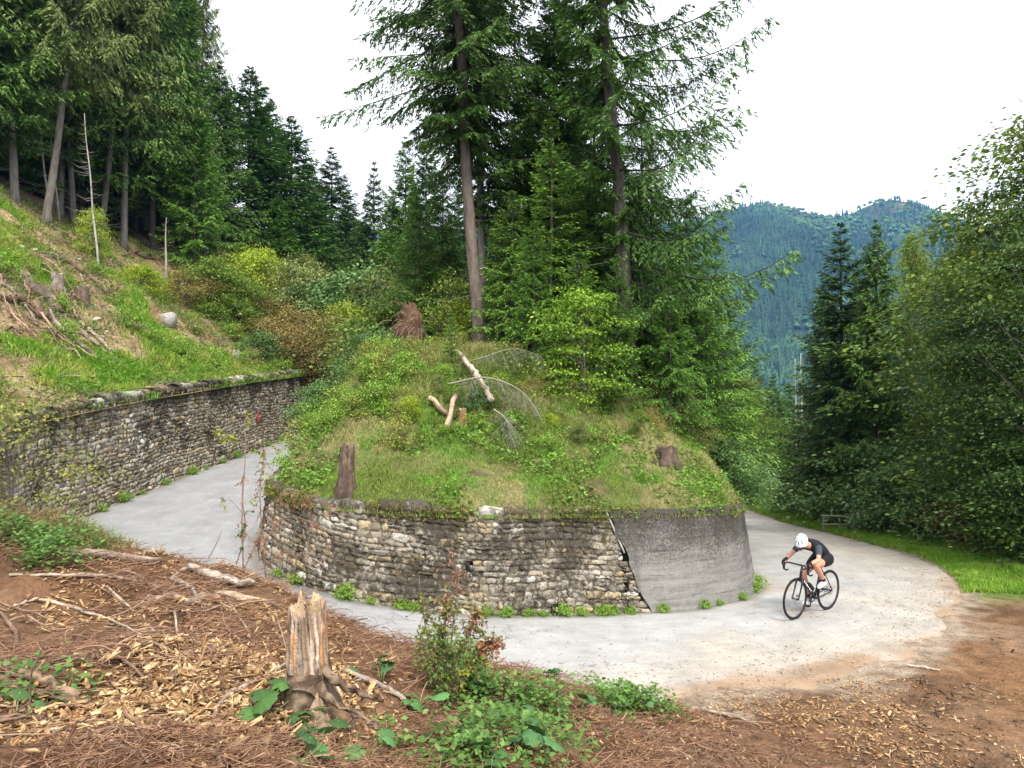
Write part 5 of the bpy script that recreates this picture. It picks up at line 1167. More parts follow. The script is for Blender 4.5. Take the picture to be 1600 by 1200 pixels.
# mound
n = 330000; x = r.uniform(-5, 5.4, n); y = r.uniform(11.4, 20.5, n); D, _ = near(INN, x[:1], y[:1])
k = pol(IPOL, x, y); x, y = x[k], y[k]; D, _ = near(INN, x, y); k = D > .15; x, y, D = x[k], y[k], D[k]; z = MD(x, y)
nn1 = fbm(x * .8, y * .8, 61, 4); nn2 = fbm(x * 3.1, y * 3.1, 64, 4); bare = sstep(.1, .45, fbm(x * 1.6 + 7, y * 1.6, 67, 4)); k = r.random(len(x)) > bare * .85; x, y, z, D, nn1, nn2 = x[k], y[k], z[k], D[k], nn1[k], nn2[k]
tall = sstep(2.4, 3.8, z) ; h = r.uniform(.03, .085, len(x)) * (1 + 3.2 * tall * (vnoise(x * 2, y * 2, 4) > .35)) * (.7 + .6 * vnoise(x * 3, y * 3, 8)); 
c = mix([.19, .27, .04], [.42, .37, .16], np.clip(sstep(-.35, .45, nn1) + r.normal(0, .25, len(x)), 0, 1)); c = mix(c, [.16, .34, .035], sstep(.0, .5, nn2) * .8) * r.uniform(.7, 1.3, (len(x), 1))
blades('grass', x, y, z, h, r.uniform(.006, .014, len(x)), c, 12, .5)
n = 60000; x = r.uniform(-5, 5.2, n); y = r.uniform(11.5, 19.5, n); k = pol(IPOL, x, y) & (fbm(x * 1.1, y * 1.1, 101, 4) + .1 * (y > 14) + r.normal(0, .08, n) > .12); x, y = x[k], y[k]; D, _ = near(INN, x, y); k = D > .12; x, y = x[k], y[k]
leaves_on('undergrowth', x, y, MD(x, y), r.uniform(.035, .09, len(x)), mix([.09, .20, .025], [.22, .40, .05], r.random(len(x))), 13, .16)
# hillside
n = 420000; y = r.uniform(10, 40, n) ** 1.0; xe = np.interp(y, LE[:, 1], LE[:, 0]); D = r.uniform(.1, 13, n) ; x = xe - .12 - D; gm_ = hill_green(x, y)
k = r.random(n) < (gm_ * .95 + .05) * np.clip(1.3 - y / 45, .3, 1); x, y, D = x[k], y[k], D[k]; z = HL(x, y); m = len(x); h = r.uniform(.05, .16, m) * (.6 + 1.1 * vnoise(x * 1.2, y * 1.2, 14)) * (1 + y / 40)
c = mix([.15, .33, .02], [.36, .40, .08], np.clip(sstep(-.3, .35, fbm(x * 1.7, y * 1.7, 54, 4)) + r.normal(0, .2, m), 0, 1)) * r.uniform(.7, 1.25, (m, 1))
blades('grass', x, y, z, h, r.uniform(.008, .018, m) * (1 + y / 30), c, 15, .5)
n = 50000; y = r.uniform(11, 38, n); xe = np.interp(y, LE[:, 1], LE[:, 0]); D = r.uniform(.0, 13, n); x = xe - .12 - D; k = fbm(x * .9, y * .9, 111, 4) + .25 * (y > 24) + .2 * (D < 1) > .12; x, y = x[k], y[k]; m = len(x)
leaves_on('undergrowth', x, y, HL(x, y), r.uniform(.05, .13, m), mix([.05, .12, .02], [.17, .27, .05], r.random(m)), 16, .3)
# litter on the cleared slope: short dead twigs and bark
def sticks(name, x, y, z, L, rad, cols, seed, mat=M_twig, curve=.12, tilt=.12, sides=3, kind='stuff'):
    r = rg(seed); n = len(x); a = r.uniform(0, 6.283, n); e_ = r.normal(0, tilt, n); q = np.linspace(-.5, .5, 5)[None]
    d = np.stack([np.cos(a) * np.cos(e_), np.sin(a) * np.cos(e_), np.sin(e_)], 1); p = np.stack([-np.sin(a), np.cos(a), 0 * a], 1); L = np.asarray(L)[:, None]
    P = np.stack([x, y, z], 1)[:, None] + d[:, None] * (L * q)[..., None] + p[:, None] * (L * r.normal(0, curve, (n, 1)) * (q * q * 4 - 1))[..., None] + np.array([0, 0, 1.]) * (L * r.normal(0, curve * .5, (n, 1)) * (1 - q * q * 4))[..., None]
    V, f = tubes(P, np.asarray(rad)[:, None] * (1 - .5 * (q + .5)), sides, False); o = link(name, mesh(name, V, f, np.repeat(cols, 5 * sides, 0)), mat); return tag(o, kind=kind)
n = 9000; y = r.uniform(11, 34, n); xe = np.interp(y, LE[:, 1], LE[:, 0]); D = r.uniform(.6, 14, n); x = xe - D; k = (r.random(n) > hill_green(x, y) * .9); x, y = x[k], y[k]; m = len(x)
z = HL(x, y); g1 = (HL(x + .1, y) - z) / .1
sticks('twig_litter', x, y, z + .05, r.uniform(.15, .9, m), r.uniform(.004, .014, m), mix([.10, .065, .045], [.34, .27, .2], r.random(m)), 17, tilt=.35)
n = 12000; y = r.uniform(11, 34, n); xe = np.interp(y, LE[:, 1], LE[:, 0]); D = r.uniform(.6, 13, n); x = xe - D; k = (r.random(n) > hill_green(x, y) * .95); x, y = x[k], y[k]; m = len(x)
leaves_on('wood_chips', x, y, HL(x, y), r.uniform(.04, .12, m), mix([.20, .12, .06], [.5, .37, .2], r.random(m)), 18, .03, .5, M_twig)
# right verge
n = 150000; t = r.uniform(0, 1, n) ** 1.0; pi_ = t * (6.2 * NS); k0 = np.floor(pi_).astype(int); E = OUT[k0] + (OUT[k0 + 1] - OUT[k0]) * (pi_ - k0)[:, None]; D = r.uniform(.03, 2.6, n); x = E[:, 0] + D; y = E[:, 1]; k = (D > .18 * r.random(n)) & (y + .25 * (x - 9) > 12.9 + 1.2 * fbm(x * .9, y * .9, 151, 3)); x, y, D = x[k], y[k], D[k]; m = len(x)
blades('grass', x, y, G(x, y), r.uniform(.04, .12, m) * (1 + .8 * (D > 1.3)), r.uniform(.008, .016, m) * (1 + y / 40), mix([.15, .32, .025], [.30, .44, .06], np.clip(fbm(x * 1.4, y * 1.4, 121, 3) + .5 + r.normal(0, .2, m), 0, 1)) * r.uniform(.75, 1.2, (m, 1)), 19)
# far grass slope at the end of the road
n = 8000; x = r.uniform(12.2, 20, n); y = r.uniform(42, 56, n)
# --- foreground bank
def bankpts(n, x0, x1, y0, y1, s_): q = rg(s_); x = q.uniform(x0, x1, n); y = q.uniform(y0, y1, n); k = ~pol(OPOL, x, y) & (np.abs(x / y) < .8); return x[k], y[k]
x, y = bankpts(95000, -6.5, 3.2, 2.2, 9.3, 21); k = (r.random(len(x)) < np.clip(3.2 / y, .25, 1) * sstep(-.45, .2, fbm(x * .9, y * .9, 137, 3))) & (x < 1.2 + r.random(len(x)) * 2.5); x, y = x[k], y[k]; m = len(x); D, _ = near(OUT, x, y)
sticks('twig_litter', x, y, G(x, y) + .02 + r.uniform(0, .05, m), r.uniform(.04, .5, m) * r.random(m) ** .5, r.gamma(2, .0009, m) + .0008, mix([.12, .055, .03], [.40, .24, .15], r.random(m) ** 1.3), 22, curve=.14, tilt=.16)
def chips(name, x, y, z, L, Wd, Th, cols, seed, flat=.35):
    r = rg(seed); n = len(x); u = nrm(r.normal(0, 1, (n, 3)) * [1, 1, flat]); v = nrm(np.cross(u, nrm(r.normal(0, flat, (n, 3)) + [0, 0, 1]))); w_ = np.cross(u, v); c = np.stack([x, y, z], 1)
    cs = np.array([[a, b, e] for e in (-.5, .5) for b in (-.5, .5) for a in (-.5, .5)]); tp = r.uniform(.3, 1, (n, 1)); V = np.zeros((n, 8, 3))
    for i, (a, b, e) in enumerate(cs): V[:, i] = c + u * (L * a)[:, None] + v * (Wd * b)[:, None] * (tp if a > 0 else 1) + w_ * (Th * e)[:, None]
    f = np.array([[0, 2, 3, 1], [4, 5, 7, 6], [0, 1, 5, 4], [2, 6, 7, 3], [0, 4, 6, 2], [1, 3, 7, 5]]); Fq = (f[None] + (np.arange(n) * 8)[:, None, None]).reshape(-1, 4)
    o = link(name, mesh(name, V.reshape(-1, 3), [Fq], np.repeat(cols, 8, 0)), M_twig); return tag(o, kind='stuff')
x, y = bankpts(70000, -6.5, 5, 2.2, 9.3, 23); dens = sstep(-.25, .35, fbm(x * 1.2, y * 1.2, 131, 3)) * np.clip(4.5 / y, .25, 1); k = r.random(len(x)) < dens; x, y = x[k], y[k]; m = len(x)
chips('wood_chips', x, y, G(x, y) + r.uniform(.0, .035, m), r.gamma(1.5, .02, m) + .008, r.gamma(2, .006, m) + .003, r.uniform(.002, .007, m), mix([.25, .11, .045], [.66, .45, .22], r.random(m)) * r.uniform(.5, 1.1, (m, 1)), 24)
q_ = hit(385, 1050, G, 3, 9); q2 = hit(330, 1120, G, 3, 9); m = 2300; x = np.concatenate([r.normal(q_[0], .42, m), r.normal(q2[0], .5, m // 2)]); y = np.concatenate([r.normal(q_[1], .5, m), r.normal(q2[1], .3, m // 2)]); m = len(x)
chips('wood_chips', x, y, G(x, y) + r.uniform(.0, .05, m), r.gamma(1.6, .024, m) + .01, r.gamma(2, .008, m) + .004, r.uniform(.002, .008, m), mix([.34, .18, .07], [.72, .52, .28], r.random(m)) * r.uniform(.5, 1.1, (m, 1)), 124, .5)
x, y = bankpts(20000, 1.0, 12, 4.5, 14, 25); D, _ = near(OUT, x, y); dens = sstep(.1, 1.6, D) * (.25 + .75 * sstep(-.1, .4, fbm(x * .8 + 3, y * 1.3, 49, 4))) * np.clip(9 / y, .2, 1) * (1 - .82 * sstep(3.5, 6.5, x)); k = r.random(len(x)) < dens; x, y = x[k], y[k]; m = len(x)
chips('bark_litter', x, y, G(x, y) + r.uniform(.0, .02, m), r.gamma(2, .025, m) + .015, r.uniform(.008, .026, m), r.uniform(.003, .012, m), mix([.07, .042, .028], [.42, .30, .19], r.random(m) ** 1.7), 26, .15)
# grass along the crest of the bank at the left, herbs along the crest at the centre
cr = [hit(px, py, G, 5, 12) for px, py in ((60, 845), (120, 838), (160, 842), (200, 850), (240, 856), (280, 862), (320, 868), (350, 880), (385, 888), (420, 905), (460, 915))]
cr = np.array(cr); n = 9000; t = r.uniform(0, len(cr) - 1.01, n); i0 = t.astype(int); P = cr[i0] * (1 - (t - i0))[:, None] + cr[i0 + 1] * (t - i0)[:, None]; x = P[:, 0] + r.normal(0, .22, n); y = P[:, 1] + r.normal(.05, .18, n); k = (fbm(x * 2.2, y * 2.2, 141, 3) > -.05) & ~pol(OPOL, x, y); x, y = x[k], y[k]; m = len(x)
blades('grass', x, y, G(x, y), r.uniform(.06, .22, m), r.uniform(.004, .009, m), mix([.12, .2, .03], [.32, .30, .12], r.random(m)), 27, .6)
def herb(px0, px1, py, sp, n, seed, size=(.025, .065), hm=.22, c0=(.05, .12, .02), c1=(.17, .30, .06), dy=.25):
    q = rg(seed); pts = np.array([hit(a, b, G, 4, 12) for a, b in zip(px0, py)]); t = q.uniform(0, len(pts) - 1.01, n); i0 = t.astype(int); P = pts[i0] * (1 - (t - i0))[:, None] + pts[i0 + 1] * (t - i0)[:, None]
    cl = q.integers(0, max(n // 60, 1), n); off = q.normal(0, sp, (n // 60 + 1, 2))[cl]; tc_ = q.uniform(0, len(pts) - 1.01, n // 60 + 1)[cl]; i0 = tc_.astype(int); P = pts[i0] * (1 - (tc_ - i0))[:, None] + pts[i0 + 1] * (tc_ - i0)[:, None]
    x = P[:, 0] + off[:, 0] + q.normal(0, .07, n); y = P[:, 1] + off[:, 1] + q.normal(0, .07, n); return x, y, q.uniform(*size, n), mix(c0, c1, q.random(n)), hm
for args in [([560, 610, 660, 700, 740], 0, [965, 985, 1005, 1020, 1035], .10, 2400, 31), ([860, 900, 930, 960, 1000], 0, [1055, 1065, 1080, 1095, 1105], .12, 2600, 32), ([690, 740, 790, 830, 780, 730], 0, [1060, 1075, 1095, 1120, 1170, 1190], .2, 5200, 33), ([20, 90, 60, 140], 0, [840, 850, 880, 850], .2, 2600, 34), ([0, 60, 120], 0, [1110, 1130, 1180], .15, 300, 35), ([930, 980, 1020], 0, [1110, 1105, 1100], .1, 1200, 36)]:
    x, y, sz, c, hm = herb(args[0], None, args[2], args[3], args[4], args[5]); k = ~pol(OPOL, x, y); x, y, sz, c = x[k], y[k], sz[k], c[k]; leaves_on('undergrowth', x, y, G(x, y), sz, c, args[5], hm)

# weeds at the foot of the walls
mW = broad_mesh(341, .32, .2, .02, 22, 40, .045, (.05, .12, .02), (.16, .30, .04), .6, .006, .09, stems=4)
def weed(p, s, rz, lab, grp): put_tree('weed', mW, p, rz, s * .6, lab, 'weed', grp)
for px, s in [(440, .7), (466, .9), (478, .8), (545, 1.2), (585, .6), (628, .8), (650, .7), (762, .8), (790, .9), (820, .7), (850, .6), (880, 1.0), (905, .8), (935, .9), (955, .8), (985, .7), (1030, .8), (1093, .8), (1120, .6), (1150, .8), (1172, 1.0), (1184, 1.3)]:
    u_ = (px - CX) / F; q = WI[(WI[:, 1] < 17)]; j_ = np.argmin(np.abs(q[:, 0] / q[:, 1] - u_)); nv2 = wi.Nn[(WI[:, 1] < 17)][j_]; p = q[j_] + np.array([nv2[0] * .06, nv2[1] * .06, -.02])
    weed(tuple(p), s, px, 'small green weed growing at the foot of the curved retaining wall', 'weeds at the foot of the curved wall')
for i, yy in enumerate([14, 15.2, 16.1, 16.9, 18, 19.5, 20.3, 21.5, 22.6, 24, 25.5, 27, 28]):
    q = float(np.interp(yy, LE[:, 1], LE[:, 0])); weed((q + .12, yy, float(np.interp(yy, LE[:, 1], LE[:, 2])) - .01), (.5 + .3 * (i % 3)), i, 'small weed growing at the foot of the long left wall', 'weeds at the foot of the left wall')

# ------------------------------------------------------------------ dead wood
print('wood')
PALE = (.42, .33, .25); GREYW = (.30, .25, .20); BRN = (.17, .11, .075)
def branch(name, pts, rad, col, lab, cat='branch', grp=None, forks=0, seed=0, m=7, mat=M_wood):
    p0 = np.array(pts[0]); mb = MB(); q = crom(np.array(pts), 6) if len(pts) > 2 else np.linspace(pts[0], pts[1], 6); r = rg(seed)
    q[1:-1] += r.normal(0, max(rad) * .25 if np.ndim(rad) else rad * .25, q[1:-1].shape); rr = np.interp(np.linspace(0, 1, len(q)), np.linspace(0, 1, len(rad)), rad) if np.ndim(rad) else np.full(len(q), rad)
    rr = rr * r.uniform(.85, 1.15, len(rr)); V, f = tubes(q[None], rr[None], m); st_ = fbm(np.arange(len(V)) % m * 1.7 + seed, np.arange(len(V)) / m * .35, seed, 3); mb.add(V - p0 + r.normal(0, .05, V.shape) * float(np.mean(rr)), f, np.array(col) * (1 + 1.1 * np.clip(st_, -.6, .5))[:, None] * r.uniform(.85, 1.15, (len(V), 1)))
    for k in range(forks):
        i = r.integers(1, len(q) - 1); d = nrm(r.normal(0, 1, 3) * [1, 1, .35] + nrm(q[-1] - q[0]) * .8); L = r.uniform(.25, .6) * np.linalg.norm(q[-1] - q[0]) * .6
        Q = np.stack([q[i], q[i] + d * L * .5 + r.normal(0, .02, 3), q[i] + d * L]); V, f = tubes(crom(Q, 4)[None], (rr[i] * .55 * np.linspace(1, .3, 9))[None], 5); mb.add(V - p0, f, col)
    o = mb.build(name, mat, None, True); o.location = p0; return tag(o, lab, cat, grp)
def gpts(px, lift=.02, surf=G, d0=2.4, d1=60): return [tuple(hit(a, b, surf, d0, d1) + [0, 0, lift]) for a, b in px]
gb = 'branches lying on the near bank'
for i, (px, rad, col, lab, fk) in enumerate([
    ([(108, 868), (160, 874), (255, 882)], [.035, .045, .03], (.24, .18, .13), 'thick grey log lying on the crest of the near bank at the left', 0),
    ([(20, 902), (110, 901), (165, 903), (218, 909)], [.012, .016, .012], PALE, 'long straight pale stick lying below the thick grey log', 0),
    ([(225, 948), (265, 938), (300, 942), (345, 938), (430, 946)], [.03, .036, .03, .036, .03], (.30, .22, .15), 'pale bent log lying on the bank left of the big stump', 1),
    ([(300, 888), (272, 908), (300, 920), (315, 945)], [.022, .018, .02, .02], GREYW, 'twisted crooked branch lying over the pale bent log', 0),
    ([(300, 890), (340, 905), (400, 918)], [.04, .045, .03], GREYW, 'short grey log tucked into the crest of the bank', 0),
    ([(28, 948), (70, 940), (130, 955), (180, 975), (262, 1012)], [.01, .014, .013, .01, .005], PALE, 'long curved pale stick crossing the twig litter at the left', 2),
    ([(172, 921), (212, 955), (248, 990)], [.010, .009, .006], PALE, 'thin pale stick slanting down the middle of the twig litter', 0),
    ([(460, 1030), (430, 1052), (375, 1085), (345, 1108), (342, 1140), (352, 1200)], [.009, .012, .016, .015, .012, .012], (.34, .26, .21), 'smooth pale root bending sharply left of the big stump', 1),
    ([(225, 1022), (236, 1050), (247, 1075)], [.010, .012, .008], PALE, 'short pale stick standing out of the wood chips', 0),
    ([(0, 1042), (60, 1066), (130, 1092)], [.022, .03, .02], (.3, .2, .13), 'brown log at the lower left picture edge', 0),
    ([(0, 1062), (70, 1088), (150, 1100)], [.02, .022, .015], BRN, 'second brown log at the lower left edge, just below the first', 0),
    ([(234, 914), (280, 936), (338, 970)], [.012, .011, .008], BRN, 'dark stick leaning across the pale bent log', 0),
    ([(355, 930), (390, 985), (432, 1032)], [.009, .010, .006], PALE, 'thin bowed stick between the pale bent log and the big stump', 0),
    ([(0, 955), (28, 985), (36, 1022)], [.014, .016, .012], BRN, 'dark crooked stick at the left picture edge', 0),
    ([(285, 992), (335, 991)], [.011, .009], (.55, .46, .35), 'short straight freshly peeled stick among the chips', 0),
    ([(277, 958), (284, 1000)], [.010, .007], PALE, 'short grey stick stuck beside the freshly peeled one', 0),
    ([(575, 955), (620, 970), (655, 985)], [.016, .014, .010], GREYW, 'grey stick on the crest right of the big stump', 0),
    ([(1070, 1103), (1120, 1112), (1180, 1130)], [.02, .018, .012], (.3, .24, .18), 'long pale root on the dirt at the foot of the bank', 1),
    ([(1410, 1037), (1440, 1042), (1462, 1046)], [.012, .018, .010], (.45, .36, .27), 'pale stick lying on the orange dirt', 0),
    ([(420, 1118), (380, 1085), (300, 1075)], [.01, .011, .006], BRN, 'thin dark twig reaching left from the stump root', 3),
    ([(650, 1105), (600, 1075), (540, 1050)], [.012, .018, .024], GREYW, 'root running right from the big stump over the soil', 1),
    ([(330, 1010), (400, 1005), (470, 990)], [.006, .008, .006], BRN, 'thin twig in front of the pale bent log', 2),
    ([(100, 1010), (190, 1030), (260, 1090)], [.006, .009, .006], BRN, 'thin brown branch across the chips at the left', 3),
    ([(60, 1140), (160, 1150), (240, 1190)], [.007, .010, .006], GREYW, 'grey branch at the bottom left of the bank', 3)]):
    branch('fallen_branch', gpts(px, .012 + .6 * max(rad)), rad, col, lab, 'branch', gb, fk, 400 + i)
for i, (px, col, lab) in enumerate([([(55, 1105), (57, 1050), (80, 992)], BRN, 'upright dark twig standing at the lower left'), ([(458, 1062), (450, 1010), (433, 950)], GREYW, 'thin twig leaning on the left side of the big stump'), ([(660, 980), (658, 930), (655, 892)], (.3, .2, .14), 'straight thin stem standing before the curved wall'), ([(808, 1042), (820, 1030), (832, 1014)], (.08, .06, .05), 'short dark twig sticking up from the crest of the bank'), ([(328, 872), (340, 850), (350, 825)], BRN, 'thin twig rising from the crest before the road')]):
    b0 = hit(px[0][0], px[0][1], G, 3, 12); pts = [W(a, b, b0[1]) for a, b in px]; branch('twig', pts, [.008, .005, .002], col, lab, 'twig', 'upright twigs on the near bank', 2 if i == 0 else 0, 440 + i, 5)
r = rg(450)
for i in range(84):
    px, py = r.uniform(0, 460), r.uniform(895, 1195); b0 = hit(px, py, G, 2.4, 12); a = r.normal(.25, .7); L = r.uniform(.25, .9); q = np.linspace(-.5, .5, 4); cv = r.normal(0, .12)
    pts = [(b0[0] + math.cos(a) * L * t - math.sin(a) * L * cv * (1 - 4 * t * t), b0[1] + math.sin(a) * L * t + math.cos(a) * L * cv * (1 - 4 * t * t)) for t in q]
    pts = [(x_, y_, float(G(np.array([x_]), np.array([y_]))[0]) + r.uniform(.01, .06)) for x_, y_ in pts]
    branch('fallen_branch', pts, [r.uniform(.003, .008) * (1 if i % 4 else 1.7), .003], np.array(BRN) * r.uniform(.6, 2.0), 'thin brown twig tangled in the litter of the near bank', 'branch', 'twigs tangled in the litter of the near bank', 2, 460 + i, 5)

def stump_mesh(name, H, R, flare, seed, cols, top, parent, lobes=5, rough=.12, nA=56, nH=26, lean=(0, 0)):
    r = rg(seed); a = np.arange(nA) * 2 * np.pi / nA; t = np.linspace(0, 1, nH)[:, None]; Ht = H * (1 + .2 * fbm(np.cos(a) * 5, np.sin(a) * 5, seed, 4))[None]
    z = -.15 + t * (Ht + .15); lb = .5 + .5 * np.cos(a * lobes + seed + .6 * np.sin(a * 2))[None]
    Rr = R * (1 - .12 * t) + flare * np.exp(-np.maximum(z, 0) / (H * .17)) * (.25 + lb); 
    wp = .9 * fbm(z * 2.2 + 0 * a[None], a[None] * 1.1, seed + 8, 3); ridge = fbm(a[None] * 6.5 + wp * 2, z * 2.2 + 0 * a[None], seed + 1, 4); Rr = Rr * (1 + rough * ridge + rough * .45 * fbm(a[None] * 22 + wp * 6, z * 7, seed + 2, 3)); Rr[:, -1:] if False else None
    V = np.stack([np.cos(a)[None] * Rr + lean[0] * z, np.sin(a)[None] * Rr + lean[1] * z, z], -1)
    k1 = vnoise(a[None] * 8 + wp * 4, z * 4, seed + 3); k2 = fbm(a[None] * 13 + wp * 6, z * 3.5, seed + 4, 4)
    c = mix(cols[0], cols[1], np.clip(k1 * 1.4 - .2, 0, 1)); c = mix(c, cols[2], sstep(.12, .4, k2)); c = mix(c, cols[3], sstep(.22, .5, fbm(a[None] * 4, z * 4, seed + 5, 3))); c = c * (1 + .9 * np.clip(ridge, -.7, .4))[..., None]; c = mix(c, np.array(cols[1]) * .8, sstep(.45, .2, z / H + .3 * k2) * .7)
    mb = MB(); mb.add(V.reshape(-1, 3), grid_faces(nH, nA, True)[:, ::-1], c.reshape(-1, 3)); mb.build(name, M_wood, parent, True)
    # splintered cut face
    rim = V[-1]; cz = rim.mean(0); rings = [rim]; 
    for s_ in (.75, .45, .15): q = cz + (rim - cz) * s_; q[:, 2] += r.normal(-.01, .012, nA); rings.append(q)
    V2 = np.vstack(rings + [cz[None] - [0, 0, .02]]); n_ = len(V2) - 1; tri = np.array([[3 * nA + k, 3 * nA + (k + 1) % nA, n_] for k in range(nA)]); mb = MB(); mb.add(V2, [grid_faces(4, nA, True)[:, ::-1], tri], top); return mb.build('cut_face', M_wood, parent, True)
OLD = [np.array(q) for q in ((.42, .34, .26), (.22, .14, .085), (.055, .036, .022), (.38, .17, .06))]
b0 = hit(487, 1118, G, 3, 8); b0[2] += .0
st = empty('tree_stump', tuple(b0), 0, 'tall weathered stump with splintered sides on the near bank', 'stump', None)
Hs_ = ztop(938, b0[1]) - b0[2]
stump_mesh('trunk', Hs_, .118, .13, 501, OLD, (.40, .28, .17), st, lean=(-.03, 0), rough=.24, nA=110, nH=70, lobes=4)
ROOTC = np.array((.27, .195, .13))
def rootpiece(pts, rad, name='root', hollow=False):
    mb = MB(); q = crom(np.array(pts), 7); rr = np.interp(np.linspace(0, 1, len(q)), np.linspace(0, 1, len(rad)), rad); V, f = tubes(q[None], rr[None], 16); nz = fbm(V[:, 0] * 30 + V[:, 1] * 9, V[:, 2] * 22, 5, 4); V = V + fbm(V[:, 0] * 70, V[:, 2] * 60 + V[:, 1] * 30, 6, 3)[:, None] * .008
    mb.add(V - b0 + nz[:, None] * .014 + rg(len(V)).normal(0, .003, V.shape), f if not hollow else f[:1], mix(ROOTC * .85, [.08, .05, .03], sstep(-.25, .25, nz))); o = mb.build(name, M_wood, st, True)
    if hollow:
        d = nrm(q[-1] - q[-2]); mb = MB(); V, f = tubes(np.stack([q[-1] + d * .004, q[-1] - d * .03, q[-1] - d * .10])[None], np.array([[rr[-1] * .98, rr[-1] * .7, rr[-1] * .5]]), 16); mb.add(V - b0, [f[0][:, ::-1], f[1]], (.09, .045, .02)); mb.build('hollow', M_wood, o)
dS = b0[1]
rootpiece([W(480, 1050, dS - .08), W(472, 1090, dS - .13), W(462, 1120, dS - .18), W(448, 1150, dS - .24)], [.10, .085, .07, .062], hollow=True)
rootpiece([W(505, 1040, dS - .03), W(530, 1060, dS - .06), W(560, 1075, dS + .0), W(600, 1090, dS + .1)], [.036, .024, .016, .008]); rootpiece([W(500, 1065, dS - .1), W(530, 1095, dS - .12), W(580, 1120, dS - .1), W(615, 1150, dS - .12)], [.032, .018, .014, .007])
rootpiece([W(465, 1050, dS), W(440, 1065, dS + .03), W(400, 1085, dS + .05)], [.03, .018, .008])
# other stumps
def stump(px, py, surf, Hm, R, seed, lab, cols=None, top=(.38, .30, .2), flare=.5, d0=8, d1=80, lobes=5, lean=(0, 0)):
    p = hit(px, py, surf, d0, d1); e = empty('tree_stump', tuple(p), seed, lab, 'stump', 'old stumps'); stump_mesh('trunk', Hm, R, R * flare, seed, cols or [np.array(q) for q in ((.30, .26, .21), (.2, .16, .12), (.07, .05, .04), (.24, .17, .11))], top, e, lobes, .1, 32, 14, lean)
DK = [np.array(q) for q in ((.16, .11, .08), (.11, .075, .055), (.04, .03, .02), (.30, .2, .12))]
stump(541, 768, MD, .72, .13, 511, 'rotten leaning stump on the left front of the mound', DK, (.2, .14, .09), .6, lean=(-.12, 0))
stump(125, 482, HL, .7, .24, 512, 'squat dark stump among the brush on the cleared slope', DK); stump(86, 452, HL, .5, .2, 513, 'small pale topped stump at the top of the brush', None, (.5, .42, .3)); stump(243, 436, HL, .35, .35, 514, 'wide low freshly cut stump at the forest edge', None, (.55, .44, .3), .2)
stump(368, 567, HL, .45, .15, 515, 'pale slim stump in the bright grass above the left wall', [np.array(q) for q in ((.5, .46, .4), (.38, .33, .28), (.15, .12, .09), (.3, .2, .14))]); stump(449, 572, HL, .3, .16, 516, 'low pale stump at the end of the bright grass strip', [np.array(q) for q in ((.5, .46, .4), (.38, .33, .28), (.15, .12, .09), (.3, .2, .14))])
stump(433, 522, HL, .8, .14, 517, 'thin upright stump in front of the dry bushes', [np.array(q) for q in ((.42, .36, .3), (.3, .25, .2), (.15, .12, .09), (.3, .2, .14))])
stump(722, 665, MD, .34, .1, 518, 'mossy reddish stump below the leaning log', [np.array(q) for q in ((.18, .16, .04), (.3, .14, .08), (.12, .1, .03), (.2, .2, .05))]); stump(1042, 722, MD, .28, .2, 519, 'broken brown stump half buried at the right of the mound', DK, (.12, .08, .05))
# ivy covered broken trunk at right on the mound
p = hit(986, 660, MD, 12, 22)
# logs on the hillside
gl = 'logs and branches on the cleared slope'
for i, (px, rad, col, lab, fk) in enumerate([
    ([(34, 438), (52, 462), (88, 490)], [.17, .2, .15], (.16, .12, .095), 'thick dark log propped in the brush on the cleared slope', 0),
    ([(60, 403), (100, 410), (140, 436), (163, 460)], [.09, .09, .07, .05], BRN, 'dark branch curving down beside the lone bush', 1), ([(75, 488), (95, 520), (150, 560), (190, 580)], [.05, .06, .05, .03], GREYW, 'long pole sliding down the slope, lowest of the three', 1),
    ([(98, 497), (130, 525), (165, 555)], [.06, .06, .04], (.25, .18, .14), 'long pole sliding down the slope, middle of the three', 1), ([(115, 500), (150, 530), (188, 572)], [.05, .05, .03], PALE, 'pale pole sliding down the slope beside the dark ones', 0), ([(0, 470), (45, 482), (60, 498), (72, 504)], [.10, .12, .12, .13], BRN, 'short log with a fresh pale cut end pointing downhill', 0),
    ([(0, 445), (30, 470), (58, 512)], [.04, .04, .03], GREYW, 'grey branch crossing above the short cut log', 2), ([(60, 470), (110, 462), (140, 458)], [.05, .05, .03], BRN, 'branch lying level between the two small stumps', 2), ([(120, 470), (105, 492), (78, 497)], [.02, .025, .02], PALE, 'bare pale stick leaning over the log pile', 1),
    ([(30, 515), (80, 525), (120, 545)], [.03, .03, .02], GREYW, 'thin branch under the short cut log', 2), ([(180, 378), (215, 400), (245, 408)], [.07, .06, .04], BRN, 'dark log in the brush pile at the forest edge', 2), ([(190, 400), (225, 392), (262, 405)], [.05, .05, .03], BRN, 'branch across the brush pile at the forest edge', 3),
    ([(60, 395), (85, 400), (100, 412)], [.03, .03, .02], GREYW, 'silvery root tangle at the top of the slope', 4), ([(160, 570), (178, 576), (205, 560)], [.02, .02, .01], PALE, 'forked pale stick at the edge of the bright grass', 2), ([(286, 598), (305, 602)], [.05, .04], PALE, 'short pale log on top of the left wall', 0)]):
    branch('fallen_log' if max(rad) > .08 else 'fallen_branch', gpts(px, max(rad) * .6 + .03, HL, 11, 90), rad, col, lab, 'log' if max(rad) > .08 else 'branch', gl, fk, 520 + i)
p = hit(66, 502, HL, 11, 90)
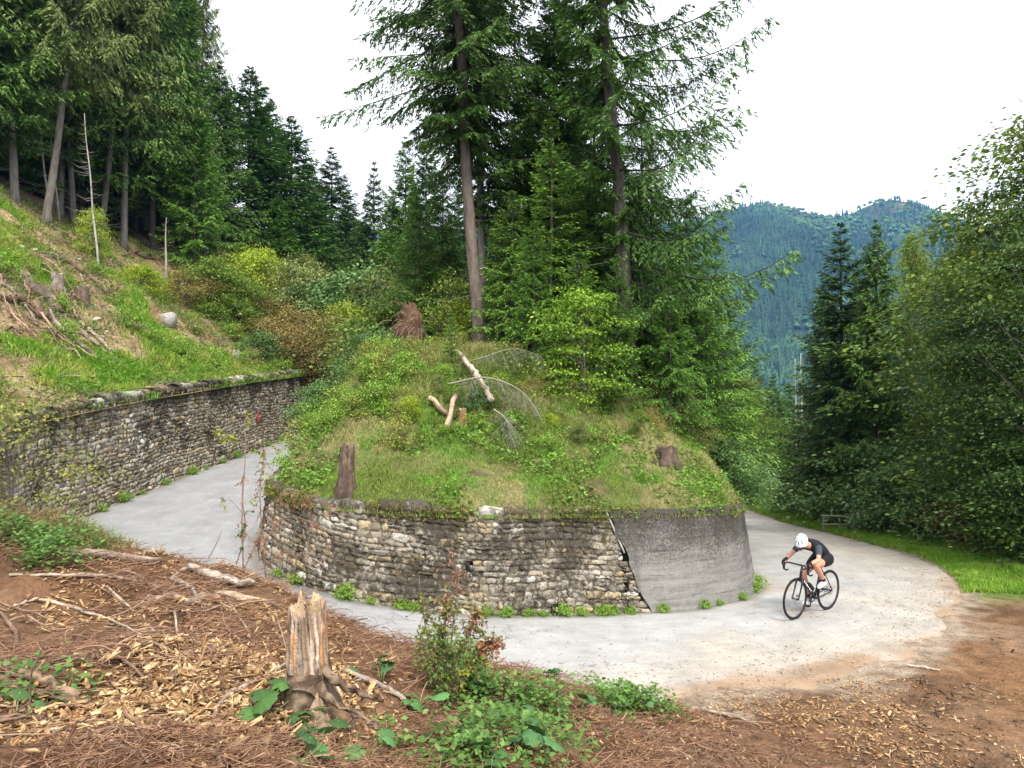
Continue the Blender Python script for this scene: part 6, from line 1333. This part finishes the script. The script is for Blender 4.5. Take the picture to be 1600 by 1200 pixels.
# concrete block on the slope
p = hit(262, 508, HL, 11, 90); mb = MB()
for bx_ in ((0, 0, .16, .42, .5, .55), (-.65, .1, .12, .9, .22, .20)): v, f = box(*bx_); v = v + rg(int(bx_[3] * 10)).normal(0, .03, v.shape); mb.add(v, f, (.40, .38, .35))
o = mb.build('concrete_block', flat_mat('old_concrete', (.36, .34, .31), .95, .1, ns=9, amt=.5, bump=.6)); o.location = p; tag(o, 'grey broken concrete block standing in the slope above the left wall', 'block')
# root plate on the mound
def rootplate(px, py, d, w_, h_, seed, lab, col):
    p = at(px, d, MD, 0); e = empty('uprooted_root_plate', p, 0, lab, 'root plate', None); r = rg(seed); a = np.linspace(0, 2 * np.pi, 30, endpoint=False)[None]; t = np.linspace(0, np.pi, 18)[:, None]
    X_ = np.sin(t) * np.cos(a); Y_ = np.sin(t) * np.sin(a); Z_ = np.cos(t) + 0 * a; q = 1 + .5 * fbm(X_ * 2.5 + 3, Z_ * 2.5 + Y_ * 2, seed, 4); V = np.stack([X_ * w_ * q, Y_ * .5 * w_ * q, h_ * .5 + Z_ * h_ * .55 * q], -1).reshape(-1, 3)
    mb = MB(); mb.add(V, grid_faces(18, 30, True)[:, ::-1], mix(col, np.array(col) * .35, sstep(-.2, .3, fbm(V[:, 0] * 4, V[:, 2] * 4, seed, 3)))); mb.build('soil_clump', M_ground, e, True)
    n = 90; b = r.normal(0, 1, (n, 3)) * [w_ * .6, w_ * .3, h_ * .3] + [0, -.1, h_ * .6]; d_ = nrm(b - [0, 0, h_ * .5] + r.normal(0, .3, (n, 3))); L = r.uniform(.15, .5, n)[:, None, None] * h_; q = np.linspace(0, 1, 6)[None, :, None]
    P = b[:, None] + d_[:, None] * L * q + np.array([0, 0, -1.]) * L * q * q * .9; V, f = tubes(P, .012 * (1 - .8 * q[..., 0]) + 0 * P[..., 0], 4, False); mb = MB(); mb.add(V, f, (.22, .15, .1)); mb.build('roots', M_twig, e); return e
rootplate(641, 530, 18.6, .36, 1.3, 7, 'uprooted root plate standing on the mound left of the bare pale trunk', (.15, .09, .055)); rootplate(712, 540, 19.4, .28, .6, 9, 'smaller dark root plate just left of the bare pale trunk', (.16, .10, .07))
# leaning pale log and bits
lh = [hit(a, b, MD, 12, 25) + [0, -.25, .25] for a, b in ((714, 566), (728, 585), (743, 606), (757, 626), (771, 646))]; pu, pl_ = lh[0], lh[-1];  branch('fallen_log', [tuple(q_) for q_ in (lh[0], .5 * lh[1] + .25 * (lh[0] + lh[2]), .5 * lh[2] + .25 * (lh[1] + lh[3]), .5 * lh[3] + .25 * (lh[2] + lh[4]), lh[4])], [.045, .052, .058, .062, .066], (.38, .31, .235), 'pale peeled log leaning down the mound in front of the bare trunk', 'log', None, 0, 560, 12)
d_ = nrm(pl_ - pu); mb = MB(); V, f = tubes(np.stack([pl_ - d_ * .0, pl_ + d_ * .012])[None], np.array([[.078, .076]]), 12); 
for i, (px, rad, lab) in enumerate([([(670, 636), (700, 656)], .055, 'short pale log stub left of the leaning log'), ([(712, 644), (699, 674)], .05, 'short peeled log stub standing under the leaning log')]):
    a = hit(*px[0], MD, 12, 25); b = hit(*px[1], MD, 12, 25); branch('fallen_log', [tuple(a + [0, 0, .15]), tuple(b + [0, -.1, .1])], [rad, rad], (.46, .33, .22), lab, 'log', None, 0, 565 + i)
# arched dead spruce top, grey
def dead_spray(pxs, d, seed, lab, n=90):
    P0 = crom(np.array([W(a, b, d + (i * -.15)) for i, (a, b) in enumerate(pxs)]), 8); r = rg(seed); p0 = P0[0]; mb = MB(); V, f = tubes(P0[None], (.022 * np.linspace(1, .15, len(P0)))[None], 6); mb.add(V - p0, f, (.26, .24, .19))
    i = r.integers(2, len(P0), n); b = P0[i]; sgn = r.normal(0, 1, (n, 3)) * [.7, .7, .2] + [0, 0, -.55]; dd = nrm(sgn + .5 * nrm(P0[np.minimum(i + 1, len(P0) - 1)] - P0[i - 1])); L = r.uniform(.2, .75, n)[:, None, None]; q = np.linspace(0, 1, 6)[None, :, None]
    P = b[:, None] + dd[:, None] * L * q + np.array([0, 0, -1.]) * L * q * q * .35; V, f = tubes(P, .006 * (1 - .7 * q[..., 0]) + 0 * P[..., 0], 3, False); mb.add(V - p0, f, (.22, .22, .15))
    j = r.integers(0, n, n * 7); s_ = r.uniform(.2, 1, n * 7); k = (s_ * 5).astype(int).clip(0, 4); b = P[j, k]; dd = nrm(r.normal(0, .6, (n * 7, 3)) + [0, 0, -.6]); P = b[:, None] + dd[:, None] * r.uniform(.06, .22, n * 7)[:, None, None] * np.linspace(0, 1, 3)[None, :, None]
    V, f = tubes(P, .003 + 0 * P[..., 0], 3, False); mb.add(V - p0, f, (.24, .25, .15)); o = mb.build('dead_branch', M_twig); o.location = p0; tag(o, lab, 'dead branch', 'grey dead boughs on the mound')
dead_spray([(700, 600), (760, 590), (815, 612), (845, 655), (852, 690)], 14.9, 1, 'grey dead bough arching right from the leaning log'); dead_spray([(690, 575), (750, 560), (800, 545), (845, 555)], 16.3, 2, 'grey dead twigs spread behind the leaning log', 60); dead_spray([(772, 640), (790, 655), (800, 690)], 14.3, 3, 'hanging grey dead bough below the leaning log', 50)
# small stones, hole, fence, post
def rock(px, py, s, seed, lab, col=(.5, .46, .38), surf=G, flat=.55):
    p = hit(px, py, surf, 3, 60); r = rg(seed); t = np.linspace(0, np.pi, 9)[:, None]; a = np.arange(12)[None] * np.pi / 6; X_ = np.sin(t) * np.cos(a); Y_ = np.sin(t) * np.sin(a); Z_ = np.cos(t) + 0 * a; q = 1 + .45 * fbm(X_ * 1.7 + seed, Y_ * 1.7 + Z_ * 1.3, seed, 3)
    V = np.stack([X_ * q * s, Y_ * q * s * .7, Z_ * q * s * flat], -1).reshape(-1, 3); mb = MB(); mb.add(V, grid_faces(9, 12, True)[:, ::-1], col); o = mb.build('rock', M_wood); o.location = p; o.rotation_euler = (0, 0, seed); tag(o, lab, 'rock', 'loose rocks')
rock(1027, 1092, .13, 1, 'largest pale rock at the edge between bank and road'); rock(1002, 1096, .10, 2, 'flat pale rock left of the largest one at the road edge'); rock(1475, 830, .25, 3, 'grey boulder at the verge under the thicket', (.3, .29, .27))
for i, (px, py, s) in enumerate([(150, 500, .16), (120, 405, .14), (48, 390, .15), (165, 520, .12), (80, 428, .13), (160, 522, .1), (30, 385, .12)]): rock(px, py, s, 20 + i, 'pale stone lying on the cleared slope', (.5, .44, .33), HL)
fp = (10.75, 23.4, float(G(np.array([10.75]), np.array([23.4]))[0])); fe = empty('wooden_fence', fp, 0, 'low weathered wooden fence piece beside the right verge', 'fence'); fe.scale = (.75, .75, .9)
for k in (0, 1):
    mb = MB(); T(mb, [(-.1 * k + .0 - k * .95, k * .5, -.2), (-k * 1.05, k * .5, .55)], .04, (.26, .23, .2), 8); mb.build('post', M_wood, fe)
    mb = MB(); T(mb, [(.12, -.06, .18 + .3 * k), (-.5, .2, .22 + .3 * k), (-1.15, .46, .2 + .3 * k)], .026, (.30, .27, .22), 8); mb.build('rail', M_wood, fe)
mb = MB(); T(mb, [(0, 0, -.2), (0, 0, .75)], .06, (.12, .12, .12), 8); T(mb, [(0, 0, .75), (-.2, 0, .95)], .08, (.12, .12, .12), 8); o = mb.build('marker_post', M_wood); o.location = (13.6, 40, -2.1); tag(o, 'small dark marker post where the right road disappears', 'post')

# ------------------------------------------------------------------ broad leaved plants on the near bank
print('plants')
def leaf_plant(p, n, size, seed, lab, col=(.09, .20, .05), hgt=.16, grp='big leaved plants on the near bank'):
    r = rg(seed); e = empty('leafy_plant', tuple(p), 0, lab, 'plant', grp)
    for k in range(n):
        a = r.uniform(0, 6.283); rad = r.uniform(.15, 1) * size * 1.5; c = np.array([math.cos(a) * rad, math.sin(a) * rad, hgt * r.uniform(.5, 1.15)]); s = size * r.uniform(.65, 1.15)
        th = np.linspace(0, 2 * np.pi, 22, endpoint=False); rr = s * (.5 - .28 * np.exp(-((np.minimum(th, 2 * np.pi - th)) / .32) ** 2)) * (1 + .07 * np.cos(th * 9)); L1 = np.stack([-np.cos(th) * rr, np.sin(th) * rr * .95, -.9 * rr ** 2 / s * .7 + .1 * np.abs(np.sin(th)) * rr], 1); L2 = L1 * .5; L2[:, 2] = L1[:, 2] * .15
        V = np.vstack([[[0, 0, -.004]], L2, L1]); M_ = np.array(Matrix.Rotation(a + r.normal(0, .4), 3, 'Z') @ Matrix.Rotation(r.normal(.25, .3), 3, 'Y') @ Matrix.Rotation(r.normal(0, .25), 3, 'X')); V = V @ M_.T + c
        m = 22; f3 = np.array([[0, 1 + j, 1 + (j + 1) % m] for j in range(m)]); f4 = np.array([[1 + j, 1 + m + j, 1 + m + (j + 1) % m, 1 + (j + 1) % m] for j in range(m)])
        vein = 1 + .12 * np.cos(np.concatenate([[0], th * 9, th * 9]))[:, None]; ml = MB(); ms_ = MB(); ml.add(V, [f3, f4], np.array(col) * r.uniform(.6, 1.35) * vein); T(ms_, [(0, 0, -.03), tuple(c * [.6, .6, .6]), tuple(c)], .0035, (.16, .2, .07), 5, 3); lo_ = ml.build('leaf', M_leaf, e, True); ms_.build('leaf_stalk', M_twig, lo_)
for i, (px, py, n, s, lab, col) in enumerate([(408, 1125, 6, .17, 'large dark leaved plant left of the big stump', (.07, .16, .035)), (512, 1120, 4, .12, 'leaves poking out behind the hollow root of the stump', (.07, .17, .05)), (500, 1150, 7, .11, 'leafy plant at the right foot of the big stump', (.08, .18, .05)),
    (598, 1062, 7, .14, 'rosette of smooth rounded leaves right of the big stump', (.06, .15, .05)), (642, 1112, 5, .15, 'bright rounded leaf group on bare soil under the reddish shrub', (.10, .24, .07)), (565, 1185, 6, .12, 'leaf group at the bottom edge right of the stump', (.09, .2, .06)), (480, 1185, 7, .12, 'leaf group at the bottom edge under the hollow root', (.07, .16, .05)),
    (770, 1080, 6, .11, 'leaf group on the slope below the reddish shrub', (.08, .18, .06)), (800, 1128, 9, .13, 'dense pale green leaf group on the lower bank', (.10, .22, .08)), (830, 1170, 9, .13, 'largest leaf group near the bottom centre edge', (.08, .19, .06)), (730, 1165, 6, .11, 'leaf group left of the largest one at the bottom', (.08, .18, .05)),
    (865, 1068, 6, .10, 'small leaf group near the crest by the mud lump', (.08, .18, .06)), (955, 1118, 7, .10, 'spreading leaf group at the right end of the bank', (.09, .2, .07)), (1000, 1108, 6, .09, 'rightmost leaf group beside the pale rocks', (.09, .2, .06)), (905, 1100, 4, .09, 'two small leaves on the bare bank', (.08, .2, .06)),
    (760, 1195, 6, .12, 'leaf group cut by the bottom edge in the middle', (.09, .22, .06)), (600, 965, 6, .09, 'leaf group on the crest behind the stump', (.09, .2, .06)), (640, 1000, 7, .08, 'leaf group on the crest left of the reddish shrub', (.09, .2, .06)), (30, 1130, 4, .1, 'leaves in the twigs at the lower left', (.07, .15, .04)), (940, 1165, 3, .08, 'tiny leaf group alone on the chips', (.09, .2, .06))]):
    leaf_plant(hit(px, py, G, 3, 12), n, s, 600 + i, lab, col, .06 + s * .6)

def leafy(name, stems, lab, cat, leafsets, grp=None):
    """stems: [(world pts, r0, r1, col)]; leafsets: [(stem index, t0, t1, n, spread, size, colA, colB, droop)]"""
    p0 = np.array(stems[0][0][0]); e = empty(name, tuple(p0), 0, lab, cat, grp); mb = MB(); cs = []
    for pts, r0, r1, col in stems: q = crom(np.array(pts), 8); cs.append(q); V, f = tubes(q[None], np.linspace(r0, r1, len(q))[None], 6); mb.add(V - p0, f, col)
    lf = MB()
    for i, (si, t0, t1, n, sp, size, ca, cb_, dr) in enumerate(leafsets):
        r = rg(700 + i + n); q = cs[si]; nt_ = max(n // 7, 1); t = r.uniform(t0, t1, nt_) * (len(q) - 1); k = t.astype(int).clip(0, len(q) - 2); b = q[k] + (q[k + 1] - q[k]) * (t - k)[:, None]; d = nrm(r.normal(0, 1, (nt_, 3)) + [0, 0, .4 - dr]); L = sp * r.uniform(.3, 1.1, nt_)
        P = b[:, None] + d[:, None] * (L[:, None] * np.linspace(0, 1, 5)[None])[..., None] + np.array([0, 0, -dr * .5]) * (L[:, None] * np.linspace(0, 1, 5)[None] ** 2)[..., None]; V, f = tubes(P, .003 * np.linspace(1, .4, 5)[None] + 0 * P[..., 0], 4, False); mb.add(V - p0, f, stems[si][3])
        j = np.repeat(np.arange(nt_), 7); kk = r.integers(1, 5, len(j)); c = P[j, kk]; dd = nrm(r.normal(0, .7, (len(j), 3)) + d[j] * .5 + [0, 0, -dr]); V, f = rhombi(c, dd, nrm(r.normal(0, .6, (len(j), 3)) + [0, 0, 1]), size * r.uniform(.6, 1.3, len(j)), size * .62 * r.uniform(.7, 1.2, len(j))); lf.add(V - p0, f, rep4(mix(ca, cb_, r.random(len(j)))))
    mb.build('stems', M_twig, e, True); lf.build('foliage', M_leaf, e)
YG, OL, RD, BR_, GN = ((.22, .28, .03), (.34, .34, .05)), ((.12, .16, .03), (.24, .25, .06)), ((.30, .10, .05), (.42, .17, .07)), ((.24, .12, .07), (.40, .21, .11)), ((.07, .14, .03), (.16, .26, .05))
b = hit(702, 1100, G, 4, 9); d = b[1]; STC = (.16, .10, .07)
leafy('reddish_shrub', [([W(702, 1105, d), W(700, 1040, d), W(695, 980, d + .05), W(700, 930, d + .1)], .014, .004, STC), ([W(705, 1100, d), W(715, 1030, d), W(735, 985, d), W(748, 955, d)], .012, .003, STC), ([W(700, 1100, d), W(680, 1030, d), W(665, 970, d + .1), W(662, 930, d + .1)], .010, .003, STC), ([W(706, 1090, d), W(735, 1035, d), W(765, 1005, d), W(778, 1000, d)], .010, .002, STC), ([W(700, 1060, d), W(710, 960, d + .1), W(716, 900, d + .2), W(700, 862, d + .2)], .008, .002, STC)],
      'knee high shrub with olive and reddish leaves on the crest of the near bank', 'shrub', [(0, .3, 1, 420, .16, .035, *OL, .2), (1, .3, 1, 380, .16, .034, *OL, .2), (2, .2, .9, 380, .16, .034, *OL, .2), (3, .3, .8, 260, .15, .034, *OL, .2), (3, .6, 1, 200, .12, .034, *RD, .4), (1, .6, 1, 110, .13, .032, *RD, .4), (0, .75, 1, 120, .12, .03, *BR_, .3), (4, .4, 1, 120, .13, .03, *BR_, .3), (0, .0, .5, 300, .2, .04, *GN, .2), (2, .0, .5, 240, .2, .04, *GN, .2), (3, .1, .6, 120, .14, .04, *YG, .2)])
b = hit(383, 884, G, 4, 10); d = b[1]
leafy('thin_sapling', [([W(383, 888, d), W(380, 800, d), W(384, 715, d), W(383, 640, d)], .012, .004, (.26, .16, .12)), ([W(372, 880, d), W(385, 830, d), W(380, 770, d + .05), W(384, 720, d + .1)], .010, .003, (.26, .16, .12)), ([W(385, 885, d), W(402, 850, d), W(412, 820, d + .05)], .008, .003, (.2, .13, .1)), ([W(384, 715, d), W(405, 705, d), W(432, 700, d)], .004, .002, (.2, .13, .1)), ([W(383, 690, d), W(360, 680, d), W(342, 672, d)], .004, .002, (.2, .13, .1)), ([W(380, 800, d), W(360, 780, d), W(345, 790, d)], .004, .002, (.2, .13, .1))],
      'thin sapling with a few yellow green leaves standing on the bank before the left road', 'sapling', [(4, .2, 1, 42, .12, .075, *YG, .5), (3, .2, 1, 30, .10, .07, *YG, .5), (0, .7, 1, 14, .1, .07, *YG, .5), (5, .4, 1, 16, .08, .06, *YG, .5), (1, .2, .9, 90, .12, .04, *BR_, .8), (2, .1, 1, 60, .14, .05, *BR_, .8), (0, .1, .35, 40, .12, .07, *GN, .3)])
b = hit(415, 905, G, 4, 10); d = b[1] + .25
leafy('withered_shrub', [([W(418, 900, d), W(412, 840, d), W(408, 760, d + .1), W(415, 700, d + .1)], .010, .003, (.2, .12, .08)), ([W(415, 850, d), W(440, 810, d + .2), W(490, 815, d + .4), W(520, 850, d + .5)], .007, .002, (.2, .12, .08)), ([W(412, 830, d), W(440, 790, d + .3), W(480, 780, d + .5), W(530, 790, d + .6)], .007, .002, (.2, .12, .08)), ([W(418, 880, d), W(450, 860, d + .2), W(500, 875, d + .3)], .006, .002, (.2, .12, .08)), ([W(415, 800, d), W(450, 770, d + .3), W(510, 770, d + .5)], .006, .002, (.2, .12, .08))],
      'withered shrub with rusty dead leaves hanging before the left end of the curved wall', 'shrub', [(0, .2, 1, 260, .16, .036, *BR_, .8), (1, .2, 1, 230, .2, .034, *BR_, .9), (2, .2, 1, 230, .2, .034, *BR_, .9), (3, .2, 1, 150, .18, .034, *BR_, .9), (4, .2, 1, 150, .18, .034, *BR_, .9), (0, .3, .9, 30, .14, .06, *YG, .4)])
# mud lump with roots on the crest
b = hit(870, 1062, G, 4, 10)
# taller weeds and ferns over the upper mound, and among the dead wood on the cleared slope
mW2 = broad_mesh(342, .55, .32, .03, 26, 46, .05, (.05, .12, .02), (.17, .30, .05), .5, .006, .13, stems=4, yellow=.1)
mW3 = broad_mesh(343, .7, .26, .05, 24, 40, .045, (.07, .12, .025), (.22, .27, .08), .7, .006, .12, stems=5, yellow=.25, yc=(.35, .22, .06))
r = rg(801); k = 0
while k < 210:
    x = r.uniform(-4.6, 5.0); y = r.uniform(12.6, 21)
    if not pol(IPOL, np.array([x]), np.array([y]))[0]: continue
    z = float(MD(np.array([x]), np.array([y]))[0])
    if z < 2.2 + r.random() * 1.2 or abs(x / y * F - (-50)) < 28 and y > 15: continue
    k += 1; put_tree('weed', (mW2, mW3, mW)[r.integers(3)], (x, y, z - .03), r.uniform(0, 6.28), r.uniform(.5, 1.15), 'leafy weed in the rough growth on the upper mound', 'weed', 'weeds on the upper mound')
r = rg(802)
for k in range(46):
    y = r.uniform(13, 33); xe = float(np.interp(y, LE[:, 1], LE[:, 0])); x = xe - r.uniform(.3, 12); z = float(HL(np.array([x]), np.array([y]))[0])
    put_tree('weed', (mW2, mW3)[r.integers(2)], (x, y, z - .03), r.uniform(0, 6.28), r.uniform(.7, 1.6), 'leafy weed scattered on the cleared slope', 'weed', 'weeds on the cleared slope')
for k in range(60):
    px, py = (r.uniform(0, 150), r.uniform(440, 560)) if k < 42 else (r.uniform(170, 270), r.uniform(375, 425)); b0 = hit(px, py, HL, 11, 90); a = -.75 + r.normal(0, .45); L = r.uniform(.8, 2.6); hx = r.uniform(.02, .35); q = np.linspace(-.5, .5, 4)
    pts = [(b0[0] + math.cos(a) * L * t * .9, b0[1] + r.normal(0, .1) - .3 * t * L, 0) for t in q]; pts = [(x_, y_, float(HL(np.array([x_]), np.array([y_]))[0]) + hx + .12 * math.sin(i * 2 + k)) for i, (x_, y_, _) in enumerate(pts)]
    branch('fallen_branch', pts, [r.uniform(.015, .045), .012], np.array(BRN) * r.uniform(.8, 2.2), 'dead branch lying in the brushwood heaps on the cleared slope', 'branch', 'brushwood on the cleared slope', 2, 900 + k, 5)
# grass and roots hanging over the crest of the curved wall
r = rg(803); n = 5200; s = r.uniform(S_start + 3, S_end - 6, n); k = fbm(s * 1.9, s * 0, 95, 3) > -.12; s = s[k]; n = len(s); c0 = wi.at(s, wi.H(s) + .05, r.uniform(-.25, .0, n)); nv_2 = np.stack([np.interp(s, wi.S, wi.Nn[:, 0]), np.interp(s, wi.S, wi.Nn[:, 1]), 0 * s], 1)
q = np.linspace(0, 1, 4)[None, :, None]; L = r.uniform(.08, .26, n)[:, None, None]; P = c0[:, None] + nv_2[:, None] * L * q * r.uniform(.3, 1.1, (n, 1, 1)) + np.array([0, 0, 1.]) * L * (.7 * q - 1.5 * q * q) + r.normal(0, .02, (n, 4, 3)) * q
V, f = tubes(P, .0035 * (1 - .7 * q[..., 0]) + 0 * P[..., 0], 3, False); o = link('grass', mesh('grass', V, f, np.repeat(mix([.17, .25, .04], [.42, .36, .17], r.random(n)), 12, 0)), M_grass); o['kind'] = 'stuff'
# bits of bark, leaves and grit on the road
r = rg(804); n = 2600; pi_ = r.uniform(3.5 * NS, 13 * NS, n); k0 = pi_.astype(int); fr = (pi_ - k0)[:, None]; t = 1 - r.gamma(1.2, .16, n); k = (t > .05); A_ = INN[k0] + (INN[k0 + 1] - INN[k0]) * fr; B_ = OUT[k0] + (OUT[k0 + 1] - OUT[k0]) * fr; P = A_ * (1 - t[:, None]) + B_ * t[:, None]; P = P[k]; t = t[k]; n = len(P)
chips('grit', P[:, 0], P[:, 1], P[:, 2] + .05 * np.sin(np.pi * t) + .006, r.gamma(1.3, .012, n) + .006, r.gamma(1.5, .006, n) + .004, r.uniform(.002, .005, n), mix([.22, .16, .11], [.5, .4, .28], r.random(n)), 805, .2)
